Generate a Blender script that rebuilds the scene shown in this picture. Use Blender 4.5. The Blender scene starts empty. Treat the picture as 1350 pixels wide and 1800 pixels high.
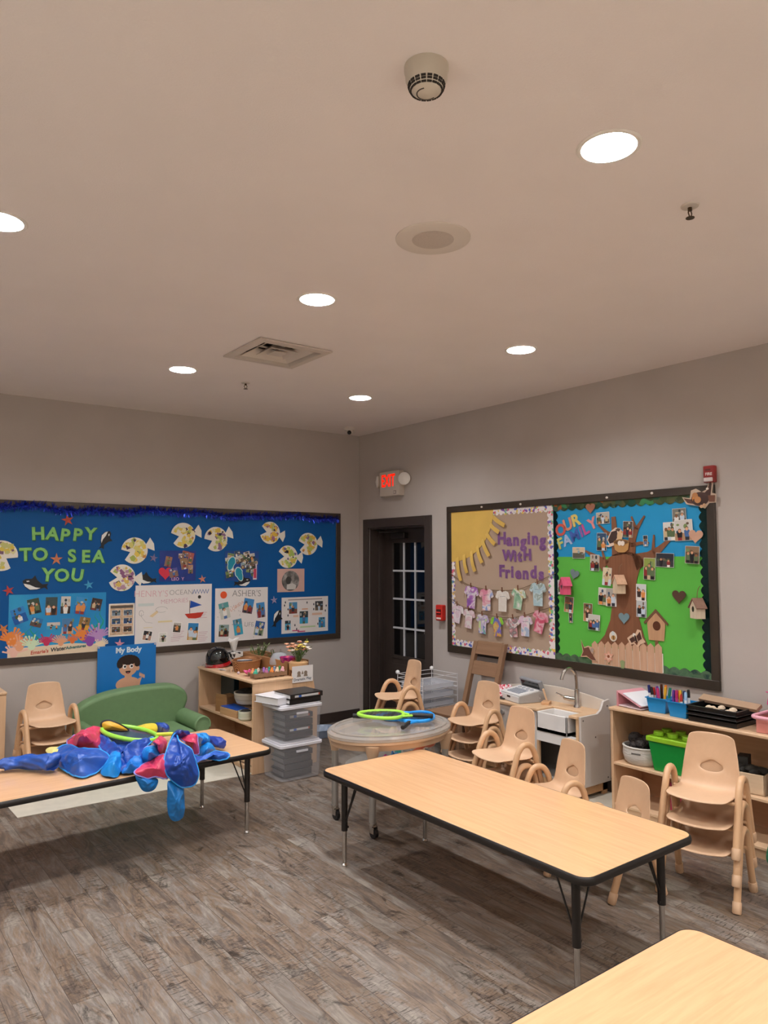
import bpy, bmesh, math, random
from mathutils import Vector, Matrix, noise
random.seed(7)
PI = math.pi
scene = bpy.context.scene
COL = scene.collection

# ------------------------------------------------------------------ camera, world, exposure
cam_d = bpy.data.cameras.new('camera')
cam = bpy.data.objects.new('camera', cam_d)
COL.objects.link(cam)
cam_d.sensor_fit = 'HORIZONTAL'
cam_d.sensor_width = 36.0
cam_d.lens = 36.0 * 1302.06 / 1350.0
cam_d.clip_start = 0.05
CAM_LOC = Vector((-4.604, -6.482, 1.682))
yaw, pitch, roll = 0.919345, 0.062461, -0.00241954
fw = Vector((math.cos(pitch) * math.cos(yaw), math.cos(pitch) * math.sin(yaw), math.sin(pitch)))
rt = Vector((math.sin(yaw), -math.cos(yaw), 0))
up = rt.cross(fw)
cr, sr = math.cos(roll), math.sin(roll)
rt2, up2 = cr * rt + sr * up, -sr * rt + cr * up
m = Matrix((rt2, up2, -fw)).transposed().to_4x4()
m.translation = CAM_LOC
cam.matrix_world = m
scene.camera = cam
w = bpy.data.worlds.new('night')
scene.world = w
w.use_nodes = True
w.node_tree.nodes['Background'].inputs[0].default_value = (0.01, 0.012, 0.02, 1)
w.node_tree.nodes['Background'].inputs[1].default_value = 0.3
scene.view_settings.view_transform = 'Standard'
scene.view_settings.look = 'None'
scene.view_settings.gamma = 1.0
scene.view_settings.exposure = 0.0
LAMP = 700.0                       # strength of the downlight lenses
LAMP_COL = (0.985, 0.99, 1.0, 1)
H = 3.0

# ------------------------------------------------------------------ materials
def lin(h):
    h = h.lstrip('#')
    c = [int(h[i:i + 2], 16) / 255 for i in (0, 2, 4)]
    return tuple(x / 12.92 if x <= 0.04045 else ((x + 0.055) / 1.055) ** 2.4 for x in c) + (1,)

MATS = {}
def mat(hexc, rough=0.55, metal=0.0, var=0.0, scale=8.0, bump=0.0, bscale=60.0, spec=0.5, stretch=None, coat=0.0):
    key = ('p', hexc, rough, metal, var, scale, bump, bscale, spec, stretch, coat)
    if key in MATS: return MATS[key]
    M = bpy.data.materials.new('surface')
    M.use_nodes = True
    nt = M.node_tree
    b = nt.nodes['Principled BSDF']
    b.inputs['Base Color'].default_value = lin(hexc)
    b.inputs['Roughness'].default_value = rough
    b.inputs['Metallic'].default_value = metal
    b.inputs['Specular IOR Level'].default_value = spec
    b.inputs['Coat Weight'].default_value = coat
    if var or bump:
        tc = nt.nodes.new('ShaderNodeTexCoord')
        mp = nt.nodes.new('ShaderNodeMapping')
        nt.links.new(tc.outputs['Object'], mp.inputs[0])
        if stretch: mp.inputs['Scale'].default_value = stretch
    if var:
        n = nt.nodes.new('ShaderNodeTexNoise')
        n.inputs['Scale'].default_value = scale
        n.inputs['Detail'].default_value = 5
        nt.links.new(mp.outputs[0], n.inputs['Vector'])
        r = nt.nodes.new('ShaderNodeValToRGB')
        c = lin(hexc)
        r.color_ramp.elements[0].position = 0.3
        r.color_ramp.elements[1].position = 0.7
        r.color_ramp.elements[0].color = tuple(x * (1 - var) for x in c[:3]) + (1,)
        r.color_ramp.elements[1].color = tuple(min(1, x * (1 + var)) for x in c[:3]) + (1,)
        nt.links.new(n.outputs['Fac'], r.inputs[0])
        nt.links.new(r.outputs[0], b.inputs['Base Color'])
    if bump:
        n2 = nt.nodes.new('ShaderNodeTexNoise')
        n2.inputs['Scale'].default_value = bscale
        nt.links.new(mp.outputs[0], n2.inputs['Vector'])
        bp = nt.nodes.new('ShaderNodeBump')
        bp.inputs['Strength'].default_value = bump
        bp.inputs['Distance'].default_value = 0.01
        nt.links.new(n2.outputs['Fac'], bp.inputs['Height'])
        nt.links.new(bp.outputs[0], b.inputs['Normal'])
    MATS[key] = M
    return M

def clear(hexc, fac, rough=0.2):
    """clear or frosted plastic: see-through mixed with a glossy body"""
    key = ('c', hexc, fac, rough)
    if key in MATS: return MATS[key]
    M = bpy.data.materials.new('clear_plastic')
    M.use_nodes = True
    nt = M.node_tree
    b = nt.nodes['Principled BSDF']
    b.inputs['Base Color'].default_value = lin(hexc)
    b.inputs['Roughness'].default_value = rough
    t = nt.nodes.new('ShaderNodeBsdfTransparent')
    x = nt.nodes.new('ShaderNodeMixShader')
    x.inputs[0].default_value = fac
    nt.links.new(t.outputs[0], x.inputs[1])
    nt.links.new(b.outputs[0], x.inputs[2])
    nt.links.new(x.outputs[0], nt.nodes['Material Output'].inputs[0])
    MATS[key] = M
    return M

def glow(hexc, s, name='lit'):
    key = ('g', hexc, s)
    if key in MATS: return MATS[key]
    M = bpy.data.materials.new(name)
    M.use_nodes = True
    nt = M.node_tree
    e = nt.nodes.new('ShaderNodeEmission')
    e.inputs[0].default_value = hexc if isinstance(hexc, tuple) else lin(hexc)
    e.inputs[1].default_value = s
    nt.links.new(e.outputs[0], nt.nodes['Material Output'].inputs[0])
    MATS[key] = M
    return M

def ramp_mat(stops, kind='noise', scale=6.0, rough=0.6, metal=0.0, distort=0.0, stretch=None, detail=4, name='pattern', rot=None, seed=0.0):
    M = bpy.data.materials.new(name)
    M.use_nodes = True
    nt = M.node_tree
    b = nt.nodes['Principled BSDF']
    b.inputs['Roughness'].default_value = rough
    b.inputs['Metallic'].default_value = metal
    tc = nt.nodes.new('ShaderNodeTexCoord')
    mp = nt.nodes.new('ShaderNodeMapping')
    mp.inputs['Location'].default_value = (seed, seed * 1.7, seed * 0.6)
    if stretch: mp.inputs['Scale'].default_value = stretch
    if rot: mp.inputs['Rotation'].default_value = rot
    nt.links.new(tc.outputs['Object'], mp.inputs[0])
    if kind == 'noise':
        n = nt.nodes.new('ShaderNodeTexNoise')
        n.inputs['Detail'].default_value = detail
        n.inputs['Distortion'].default_value = distort
        out = n.outputs['Fac']
    elif kind == 'voronoi':
        n = nt.nodes.new('ShaderNodeTexVoronoi')
        sp = nt.nodes.new('ShaderNodeSeparateColor')
        nt.links.new(n.outputs['Color'], sp.inputs[0])
        out = sp.outputs[0]
    elif kind == 'dots':
        n = nt.nodes.new('ShaderNodeTexVoronoi')
        out = n.outputs['Distance']
    elif kind == 'wave':
        n = nt.nodes.new('ShaderNodeTexWave')
        n.inputs['Distortion'].default_value = distort
        n.inputs['Detail'].default_value = detail
        out = n.outputs['Fac']
    elif kind == 'checker':
        n = nt.nodes.new('ShaderNodeTexChecker')
        out = n.outputs['Fac']
    n.inputs['Scale'].default_value = scale
    nt.links.new(mp.outputs[0], n.inputs['Vector'])
    r = nt.nodes.new('ShaderNodeValToRGB')
    el = r.color_ramp.elements
    while len(el) > 1: el.remove(el[-1])
    el[0].position = stops[0][0]; el[0].color = lin(stops[0][1])
    for p, c in stops[1:]:
        e = el.new(p); e.color = lin(c)
    if kind in ('voronoi', 'checker'): r.color_ramp.interpolation = 'CONSTANT'
    nt.links.new(out, r.inputs[0])
    nt.links.new(r.outputs[0], b.inputs['Base Color'])
    return M

def wood(hexc, var=0.12, rough=0.45, axis='y', coat=0.0, grain=1.0):
    key = ('w', hexc, var, rough, axis, coat, grain)
    if key in MATS: return MATS[key]
    c = lin(hexc)
    M = bpy.data.materials.new('wood')
    M.use_nodes = True
    nt = M.node_tree
    b = nt.nodes['Principled BSDF']
    b.inputs['Roughness'].default_value = rough
    b.inputs['Coat Weight'].default_value = coat
    b.inputs['Coat Roughness'].default_value = 0.12
    tc = nt.nodes.new('ShaderNodeTexCoord')
    mp = nt.nodes.new('ShaderNodeMapping')
    s = {'x': (1.2, 22, 22), 'y': (22, 1.2, 22), 'z': (22, 22, 1.2)}[axis]
    mp.inputs['Scale'].default_value = tuple(v * grain for v in s)
    nt.links.new(tc.outputs['Object'], mp.inputs[0])
    n = nt.nodes.new('ShaderNodeTexNoise')
    n.inputs['Scale'].default_value = 2.2
    n.inputs['Detail'].default_value = 6
    n.inputs['Roughness'].default_value = 0.65
    n.inputs['Distortion'].default_value = 0.4
    nt.links.new(mp.outputs[0], n.inputs['Vector'])
    r = nt.nodes.new('ShaderNodeValToRGB')
    r.color_ramp.elements[0].position = 0.28
    r.color_ramp.elements[1].position = 0.62
    r.color_ramp.elements[0].color = tuple(x * (1 - var * f) for x, f in zip(c[:3], (1, 1.25, 1.5))) + (1,)
    r.color_ramp.elements[1].color = tuple(min(1, x * (1 + var * 0.35)) for x in c[:3]) + (1,)
    nt.links.new(n.outputs['Fac'], r.inputs[0])
    nt.links.new(r.outputs[0], b.inputs['Base Color'])
    MATS[key] = M
    return M

# ------------------------------------------------------------------ mesh builder
class MB:
    def __init__(s):
        s.v, s.f, s.m = [], [], []
    def add(s, vs, fs, mi=0):
        k = len(s.v)
        s.v += [tuple(p) for p in vs]
        s.f += [tuple(i + k for i in f) for f in fs]
        s.m += [mi] * len(fs)
        return s
    def box(s, x0, y0, z0, x1, y1, z1, mi=0, M=None):
        vs = [Vector(p) for p in ((x0, y0, z0), (x1, y0, z0), (x1, y1, z0), (x0, y1, z0), (x0, y0, z1), (x1, y0, z1), (x1, y1, z1), (x0, y1, z1))]
        if M: vs = [M @ p for p in vs]
        return s.add(vs, [(0, 3, 2, 1), (4, 5, 6, 7), (0, 1, 5, 4), (1, 2, 6, 5), (2, 3, 7, 6), (3, 0, 4, 7)], mi)
    def cbox(s, c, d, mi=0, rz=0, M=None):
        T = Matrix.Translation(c) @ (M if M else Matrix.Rotation(rz, 4, 'Z'))
        return s.box(-d[0] / 2, -d[1] / 2, -d[2] / 2, d[0] / 2, d[1] / 2, d[2] / 2, mi, T)
    def tube(s, pts, r, n=10, closed=False, mi=0, cap=True):
        pts = [Vector(p) for p in pts]
        N = len(pts)
        rs = r if isinstance(r, (list, tuple)) else [r] * N
        vs = []
        prev = None
        for i, p in enumerate(pts):
            if closed: t = pts[(i + 1) % N] - pts[i - 1]
            else: t = pts[min(i + 1, N - 1)] - pts[max(i - 1, 0)]
            t = t.normalized() if t.length > 1e-9 else Vector((0, 0, 1))
            if prev is None:
                a = Vector((0, 0, 1)) if abs(t.z) < 0.9 else Vector((1, 0, 0))
                u = t.cross(a).normalized()
            else:
                u = prev - t * prev.dot(t)
                u = u.normalized() if u.length > 1e-6 else t.orthogonal().normalized()
            prev = u
            w_ = t.cross(u)
            for k in range(n):
                a = 2 * PI * k / n
                vs.append(p + (u * math.cos(a) + w_ * math.sin(a)) * rs[i])
        fs = []
        for i in range(N if closed else N - 1):
            j = (i + 1) % N
            for k in range(n):
                q = (k + 1) % n
                fs.append((i * n + k, i * n + q, j * n + q, j * n + k))
        if cap and not closed:
            fs.append(tuple(range(n))[::-1])
            fs.append(tuple((N - 1) * n + k for k in range(n)))
        return s.add(vs, fs, mi)
    def cyl(s, p0, p1, r0, r1=None, n=16, mi=0):
        return s.tube([p0, p1], [r0, r0 if r1 is None else r1], n, mi=mi)
    def lathe(s, prof, n=24, c=(0, 0, 0), mi=0, sx=1, sy=1, M=None, close=False, cap=True):
        vs = []
        for r, z in prof:
            for k in range(n):
                a = 2 * PI * k / n
                p = Vector((r * math.cos(a) * sx, r * math.sin(a) * sy, z))
                if M: p = M @ p
                vs.append(p + Vector(c))
        fs = []
        R = len(prof)
        for i in range(R - 1 if not close else R):
            j = (i + 1) % R
            for k in range(n):
                q = (k + 1) % n
                fs.append((i * n + k, i * n + q, j * n + q, j * n + k))
        if not close and cap:
            if prof[0][0] > 1e-6: fs.append(tuple(range(n))[::-1])
            if prof[-1][0] > 1e-6: fs.append(tuple((R - 1) * n + k for k in range(n)))
        return s.add(vs, fs, mi)
    def ball(s, c, r, n=14, mi=0, M=None):
        rx, ry, rz = r if isinstance(r, (tuple, list)) else (r, r, r)
        k = max(6, n // 2)
        prof = [(math.sin(PI * i / k), -math.cos(PI * i / k)) for i in range(k + 1)]
        prof[0] = (0.001, -1); prof[-1] = (0.001, 1)
        T = Matrix.Diagonal((rx, ry, rz, 1))
        return s.lathe(prof, n, c, mi, M=(M @ T) if M else T)
    def prism(s, poly, z0, z1, mi=0, M=None, side=None):
        n = len(poly)
        vs = [Vector((p[0], p[1], z0)) for p in poly] + [Vector((p[0], p[1], z1)) for p in poly]
        ar = sum(poly[i][0] * poly[(i + 1) % n][1] - poly[(i + 1) % n][0] * poly[i][1] for i in range(n))
        if M: vs = [M @ p for p in vs]
        top, bot = tuple(range(n, 2 * n)), tuple(range(n))[::-1]
        sd = [(i, (i + 1) % n, n + (i + 1) % n, n + i) for i in range(n)]
        if ar < 0:
            top, bot = top[::-1], bot[::-1]
            sd = [f[::-1] for f in sd]
        s.add(vs, [top, bot], mi)
        k = len(s.v) - 2 * n
        s.f += [tuple(i + k for i in f) for f in sd]
        s.m += [mi if side is None else side] * n
        return s
    def build(s, name, mats, parent=None, bevel=0.0, seg=2, sub=0, solid=0.0, smooth=35, clean=False):
        me = bpy.data.meshes.new(name)
        me.from_pydata([tuple(p) for p in s.v], [], s.f)
        for mt in (mats if isinstance(mats, (list, tuple)) else [mats]): me.materials.append(mt)
        if any(s.m): me.polygons.foreach_set('material_index', s.m)
        if clean:
            bm = bmesh.new(); bm.from_mesh(me)
            bmesh.ops.remove_doubles(bm, verts=bm.verts, dist=1e-5)
            bmesh.ops.recalc_face_normals(bm, faces=bm.faces)
            bm.to_mesh(me); bm.free()
        if smooth:
            me.shade_smooth()
            me.set_sharp_from_angle(angle=math.radians(smooth))
        me.update()
        return link(name, me, parent, bevel, seg, sub, solid)

def link(name, me, parent=None, bevel=0.0, seg=2, sub=0, solid=0.0):
    o = bpy.data.objects.new(name, me)
    COL.objects.link(o)
    if parent: o.parent = parent
    if solid:
        md = o.modifiers.new('thick', 'SOLIDIFY'); md.thickness = solid; md.offset = 0
    if bevel:
        md = o.modifiers.new('round', 'BEVEL'); md.width = bevel; md.segments = seg; md.limit_method = 'ANGLE'; md.angle_limit = math.radians(40)
    if sub:
        md = o.modifiers.new('soft', 'SUBSURF'); md.levels = sub; md.render_levels = sub
    return o

def tag(o, label, cat, group=None, kind=None):
    o['label'] = label
    o['category'] = cat
    if group: o['group'] = group
    if kind: o['kind'] = kind
    return o
def thing(name, label, cat, loc=(0, 0, 0), rz=0.0, group=None):
    o = bpy.data.objects.new(name, None)
    COL.objects.link(o)
    o.empty_display_size = 0.05
    o.location = loc
    o.rotation_euler = (0, 0, rz)
    return tag(o, label, cat, group)
def struct(o, cat=None):
    o['kind'] = 'structure'
    o['label'] = o.name.replace('_', ' ') if not cat else cat
    o['category'] = o.name.split('_')[0]
    return o
def copy_tree(o, parent=None):
    c = o.copy()
    COL.objects.link(c)
    if parent: c.parent = parent
    for ch in list(o.children): copy_tree(ch, c)
    return c
BL = Matrix.Rotation(PI / 2, 4, 'X')                                   # on the back wall, facing -y
BR = Matrix.Rotation(-PI / 2, 4, 'Z') @ Matrix.Rotation(PI / 2, 4, 'X')  # on the right wall, facing -x
def on_back(o, x, z, d, rot=0.0, s=1.0):
    o.matrix_world = Matrix.Translation((x, -d, z)) @ BL @ Matrix.Rotation(rot, 4, 'Z') @ Matrix.Scale(s, 4)
    return o
def on_right(o, y, z, d, rot=0.0, s=1.0):
    o.matrix_world = Matrix.Translation((-d, y, z)) @ BR @ Matrix.Rotation(rot, 4, 'Z') @ Matrix.Scale(s, 4)
    return o

def text_mesh(body, size, depth=0.0008, bold=0.0, m=None, align='CENTER', shear=0.0, space=1.0):
    cu = bpy.data.curves.new('lettering', 'FONT')
    cu.body = body; cu.size = size; cu.extrude = depth; cu.offset = bold
    cu.align_x = align; cu.align_y = 'CENTER'; cu.shear = shear; cu.space_character = space
    cu.resolution_u = 3
    ob = bpy.data.objects.new('lettering', cu)
    me = bpy.data.meshes.new_from_object(ob)
    bpy.data.objects.remove(ob); bpy.data.curves.remove(cu)
    me.materials.clear()
    if m: me.materials.append(m)
    return me
def lettering(name, body, size, m, parent=None, loc=(0, 0, 0), rot=0.0, **k):
    o = link(name, text_mesh(body, size, m=m, **k), parent)
    o.location = loc
    o.rotation_euler = (0, 0, rot)
    return o
def filled(outer, holes, name, mats, parent=None, z=0.0, extrude=0.0):
    """flat sheet with round or square openings, filled by a 2D curve"""
    cu = bpy.data.curves.new(name, 'CURVE')
    cu.dimensions = '2D'; cu.fill_mode = 'BOTH'; cu.extrude = extrude
    for poly in [outer] + holes:
        sp = cu.splines.new('POLY')
        sp.points.add(len(poly) - 1)
        for p, q in zip(sp.points, poly): p.co = (q[0], q[1], 0, 1)
        sp.use_cyclic_u = True
    ob = bpy.data.objects.new(name, cu)
    me = bpy.data.meshes.new_from_object(ob)
    bpy.data.objects.remove(ob); bpy.data.curves.remove(cu)
    me.materials.clear()
    for mt in (mats if isinstance(mats, (list, tuple)) else [mats]): me.materials.append(mt)
    o = link(name, me, parent)
    o.location.z = z
    return o

def circ(cx, cy, r, n=32, ry=None, a0=0.0, a1=2 * PI):
    full = abs(a1 - a0 - 2 * PI) < 1e-6
    return [(cx + r * math.cos(a0 + (a1 - a0) * k / (n if full else n - 1)), cy + (ry or r) * math.sin(a0 + (a1 - a0) * k / (n if full else n - 1))) for k in range(n)]
def rrect(x0, y0, x1, y1, r, n=6):
    out = []
    for cx, cy, a in ((x1 - r, y0 + r, -PI / 2), (x1 - r, y1 - r, 0), (x0 + r, y1 - r, PI / 2), (x0 + r, y0 + r, PI)):
        out += [(cx + r * math.cos(a + PI / 2 * k / n), cy + r * math.sin(a + PI / 2 * k / n)) for k in range(n + 1)]
    return out
def smooth_loop(pts, per=6, closed=True):
    pts = [Vector(p) for p in pts]
    N = len(pts)
    out = []
    for i in range(N if closed else N - 1):
        if closed: p0, p1, p2, p3 = pts[i - 1], pts[i], pts[(i + 1) % N], pts[(i + 2) % N]
        else: p0, p1, p2, p3 = pts[max(i - 1, 0)], pts[i], pts[i + 1], pts[min(i + 2, N - 1)]
        for k in range(per):
            t = k / per
            out.append(0.5 * ((2 * p1) + (p2 - p0) * t + (2 * p0 - 5 * p1 + 4 * p2 - p3) * t * t + (3 * p1 - p0 - 3 * p2 + p3) * t ** 3))
    if not closed: out.append(pts[-1])
    return out
# ------------------------------------------------------------------ the room
WALL = mat('#BBB2AC', 0.75, var=0.03, scale=3.0, bump=0.05, bscale=180, spec=0.25)
CEIL = mat('#EDE4E0', 0.85, var=0.02, scale=2.0, bump=0.12, bscale=160, spec=0.2)
DARK = mat('#3A302C', 0.45, var=0.06, scale=5)
WALL2 = mat('#E8E2DA', 0.8)  # unseen walls, whiter than the taupe ones to bounce more light
X0, Y0 = -6.7, -9.4

def floor_mat():
    M = bpy.data.materials.new('vinyl_planks')
    M.use_nodes = True
    nt = M.node_tree
    L = nt.links.new
    N = nt.nodes.new
    b = nt.nodes['Principled BSDF']
    tc = N('ShaderNodeTexCoord')
    sw = N('ShaderNodeMapping'); sw.inputs['Rotation'].default_value = (0, 0, PI / 2)
    L(tc.outputs['Object'], sw.inputs[0])
    br = N('ShaderNodeTexBrick')
    br.inputs['Color1'].default_value = (0, 0, 0, 1); br.inputs['Color2'].default_value = (1, 1, 1, 1)
    br.inputs['Mortar'].default_value = (0.0, 0.0, 0.0, 1)
    br.inputs['Scale'].default_value = 1.0
    br.inputs['Brick Width'].default_value = 0.95
    br.inputs['Row Height'].default_value = 0.105
    br.inputs['Mortar Size'].default_value = 0.0012
    br.inputs['Mortar Smooth'].default_value = 0.3
    br.inputs['Bias'].default_value = 0.0
    br.offset = 0.37; br.offset_frequency = 2
    L(sw.outputs[0], br.inputs['Vector'])
    # offset the grain per plank
    add = N('ShaderNodeVectorMath'); add.operation = 'MULTIPLY_ADD'
    add.inputs[1].default_value = (7.3, 3.1, 5.7)
    L(br.outputs['Color'], add.inputs[0]); L(tc.outputs['Object'], add.inputs[2])
    def noise(scale, stretch, detail, rough=0.6, dist=0.0):
        mp = N('ShaderNodeMapping'); mp.inputs['Scale'].default_value = stretch
        L(add.outputs[0], mp.inputs[0])
        n = N('ShaderNodeTexNoise'); n.inputs['Scale'].default_value = scale; n.inputs['Detail'].default_value = detail
        n.inputs['Roughness'].default_value = rough; n.inputs['Distortion'].default_value = dist
        L(mp.outputs[0], n.inputs['Vector'])
        return n.outputs['Fac']
    def ramp(fac, stops):
        r = N('ShaderNodeValToRGB'); el = r.color_ramp.elements
        el[0].position, el[0].color = stops[0][0], lin(stops[0][1]); el[1].position, el[1].color = stops[-1][0], lin(stops[-1][1])
        for p, c in stops[1:-1]:
            e = el.new(p); e.color = lin(c)
        L(fac, r.inputs[0]); return r.outputs[0]
    def mix(a, b_, f, mode='MIX'):
        x = N('ShaderNodeMix'); x.data_type = 'RGBA'; x.blend_type = mode
        if isinstance(f, float): x.inputs[0].default_value = f
        else: L(f, x.inputs[0])
        L(a, x.inputs[6]); L(b_, x.inputs[7]); return x.outputs[2]
    base = ramp(noise(2.2, (4.5, 1.1, 4.5), 8, 0.72, 1.2), [(0.32, '#382F2A'), (0.42, '#5A4B42'), (0.49, '#806750'), (0.54, '#7B726B'), (0.64, '#A09688')])
    streak = ramp(noise(9.0, (9, 0.7, 9), 6, 0.7, 0.2), [(0.36, '#30271F'), (0.5, '#75675B'), (0.64, '#B3A698')])
    col = mix(base, streak, 0.25)
    tone = ramp(br.outputs['Color'], [(0.0, '#6B5B50'), (0.35, '#8F8076'), (0.6, '#7F6A57'), (0.8, '#A09288'), (1.0, '#77695F')])
    col = mix(col, tone, 0.22)
    # saw marks and wear
    saw = ramp(noise(6.0, (4, 20, 4), 3, 0.6, 0.5), [(0.38, '#4A403A'), (0.46, '#FFFFFF'), (1.0, '#FFFFFF')])
    patch = ramp(noise(1.6, (2.2, 1, 2), 3, 0.5), [(0.48, '#000000'), (0.6, '#FFFFFF')])
    wear = mix(col, saw, 0.7, 'MULTIPLY')
    col = mix(col, wear, patch)
    knots = ramp(noise(2.6, (2.6, 1.3, 2.6), 6, 0.75, 1.0), [(0.34, '#4A423C'), (0.43, '#FFFFFF'), (1.0, '#FFFFFF')])
    col = mix(col, knots, 0.75, 'MULTIPLY')
    sh_ = N('ShaderNodeMix'); sh_.data_type = 'RGBA'; sh_.blend_type = 'MULTIPLY'; sh_.inputs[0].default_value = 1.0
    L(col, sh_.inputs[6]); sh_.inputs[7].default_value = (0.83, 0.85, 0.87, 1); col = sh_.outputs[2]
    gap = mix(col, br.outputs['Fac'], 0.0)
    dk = N('ShaderNodeMix'); dk.data_type = 'RGBA'; dk.blend_type = 'MULTIPLY'
    L(br.outputs['Fac'], dk.inputs[0]); L(col, dk.inputs[6]); dk.inputs[7].default_value = (0.3, 0.27, 0.25, 1)
    L(dk.outputs[2], b.inputs['Base Color'])
    b.inputs['Roughness'].default_value = 0.42
    b.inputs['Specular IOR Level'].default_value = 0.35
    return M

o = MB().box(X0, Y0, -0.1, 0.0, 0.0, 0.0).build('floor', floor_mat(), smooth=0); struct(o, 'grey brown wood plank vinyl floor')
o = MB().box(X0 - 0.15, 0, 0, 0.5, 0.15, H).build('wall_back', WALL, smooth=0); struct(o, 'taupe wall behind the blue ocean board')
DY0, DY1, DZ = -1.10, -0.19, 2.0
b = MB().box(0, DY1, 0, 0.24, 0.0, H).box(0, Y0, 0, 0.24, DY0, H).box(0, DY0, DZ, 0.24, DY1, H)
o = b.build('wall_right', WALL, smooth=0); struct(o, 'taupe wall with the dark door and the family board')
o = MB().box(X0 - 0.15, Y0, 0, X0, 0, H).build('wall_left', WALL2, smooth=0); struct(o, 'unseen left wall, whitened to bounce light into the room')
o = MB().box(X0 - 0.15, Y0 - 0.15, 0, 0.24, Y0, H).build('wall_front', WALL2, smooth=0); struct(o, 'unseen wall behind the camera, whitened to bounce light')
o = MB().box(X0, -0.014, 0, 0, 0, 0.10).box(X0, -0.02, 0, 0, 0, 0.012).build('baseboard_back', DARK, smooth=0); struct(o, 'dark brown baseboard under the blue board')
o = MB().box(-0.014, Y0, 0, 0, -1.19, 0.10).build('baseboard_right', DARK, smooth=0); struct(o, 'dark brown baseboard along the right wall')
# pale sheet flooring in the two play corners
PALE = mat('#CFC8B9', 0.5, var=0.05, scale=14)
def pale(poly, nm, lab):
    o = MB().prism(poly, 0.0005, 0.004).build(nm, PALE, smooth=0); struct(o, lab)
pale([(-3.513, -1.11), (-1.45, -1.165), (-1.45, -0.02), (-3.54, -0.02)], 'floor_inlay', 'pale vinyl floor area under the green sofa')
pale([(-0.62, -3.2), (-0.58, -3.80), (-0.02, -3.80), (-0.02, -2.1), (-0.40, -2.1)], 'floor_inlay', 'pale vinyl floor strip under the play sink')

pale([(X0 + 0.01, Y0 + 0.01), (-0.02, Y0 + 0.01), (-0.02, -7.2), (-5.0, -7.2), (-5.0, -3.6), (X0 + 0.01, -3.6)], 'floor_inlay', 'added pale floor behind the camera that bounces light up')  # added out of view as a pale bounce surface to lift the ceiling
LX, LY = [-1.11, -2.63, -4.09, -5.6], [-1.58, -3.335, -5.09, -6.85, -8.6]
VC = (-2.305, -2.34)
holes = [circ(x, y, 0.088, 32) for x in LX for y in LY]
s = 0.225
holes.append([(VC[0] - s, VC[1] - s), (VC[0] + s, VC[1] - s), (VC[0] + s, VC[1] + s), (VC[0] - s, VC[1] + s)])
o = filled([(X0, Y0), (0, Y0), (0, 0), (X0, 0)], holes, 'ceiling', CEIL, z=H); struct(o, 'white textured ceiling')

# door
o = MB().box(-0.02, -1.195, 0, 0.0, DY0, 2.09).box(-0.02, DY1, 0, 0.0, -0.10, 2.09).box(-0.02, DY0, DZ, 0.0, DY1, 2.09) \
    .box(0, DY0, 0, 0.235, DY0 + 0.015, DZ).box(0, DY1 - 0.015, 0, 0.235, DY1, DZ).box(0, DY0, DZ - 0.015, 0.235, DY1, DZ) \
    .box(0.10, DY1 - 0.04, 0, 0.125, DY1 - 0.015, DZ - 0.015).build('trim_1', DARK, bevel=0.003); struct(o, 'dark brown door casing and jamb')
D = 0.18
dl = MB()
gy0, gy1, gz0, gz1 = -0.89, -0.36, 0.687, 1.841
dl.box(D, DY0 + 0.015, 0.01, D + 0.045, gy0, DZ - 0.016).box(D, gy1, 0.01, D + 0.045, DY1 - 0.015, DZ - 0.016).box(D, gy0, 0.01, D + 0.045, gy1, gz0).box(D, gy0, gz1, D + 0.045, gy1, DZ - 0.016)
for z0, z1 in ((0.12, 0.36), (0.40, 0.60)):
    dl.box(D - 0.006, gy0, z0, D, gy1, z1)
dl.box(D - 0.01, gy0 - 0.03, gz0 - 0.03, D, gy0, gz1 + 0.03).box(D - 0.01, gy1, gz0 - 0.03, D, gy1 + 0.03, gz1 + 0.03).box(D - 0.01, gy0, gz1, D, gy1, gz1 + 0.03).box(D - 0.01, gy0, gz0 - 0.03, D, gy1, gz0)
door = dl.build('door_1', DARK, bevel=0.002); struct(door, 'dark brown glazed door with white glazing bars')
GLASS = mat('#07080B', 0.04, spec=0.6)
MB().box(D + 0.015, gy0, gz0, D + 0.022, gy1, gz1).build('glass_pane', GLASS, door, smooth=0)
g = MB()
for y in (-0.535, -0.715): g.box(D + 0.001, y - 0.008, gz0, D + 0.014, y + 0.008, gz1)
for z in (1.553, 1.264, 0.966): g.box(D - 0.001, gy0, z - 0.009, D + 0.0135, gy1, z + 0.009)
g.build('glazing_bars', mat('#D9DADF', 0.4), door)
MB().cyl((D - 0.05, -1.02, 0.95), (D, -1.02, 0.95), 0.012).tube([(D - 0.05, -1.02, 0.95), (D - 0.05, -0.92, 0.95)], 0.009).build('door_handle', mat('#8A8580', 0.3, 1), door)
MB().box(D - 0.06, -0.62, 1.885, D, -0.40, 1.945).build('closer_body', mat('#2B2624', 0.4, 0.4), door, bevel=0.006)
MB().tube([(D - 0.04, -0.5, 1.95), (0.03, -0.33, 1.955)], 0.008).tube([(0.03, -0.33, 1.955), (0.06, -0.24, 1.975)], 0.008).build('closer_arm', mat('#2B2624', 0.4, 0.4), door)

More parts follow.
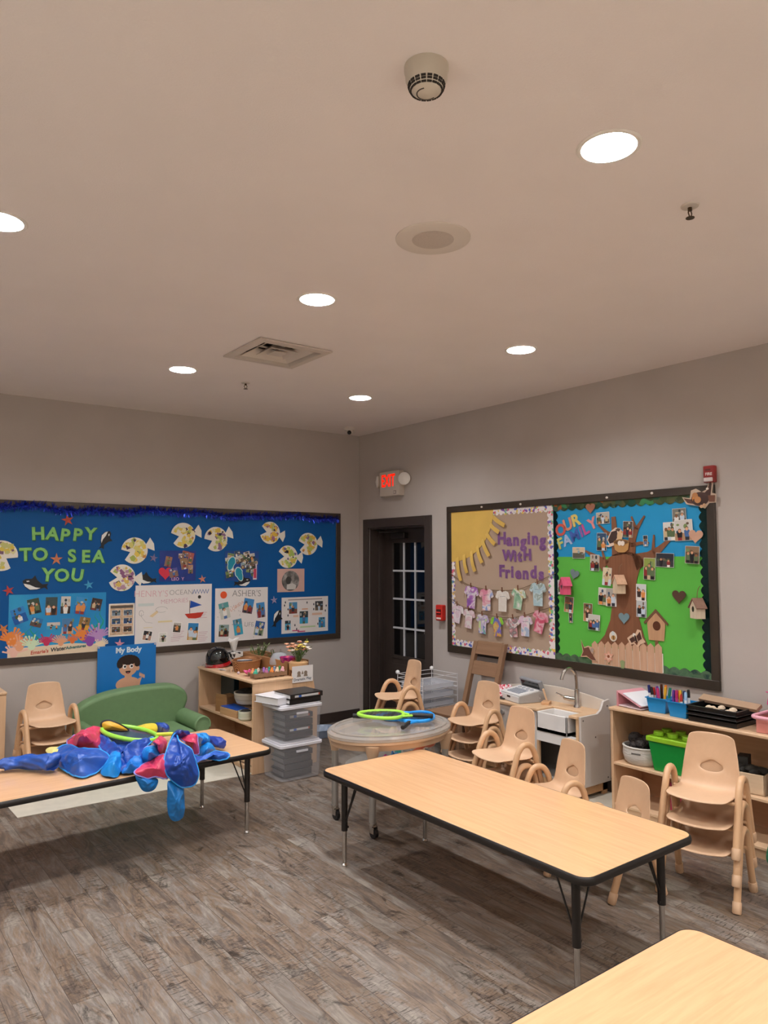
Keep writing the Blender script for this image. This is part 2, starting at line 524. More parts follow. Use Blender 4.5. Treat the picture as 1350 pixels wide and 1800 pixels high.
# ------------------------------------------------------------------ ceiling fittings
LENS = glow(LAMP_COL, LAMP, 'lens')
RING = mat('#E8E2DA', 0.4)
REFL = mat('#F2F0EC', 0.45, spec=0.6)
def downlight(x, y, label, group=None):
    t = thing('recessed_light', label, 'ceiling light', (x, y, H), group=group)
    MB().lathe([(0.087, 0.0), (0.087, -0.004), (0.098, -0.005), (0.103, -0.001), (0.103, 0.0)], 40, close=True).build('trim_ring', RING, t)
    MB().lathe([(0.0875, 0.0), (0.086, 0.03), (0.078, 0.068), (0.058, 0.082)], 40, cap=False).build('reflector', REFL, t)
    MB().lathe([(0.001, 0.026), (0.025, 0.0305), (0.045, 0.043), (0.057, 0.060), (0.06, 0.080)][::-1], 20, cap=False).build('lens', LENS, t, smooth=80)
    return t
LBL = {(-2.63, -5.09): 'round recessed downlight nearest the camera, right of the smoke detector',
       (-2.63, -3.335): 'round recessed downlight just above the square air vent',
       (-1.11, -3.335): 'round recessed downlight above the right wall and its boards',
       (-2.63, -1.58): 'round recessed downlight left of the square air vent',
       (-1.11, -1.58): 'round recessed downlight closest to the room corner',
       (-4.09, -3.335): 'round recessed downlight cut off by the left edge of the photo'}
for x in LX:
    for y in LY:
        if (x, y) in LBL: downlight(x, y, LBL[(x, y)], 'recessed downlights')
for x in LX:
    for y in LY:
        if (x, y) not in LBL: downlight(x, y, 'recessed ceiling downlight beyond the edge of the picture', 'recessed downlights out of view')

t = thing('air_vent', 'square white stepped ceiling air vent with dark gaps', 'air vent', (VC[0], VC[1], H))
Q = Matrix.Rotation(PI / 4, 4, 'Z')
R2 = math.sqrt(2)
VW = mat('#CFC3B8', 0.5)
MB().lathe([(0.255 * R2, -0.003), (0.255 * R2, -0.012), (0.205 * R2, -0.016), (0.190 * R2, 0.03), (0.195 * R2, 0.03), (0.212 * R2, -0.003)], 4, M=Q, close=True).build('vent_frame', VW, t, smooth=0)
for a, bz, c, cz in ((0.205, -0.012, 0.115, 0.045), (0.115, -0.014, 0.06, 0.03)):
    a2 = a - 0.065 if a > 0.2 else a - 0.03
for lo, hi in ((0.172, 0.10), (0.098, 0.05)):
    MB().lathe([(lo * R2, -0.002), (lo * R2, -0.006), (hi * R2, 0.035), (hi * R2 - 0.005, 0.04)], 4, M=Q, close=True).build('louver', VW, t, smooth=0)
MB().box(-0.048, -0.048, -0.008, 0.048, 0.048, -0.003).build('center_plate', VW, t, bevel=0.002)
MB().box(-0.006, -0.19, 0.02, 0.006, 0.19, 0.03).box(-0.19, -0.006, 0.02, 0.19, 0.006, 0.03).build('louver_bracket', VW, t)
cv = MB()
cv.box(-0.225, -0.225, 0.22, 0.225, 0.225, 0.23).box(-0.235, -0.225, 0, -0.225, 0.225, 0.23).box(0.225, -0.225, 0, 0.235, 0.225, 0.23).box(-0.225, -0.235, 0, 0.225, -0.225, 0.23).box(-0.225, 0.225, 0, 0.225, 0.235, 0.23)
cv.build('duct', mat('#5B534D', 0.8), t, smooth=0)

t = thing('ceiling_speaker', 'large round white ceiling speaker with grey grille', 'speaker', (-2.634, -4.236, H))
MB().lathe([(0.155, 0.0), (0.154, -0.005), (0.145, -0.008), (0.086, -0.008), (0.083, -0.004)], 48, M=Matrix.Rotation(PI, 4, 'X') @ Matrix.Rotation(PI, 4, 'X')).build('bezel', mat('#DDD3C9', 0.5), t)
MB().lathe([(0.086, -0.0085), (0.05, -0.0105), (0.001, -0.011)], 40).build('grille', ramp_mat([(0.0, '#978B82'), (0.25, '#C4B8AE'), (1, '#C9BDB2')], 'dots', 220, 0.6), t)

t = thing('smoke_detector', 'cream dome smoke detector on the ceiling near the top edge', 'smoke detector', (-3.35, -5.03, H))
MB().lathe([(0.060, 0.0), (0.060, -0.012), (0.057, -0.018), (0.056, -0.036), (0.05, -0.045)], 36).build('base', mat('#C6BBAB', 0.4), t)
MB().lathe([(0.05, -0.045), (0.044, -0.062), (0.030, -0.073), (0.001, -0.076)], 36).build('cap', mat('#CEC4B5', 0.4), t)
sl = MB()
for k in range(18):
    a = 2 * PI * k / 18
    for r, z in ((0.0485, -0.051), (0.0462, -0.0575), (0.042, -0.0645)):
        sl.cbox((r * math.cos(a), r * math.sin(a), z), (0.004, 0.0125, 0.0045), rz=a)
sl.build('slots', mat('#2C2621', 0.7), t, smooth=0)
sl = MB()
sl.tube([(0.026 * math.cos(a), 0.026 * math.sin(a), -0.0735) for a in [k * 0.25 for k in range(16)]], 0.0018, 6)
sl.build('vent_ring', mat('#4A423B', 0.7), t)

def sprinkler(x, y, lab):
    t = thing('sprinkler', lab, 'sprinkler', (x, y, H), group='fire sprinklers')
    MB().lathe([(0.033, 0), (0.031, -0.005), (0.012, -0.008)], 24).build('escutcheon', mat('#CFC5BA', 0.4), t)
    br = MB().cyl((0, 0, -0.005), (0, 0, -0.02), 0.008, n=10)
    for sx in (-1, 1): br.tube([(0.007 * sx, 0, -0.018), (0.012 * sx, 0, -0.03), (0.002 * sx, 0, -0.046)], 0.0025, 6)
    br.build('frame_arms', mat('#5C4B3A', 0.35, 0.8), t)
    MB().lathe([(0.001, -0.046), (0.016, -0.046), (0.016, -0.0485), (0.001, -0.0485)], 16).build('deflector', mat('#5C4B3A', 0.35, 0.8), t)
sprinkler(-2.05, -5.03, 'small brass sprinkler head below and right of the nearest downlight')
sprinkler(-2.1, -1.49, 'small sprinkler head between the air vent and the back wall')
t = thing('security_camera', 'small white dome security camera at the ceiling corner', 'camera', (-0.38, -0.37, H))
MB().lathe([(0.055, 0), (0.055, -0.02), (0.045, -0.03)], 28).build('mount', mat('#D5CCC2', 0.4), t)
MB().ball((0, 0, -0.04), 0.036, 20).build('dome', mat('#D5CCC2', 0.4), t)
MB().ball((-0.016, -0.02, -0.052), 0.022, 16).build('lens', mat('#0B0A0A', 0.1), t)

# exit sign and fire alarm devices on the right wall
t = thing('exit_sign', 'white exit sign box with lit red letters above the door', 'exit sign')
on_right(t, -0.625, 2.43, 0.0)
PLW = mat('#CBBFB2', 0.45)
MB().box(-0.155, -0.125, 0, 0.155, 0.125, 0.075).build('housing', PLW, t, bevel=0.006)
MB().box(-0.138, -0.06, 0.0755, 0.112, 0.108, 0.0765).build('face', mat('#C9BFB5', 0.5), t)
lettering('letters', 'EXIT', 0.142, glow('#FF1E08', 1.6, 'lit_red'), t, (-0.012, 0.025, 0.0775), bold=0.003, depth=0.0006).scale = (0.76, 1.2, 1)
MB().box(0.075, -0.108, 0.0755, 0.115, -0.075, 0.077).build('test_panel', mat('#6A5F58', 0.5), t)
MB().box(0.08, -0.104, 0.0772, 0.11, -0.08, 0.0784).build('test_button', PLW, t)
for sx in (-1, 1):
    hd = MB()
    T = Matrix.Translation((0.205 * sx, 0.035, 0.03)) @ Matrix.Rotation(0.5 * sx, 4, 'Y')
    hd.lathe([(0.02, -0.03), (0.045, -0.02), (0.062, 0.01), (0.064, 0.03)], 28, M=T)
    h_ = hd.build('lamp_head', PLW, t)
    MB().lathe([(0.064, 0.03), (0.05, 0.042), (0.001, 0.05)], 28, M=T).build('lens', mat('#EDE8E2', 0.12), h_)
    MB().cyl((0.14 * sx, 0.03, 0.03), (0.19 * sx, 0.04, 0.035), 0.012).build('arm', PLW, h_)

t = thing('fire_strobe', 'red fire alarm strobe above the family board corner', 'fire alarm')
on_right(t, -3.96, 2.222, 0.0)
RED = mat('#8E1F1C', 0.4)
MB().box(-0.038, -0.055, 0, 0.038, 0.055, 0.035).build('housing', RED, t, bevel=0.006)
MB().box(-0.03, -0.05, 0.034, 0.03, -0.022, 0.05).build('flash_lens', mat('#D8CCCB', 0.15), t, bevel=0.006)
lettering('lettering', 'FIRE', 0.026, mat('#E9DCD8', 0.5), t, (0, 0.0, 0.0357), bold=0.0006)
MB().box(-0.022, 0.022, 0.034, 0.012, 0.034, 0.037).build('horn_grille', mat('#5E1412', 0.5), t)
t = thing('fire_pull_station', 'red fire alarm pull box between door and board', 'fire alarm')
on_right(t, -1.335, 1.178, 0.0)
RED2 = mat('#C22318', 0.4)
MB().box(-0.045, -0.07, 0, 0.045, 0.075, 0.05).build('housing', RED2, t, bevel=0.008)
MB().box(-0.028, -0.012, 0.049, 0.028, 0.035, 0.054).build('recess', mat('#4A0E0B', 0.5), t)
MB().box(-0.03, 0.0, 0.053, 0.03, 0.012, 0.062).build('handle', mat('#E23A2B', 0.35), t, bevel=0.003)
MB().box(-0.03, -0.055, 0.049, 0.03, -0.04, 0.052).build('label_plate', mat('#E7E1DB', 0.5), t)
# ------------------------------------------------------------------ flat paper helpers
def flat(name, poly, m, parent=None, t=0.0012, z=0.0, side=None):
    return MB().prism(poly, z, z + t, 0).build(name, m, parent, smooth=0)
PRINT = {}
def ink(hexc): return mat(hexc, 0.4, spec=0.4)
SKIN = ['#C98F6C', '#E0AE8C', '#8D5A3C', '#D9A17E']
CLOTH = ['#2B2F3A', '#E8E4DE', '#4A6FA5', '#8C2F2F', '#1C1C20', '#C9B38C', '#D98C4A', '#5A6B4A', '#C7D3E0', '#3A2A26']
BACK = ['#4A5A3C', '#8FA3AD', '#6B5846', '#2E3A40', '#B9A58C', '#37506B', '#7A8F5A', '#C9C3BA']
def photo(parent, x, y, w, h, rot=0.0, people=2, top=None, bottom=None, rnd=None, z=0.0, border=None, label=None, name='photo'):
    r = rnd or random
    top = top or r.choice(BACK); bottom = bottom or r.choice(BACK)
    mats = [mat('#EFEBE6', 0.35), ink(top), ink(bottom)]
    b = MB()
    b.box(-w / 2, -h / 2, 0, w / 2, h / 2, 0.0012, 0)
    e = border if border is not None else 0.003
    hz = r.uniform(-0.15, 0.2) * h
    b.box(-w / 2 + e, hz, 0.0012, w / 2 - e, h / 2 - e, 0.0016, 1)
    b.box(-w / 2 + e, -h / 2 + e, 0.0012, w / 2 - e, hz, 0.0016, 2)
    # a few blurry background shapes
    for k in range(4):
        mats.append(ink(r.choice(BACK)))
        cw, ch = r.uniform(0.12, 0.3) * w, r.uniform(0.1, 0.3) * h
        cx, cy = r.uniform(-0.5, 0.5) * (w - 2 * e - 2 * cw * 0.5), r.uniform(-0.1, 0.4) * h
        cx = max(-w / 2 + e + cw / 2, min(w / 2 - e - cw / 2, cx)); cy = max(-h / 2 + e + ch / 2, min(h / 2 - e - ch / 2, cy))
        b.prism(circ(cx, cy, cw / 2, 9, ch / 2), 0.0016, 0.0018 + 0.00004 * k, len(mats) - 1)
    for k in range(people):
        px = (-0.5 + (k + 0.5) / people) * (w - 2 * e) * 0.85 + r.uniform(-0.02, 0.02) * w
        hh = h * r.uniform(0.52, 0.72)
        hr = min(h * 0.085, w * 0.36 / max(people, 2))
        by = -h / 2 + e
        z1 = 0.0022 + 0.0003 * k
        mats += [ink(r.choice(CLOTH)), ink(r.choice(SKIN)), ink(r.choice(['#1B1512', '#3A281C', '#6B4A2C', '#15130F'])), ink(r.choice(CLOTH))]
        n = len(mats)
        bw = hr * 1.7
        sh = by + hh - 2.1 * hr
        def cl(p): return [(max(-w / 2 + e, min(w / 2 - e, q[0])), max(by, min(h / 2 - e, q[1]))) for q in p]
        b.prism(cl([(px - bw * 0.7, by), (px + bw * 0.7, by), (px + bw * 0.75, by + hh * 0.3), (px - bw * 0.75, by + hh * 0.3)]), 0.0016, z1 - 0.0002, n - 1)
        b.prism(cl([(px - bw * 0.8, by + hh * 0.26), (px + bw * 0.8, by + hh * 0.26), (px + bw, sh), (px + bw * 0.5, sh + hr * 0.7), (px - bw * 0.5, sh + hr * 0.7), (px - bw, sh)]), 0.0016, z1, n - 4)
        b.prism(cl(circ(px, by + hh - hr * 0.85, hr * 1.0, 12, hr * 1.08)), 0.0016, z1 + 0.0001, n - 2)
        b.prism(cl(circ(px, by + hh - hr * 1.2, hr * 0.9, 12, hr)), 0.0016, z1 + 0.0002, n - 3)
    o = b.build(name, mats, parent, smooth=0)
    o.location = (x, y, z)
    o.rotation_euler = (0, 0, rot)
    if label: o['label'] = label
    return o
def star(r, k=0.42, n=5, rot=PI / 2):
    out = []
    for i in range(n * 2):
        a = rot + PI * i / n
        q = r if i % 2 == 0 else r * k
        out.append((q * math.cos(a), q * math.sin(a)))
    return out
def heart(s):
    out = []
    for k in range(28):
        t = 2 * PI * k / 28
        out.append((s * 0.0625 * 16 * math.sin(t) ** 3 * 0.5, s * 0.0625 * (13 * math.cos(t) - 5 * math.cos(2 * t) - 2 * math.cos(3 * t) - math.cos(4 * t)) * 0.5))
    return out

# ------------------------------------------------------------------ blue ocean board on the back wall
FRAME = mat('#33291F', 0.4, var=0.1, scale=6)
FRAMEB = mat('#3E332B', 0.4, var=0.1, scale=6)
bx0, bx1, bz0, bz1 = -4.75, -0.25, 0.852, 2.153
t = thing('bulletin_board', 'long bulletin board covered in blue paper on the back wall', 'bulletin board')
on_back(t, 0, 0, 0.0)
fr = MB()
fw_ = 0.055
for a in ((bx0, bz0, bx1, bz0 + fw_), (bx0, bz1 - fw_, bx1, bz1), (bx0, bz0 + fw_, bx0 + fw_, bz1 - fw_), (bx1 - fw_, bz0 + fw_, bx1, bz1 - fw_)):
    fr.box(a[0], a[1], 0, a[2], a[3], 0.022)
fr.build('frame', FRAMEB, t, bevel=0.003)
MB().box(bx0 + fw_, bz0 + fw_, 0, bx1 - fw_, bz1 - fw_, 0.009).build('backing_paper', mat('#04508F', 0.6, var=0.07, scale=1.6, bump=0.25, bscale=7, spec=0.25), t, smooth=0)

# tinsel garland
tb = MB()
pts = [(x, 2.094 + 0.012 * math.sin(x * 5.1) + 0.008 * math.sin(x * 13)) for x in [bx0 + 0.05 + i * (bx1 - bx0 - 0.1) / 120 for i in range(121)]]
for i in range(3600):
    f = random.random()
    x = bx0 + 0.05 + f * (bx1 - bx0 - 0.08)
    j = min(119, int(f * 120))
    z = pts[j][1]
    a = random.uniform(0, 2 * PI)
    l = random.uniform(0.02, 0.052)
    dx, dz = math.cos(a) * l * 0.7, math.sin(a) * l
    dy = random.uniform(0.0, 0.02)
    wv = Vector((-dz, dx)).normalized() * 0.0022
    tb.add([(x - wv.x, z - wv.y, 0.026), (x + wv.x, z + wv.y, 0.026 + 0.002), (x + dx + wv.x, z + dz + wv.y, 0.03 + dy), (x + dx - wv.x, z + dz - wv.y, 0.028 + dy)], [(0, 1, 2, 3)], random.choice((0, 0, 0, 1, 1, 2)))
o = tb.build('tinsel_garland', [mat('#1428A0', 0.3, 0.6), mat('#2446D8', 0.25, 0.6), mat('#0A1060', 0.3, 0.6)], smooth=0)
on_back(o, 0, 0, 0)
tag(o, 'shiny dark blue tinsel garland along the top of the ocean board', 'garland')

# HAPPY TO SEA YOU
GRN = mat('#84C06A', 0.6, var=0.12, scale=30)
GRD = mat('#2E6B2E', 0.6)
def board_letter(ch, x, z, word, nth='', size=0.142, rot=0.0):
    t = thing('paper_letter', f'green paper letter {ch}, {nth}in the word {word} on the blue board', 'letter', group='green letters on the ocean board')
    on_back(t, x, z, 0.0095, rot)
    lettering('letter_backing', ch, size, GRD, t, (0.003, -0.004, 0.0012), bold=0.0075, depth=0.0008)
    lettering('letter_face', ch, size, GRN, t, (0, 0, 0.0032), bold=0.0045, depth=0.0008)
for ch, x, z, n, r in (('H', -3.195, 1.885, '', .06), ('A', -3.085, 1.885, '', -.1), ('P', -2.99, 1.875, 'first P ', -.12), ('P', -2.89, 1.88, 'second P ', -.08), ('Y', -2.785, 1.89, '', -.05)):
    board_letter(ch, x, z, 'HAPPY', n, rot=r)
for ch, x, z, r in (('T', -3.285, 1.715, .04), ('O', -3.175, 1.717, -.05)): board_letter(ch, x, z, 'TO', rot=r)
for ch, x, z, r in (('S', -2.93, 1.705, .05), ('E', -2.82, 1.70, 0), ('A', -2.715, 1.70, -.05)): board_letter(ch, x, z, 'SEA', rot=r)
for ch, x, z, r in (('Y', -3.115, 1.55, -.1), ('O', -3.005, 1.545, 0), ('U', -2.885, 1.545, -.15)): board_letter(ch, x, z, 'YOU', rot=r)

# paper plate fish
WHT = mat('#E9E2D6', 0.6)
def fish(x, z, rot, cols, lab, s=1.0):
    t = thing('paper_fish', lab, 'paper fish', group='paper plate fish on the ocean board')
    on_back(t, x, z, 0.010, rot, s)
    R = 0.115
    # mouth faces local -x
    body = circ(0, 0, R, 30, a0=PI + 0.42, a1=3 * PI - 0.42) + [(-R * 0.35, 0)]
    flat('plate', body, WHT, t, 0.004)
    flat('tail', [(R * 0.93, 0.012), (R * 1.45, 0.062), (R * 1.58, 0.0), (R * 1.45, -0.062), (R * 0.93, -0.012)], WHT, t, 0.003)
    rnd = random.Random(int(x * 1000))
    b = MB(); ms = [ink(c) for c in cols]
    k = 0
    while k < 46:
        a, q = rnd.uniform(-2.65, 2.65), R * math.sqrt(rnd.uniform(0.02, 0.72))
        px, py = q * math.cos(a), q * math.sin(a)
        if px < 0 and abs(py) < 0.028 - px * 0.35: k += 0.2; continue
        sz = rnd.uniform(0.012, 0.026)
        th = rnd.uniform(0, PI)
        pl = [(px + sz * math.cos(th + PI / 2 * j) * rnd.uniform(.8, 1.2), py + sz * math.sin(th + PI / 2 * j) * rnd.uniform(.8, 1.2)) for j in range(4)]
        b.prism(pl, 0.004, 0.0045 + 0.00005 * k, rnd.choices(range(len(cols)), [5, 4, 3, 3, 1.3, 1][:len(cols)])[0])
        k += 1
    b.build('tissue_squares', ms, t, smooth=0)
YL = ['#E2C457', '#D8CE78', '#A9B65A', '#EADFB0', '#4A3350', '#C58A4A']
PU = ['#D9B85F', '#B58BA0', '#DCD0BE', '#8A5A80', '#2A2340', '#A9B65A']
fish(-2.41, 1.755, 0.35, YL, 'white paper fish right of the letters with yellow tissue and dark bow shape')
fish(-2.515, 1.52, -0.08, PU, 'white paper fish with purple tissue beside the white ocean memories poster')
fish(-1.97, 1.895, 0.25, YL, 'yellow green paper fish under the tinsel, left of a similar one')
fish(-1.65, 1.865, 0.4, ['#DDBB50', '#B7C06A', '#E3D9A8', '#8E6A8E', '#2B2138', '#9DB060'], 'paper fish with big dark purple tissue patches under the tinsel')
fish(-1.08, 1.935, -0.2, ['#DDB545', '#E0C25A', '#B9C272', '#A36A8A', '#3A2A50'], 'paper fish tucked up against the tinsel, left of two others', 0.95)
fish(-0.88, 1.70, -0.05, ['#A9C060', '#D5CF7F', '#DDBB50', '#7F6A98', '#2A2038'], 'greenest paper fish, just above the pink framed picture', 0.98)
fish(-0.645, 1.83, 0.15, ['#DDB54A', '#B7C06A', '#C58A4A', '#8E6A8E', '#2B2138'], 'paper fish nearest the right end of the ocean board', 0.98)
fish(-3.46, 1.71, 2.6, ['#D8C04F', '#C4C27A', '#7A5A70', '#E0D8A0'], 'paper fish cut off by the left edge of the photo', 1.05)

def starfish(x, z, r, c, lab, rot=0.0):
    o = MB().prism(star(r, 0.36), 0, 0.004).build('paper_starfish', mat(c, 0.55, var=0.2, scale=40), smooth=0)
    tag(o, lab, 'paper starfish', 'paper starfish on the ocean board')
    on_back(o, x, z, 0.0095, rot)
starfish(-2.97, 2.005, 0.052, '#B5432C', 'red orange starfish above the word HAPPY', 0.2)
starfish(-3.05, 1.68, 0.052, '#C9764E', 'orange starfish between the words TO and SEA', 0.0)
starfish(-3.40, 1.435, 0.045, '#B83A33', 'red starfish left of the orca above the reef poster', 0.3)
starfish(-2.79, 1.465, 0.042, '#3F9BC4', 'light blue starfish right of the word YOU', 0.2)
starfish(-2.24, 1.69, 0.040, '#7A6A8C', 'dull purple starfish left of the heart collage', -0.2)
starfish(-1.78, 1.495, 0.040, '#C97A66', 'pinkish orange starfish right of the heart collage', 0.15)
starfish(-1.03, 1.275, 0.040, '#9A8DAE', 'lilac starfish right of the white poster with six photos', 0.1)
starfish(-3.43, 1.135, 0.045, '#CC7A3E', 'orange starfish at the left edge of the reef poster', 0.5)
starfish(-2.525, 0.955, 0.045, '#D98FA0', 'pink starfish just above the blue body poster', -0.1)

def orca(x, z, s, rot, lab, flip=1):
    t = thing('paper_orca', lab, 'paper orca', group='paper orcas on the ocean board')
    on_back(t, x, z, 0.0095, rot)
    P = lambda l: [(a * s * flip, b * s) for a, b in l]
    flat('body', P([(-0.5, 0.10), (-0.40, 0.20), (-0.15, 0.24), (-0.05, 0.40), (0.06, 0.22), (0.30, 0.06), (0.52, 0.12), (0.48, 0.0), (0.56, -0.14), (0.40, -0.06), (0.15, -0.18), (-0.15, -0.24), (-0.38, -0.12)]), mat('#12141A', 0.45), t, 0.003)
    flat('belly', P([(-0.44, 0.0), (-0.2, -0.02), (0.05, -0.10), (0.25, -0.10), (0.12, -0.17), (-0.15, -0.22), (-0.36, -0.11)]), mat('#E8E6E2', 0.45), t, 0.001, 0.003)
    flat('eye_patch', P([(-0.36, 0.12), (-0.26, 0.15), (-0.22, 0.11), (-0.32, 0.08)]), mat('#E8E6E2', 0.45), t, 0.001, 0.003)
orca(-2.665, 1.85, 0.16, -1.9, 'orca leaping upright right of the word HAPPY')
orca(-3.21, 1.475, 0.19, -0.15, 'orca swimming above the reef poster')
orca(-2.30, 1.50, 0.17, -0.1, 'orca above the white poster with the sailboat')
orca(-1.37, 1.455, 0.17, 0.1, 'orca between the photo collage and the poster with six photos', -1)
orca(-1.0, 1.10, 0.17, -1.9, 'upright orca left of the small ocean facts poster')

# posters
def sheet(name, x0, z0, x1, z1, m, lab, cat, d=0.0095, rot=0.0, group=None):
    t = thing(name, lab, cat, group=group)
    on_back(t, (x0 + x1) / 2, (z0 + z1) / 2, d, rot)
    w_, h_ = x1 - x0, z1 - z0
    MB().box(-w_ / 2, -h_ / 2, 0, w_ / 2, h_ / 2, 0.0015).build('paper', m, t, smooth=0)
    return t, w_, h_
SEA = ramp_mat([(0.0, '#0C5EA8'), (0.5, '#1789C4'), (1.0, '#3CB6D0')], 'noise', 2.5, 0.4, name='sea_print')
t, pw, ph = sheet('reef_poster', -3.395, 0.905, -2.645, 1.40, SEA, 'turquoise coral reef poster with eleven photos under the green letters', 'poster')
Z = 0.0016
flat('sand_strip', [(-pw / 2, -ph / 2), (pw / 2, -ph / 2), (pw / 2, -ph / 2 + 0.06), (0.1, -ph / 2 + 0.085), (-pw / 2, -ph / 2 + 0.07)], ink('#E3CDB0'), t, 0.0004, Z)
rr = random.Random(3)
cor = MB(); cm = ['#E0833C', '#D9A062', '#CFE3C0', '#C2305A', '#E3A07A', '#D9703A', '#B48CC0', '#8A4AA0', '#E8B9A8', '#F0D9B8']
def coral(cx, cy, s, mi, n=11):
    for k in range(n):
        a = PI * (0.1 + 0.8 * k / (n - 1))
        l = s * rr.uniform(0.55, 1.1)
        ex, ey = cx + l * math.cos(a), cy + l * math.sin(a)
        nx, ny = -math.sin(a) * s * 0.05, math.cos(a) * s * 0.05
        cor.prism([(cx - nx, cy - ny), (cx + nx, cy + ny), (ex + nx * 1.3, ey + ny * 1.3), (ex - nx * 1.3, ey - ny * 1.3)][::-1], Z, Z + 0.0005 + 0.00003 * k, mi)
        cor.prism(circ(ex, ey, s * 0.085, 8), Z, Z + 0.0007 + 0.00003 * k, mi)
    cor.prism(circ(cx, cy, s * 0.3, 12), Z, Z + 0.0009, mi)
for cx, cy, s, mi in ((-0.35, -0.12, .12, 0), (-0.29, -0.17, .10, 4), (-0.2, -0.17, .09, 2), (-0.09, -0.15, .075, 3), (0.02, -0.16, .07, 4), (0.11, -0.15, .06, 5), (0.19, -0.12, .10, 0), (0.25, -0.17, .10, 7), (0.32, -0.13, .11, 6), (0.34, -0.2, .07, 9), (-0.33, -0.22, .09, 8)):
    coral(cx, cy, s, mi)
cor.build('coral_print', [ink(c) for c in cm], t, smooth=0)
kel = MB()
for x, y0, hgt in ((-0.2, -0.14, .17), (-0.235, -0.14, .12), (-0.17, -0.14, .11), (0.30, -0.1, .19), (0.34, -0.1, .22), (0.27, -0.1, .12)):
    L_ = [(x + 0.016 * math.sin(k * 1.3 + x * 9) - 0.009 * (1 - k / 8), y0 + hgt * k / 8) for k in range(9)]
    R_ = [(x + 0.016 * math.sin(k * 1.3 + x * 9) + 0.011 * (1 - k / 8), y0 + hgt * k / 8) for k in range(9)]
    kel.prism(L_ + R_[::-1], Z, Z + 0.0003 + abs(x) * 0.0004, 0)
kel.build('seaweed_print', ink('#1F9A7A'), t, smooth=0)['kind'] = 'stuff'
ox, oz = -3.02, 1.1525
for i, (x, z, w_, h_, r, tp, bt) in enumerate([(-3.32, 1.235, .105, .125, .35, '#2F7FC4', '#1457A0'), (-3.21, 1.305, .09, .12, .2, '#3A4A3A', '#2C3A33'), (-3.08, 1.30, .09, .145, -.02, '#3B4A4A', '#7A4A30'), (-2.97, 1.305, .075, .14, -.03, '#C9C4BE', '#3B2E28'), (-2.85, 1.295, .09, .14, -.18, '#3E8FC9', '#2468B0'), (-2.725, 1.30, .085, .1, -.2, '#3A2C2C', '#54413C'), (-3.19, 1.175, .085, .07, -.3, '#2A6FA8', '#5A4A44'), (-3.06, 1.14, .1, .055, 0, '#C8BEB4', '#3E9AC0'), (-2.95, 1.13, .09, .125, -.05, '#4A7AA8', '#B5ADA8'), (-2.82, 1.145, .085, .105, -.2, '#8A6A3C', '#D9A03A')]):
    photo(t, x - ox, z - oz, w_, h_, r, 2 if i % 3 else 1, tp, bt, random.Random(i + 5), Z + 0.0012, 0.0)
MS = {k: mat(c, 0.6) for k, c in dict(red='#C0503C', dk='#3A3A3A', teal='#2E6B6B', pk='#C98A9A', gy='#6E6A68', or_='#D07840', bl='#2A5FA8', lpk='#D9A6AE', lgy='#8F8B8A').items()}
lettering('handwriting', 'Emarie\'s', 0.04, MS['red'], t, (-0.142, -0.216, Z + 0.001), 0.06, bold=0.0012, depth=0.0003, shear=.15)
lettering('handwriting', 'Water', 0.044, MS['dk'], t, (0.0, -0.204, Z + 0.001), 0.08, bold=0.0014, depth=0.0003, shear=.15)
lettering('handwriting', 'Adventures', 0.034, MS['teal'], t, (0.138, -0.196, Z + 0.001), 0.06, bold=0.0012, depth=0.0003, shear=.15)

t, pw, ph = sheet('photo_sheet', -2.62, 1.02, -2.40, 1.30, mat('#C9A98C', 0.45, var=0.3, scale=30), 'tall printed sheet of six small photos left of the sailboat poster', 'poster')
MB().box(-pw / 2, -ph / 2, 0.0015, pw / 2, -ph / 2 + 0.012, 0.0018).box(-pw / 2, ph / 2 - 0.012, 0.0015, pw / 2, ph / 2, 0.0018).box(-pw / 2, -ph / 2, 0.0015, -pw / 2 + 0.012, ph / 2, 0.0018).box(pw / 2 - 0.012, -ph / 2, 0.0015, pw / 2, ph / 2, 0.0018).build('white_border', WHT, t, smooth=0)
MB().box(-pw / 2 + 0.014, ph / 2 - 0.04, 0.0015, pw / 2 - 0.014, ph / 2 - 0.018, 0.0018).build('heading_band', ink('#5A5048'), t, smooth=0)
for i in range(6):
    photo(t, -0.048 + 0.1 * (i % 2), 0.06 - 0.07 * (i // 2), 0.075, 0.05, 0, 1, ['#4A5A6B', '#39506B', '#6B4A3A'][i // 2], ['#7A8A99', '#2A4A78', '#4A3A2C'][i // 2], random.Random(i + 30), Z, 0.002)

PAPER = mat('#E4DDDA', 0.6, var=0.02)
t, pw, ph = sheet('sailboat_poster', -2.395, 0.905, -1.685, 1.45, PAPER, 'white hand drawn poster with a red and blue sailboat', 'poster')
lettering('handwriting', "HENRY'S", 0.08, MS['lpk'], t, (-0.215, 0.195, Z), -0.02, bold=-0.0012, depth=0.0003)
lettering('handwriting', 'OCEAN', 0.065, MS['lgy'], t, (0.06, 0.2, Z), 0.0, bold=-0.001, depth=0.0003)
lettering('handwriting', 'MEMORIES', 0.055, MS['pk'], t, (0.0, 0.125, Z), 0.03, bold=-0.001, depth=0.0003)
wv = MB().tube([(0.17 + 0.014 * k, 0.205 + (0.018 if k % 2 else -0.018), Z + 0.001) for k in range(12)], 0.0035, 5)
wv.build('wave_doodle', MS['bl'], t)
flat('hull', [(0.095, 0.005), (0.13, -0.035), (0.2, -0.04), (0.25, -0.03), (0.28, 0.015)], ink('#C23A2C'), t, 0.0004, Z)
flat('sail', [(0.145, 0.055), (0.26, 0.08), (0.15, 0.125)], ink('#1E4FA8'), t, 0.0004, Z)
MB().box(0.14, 0.0, Z, 0.146, 0.125, Z + 0.0004).build('mast', ink('#6B5A4A'), t, smooth=0)
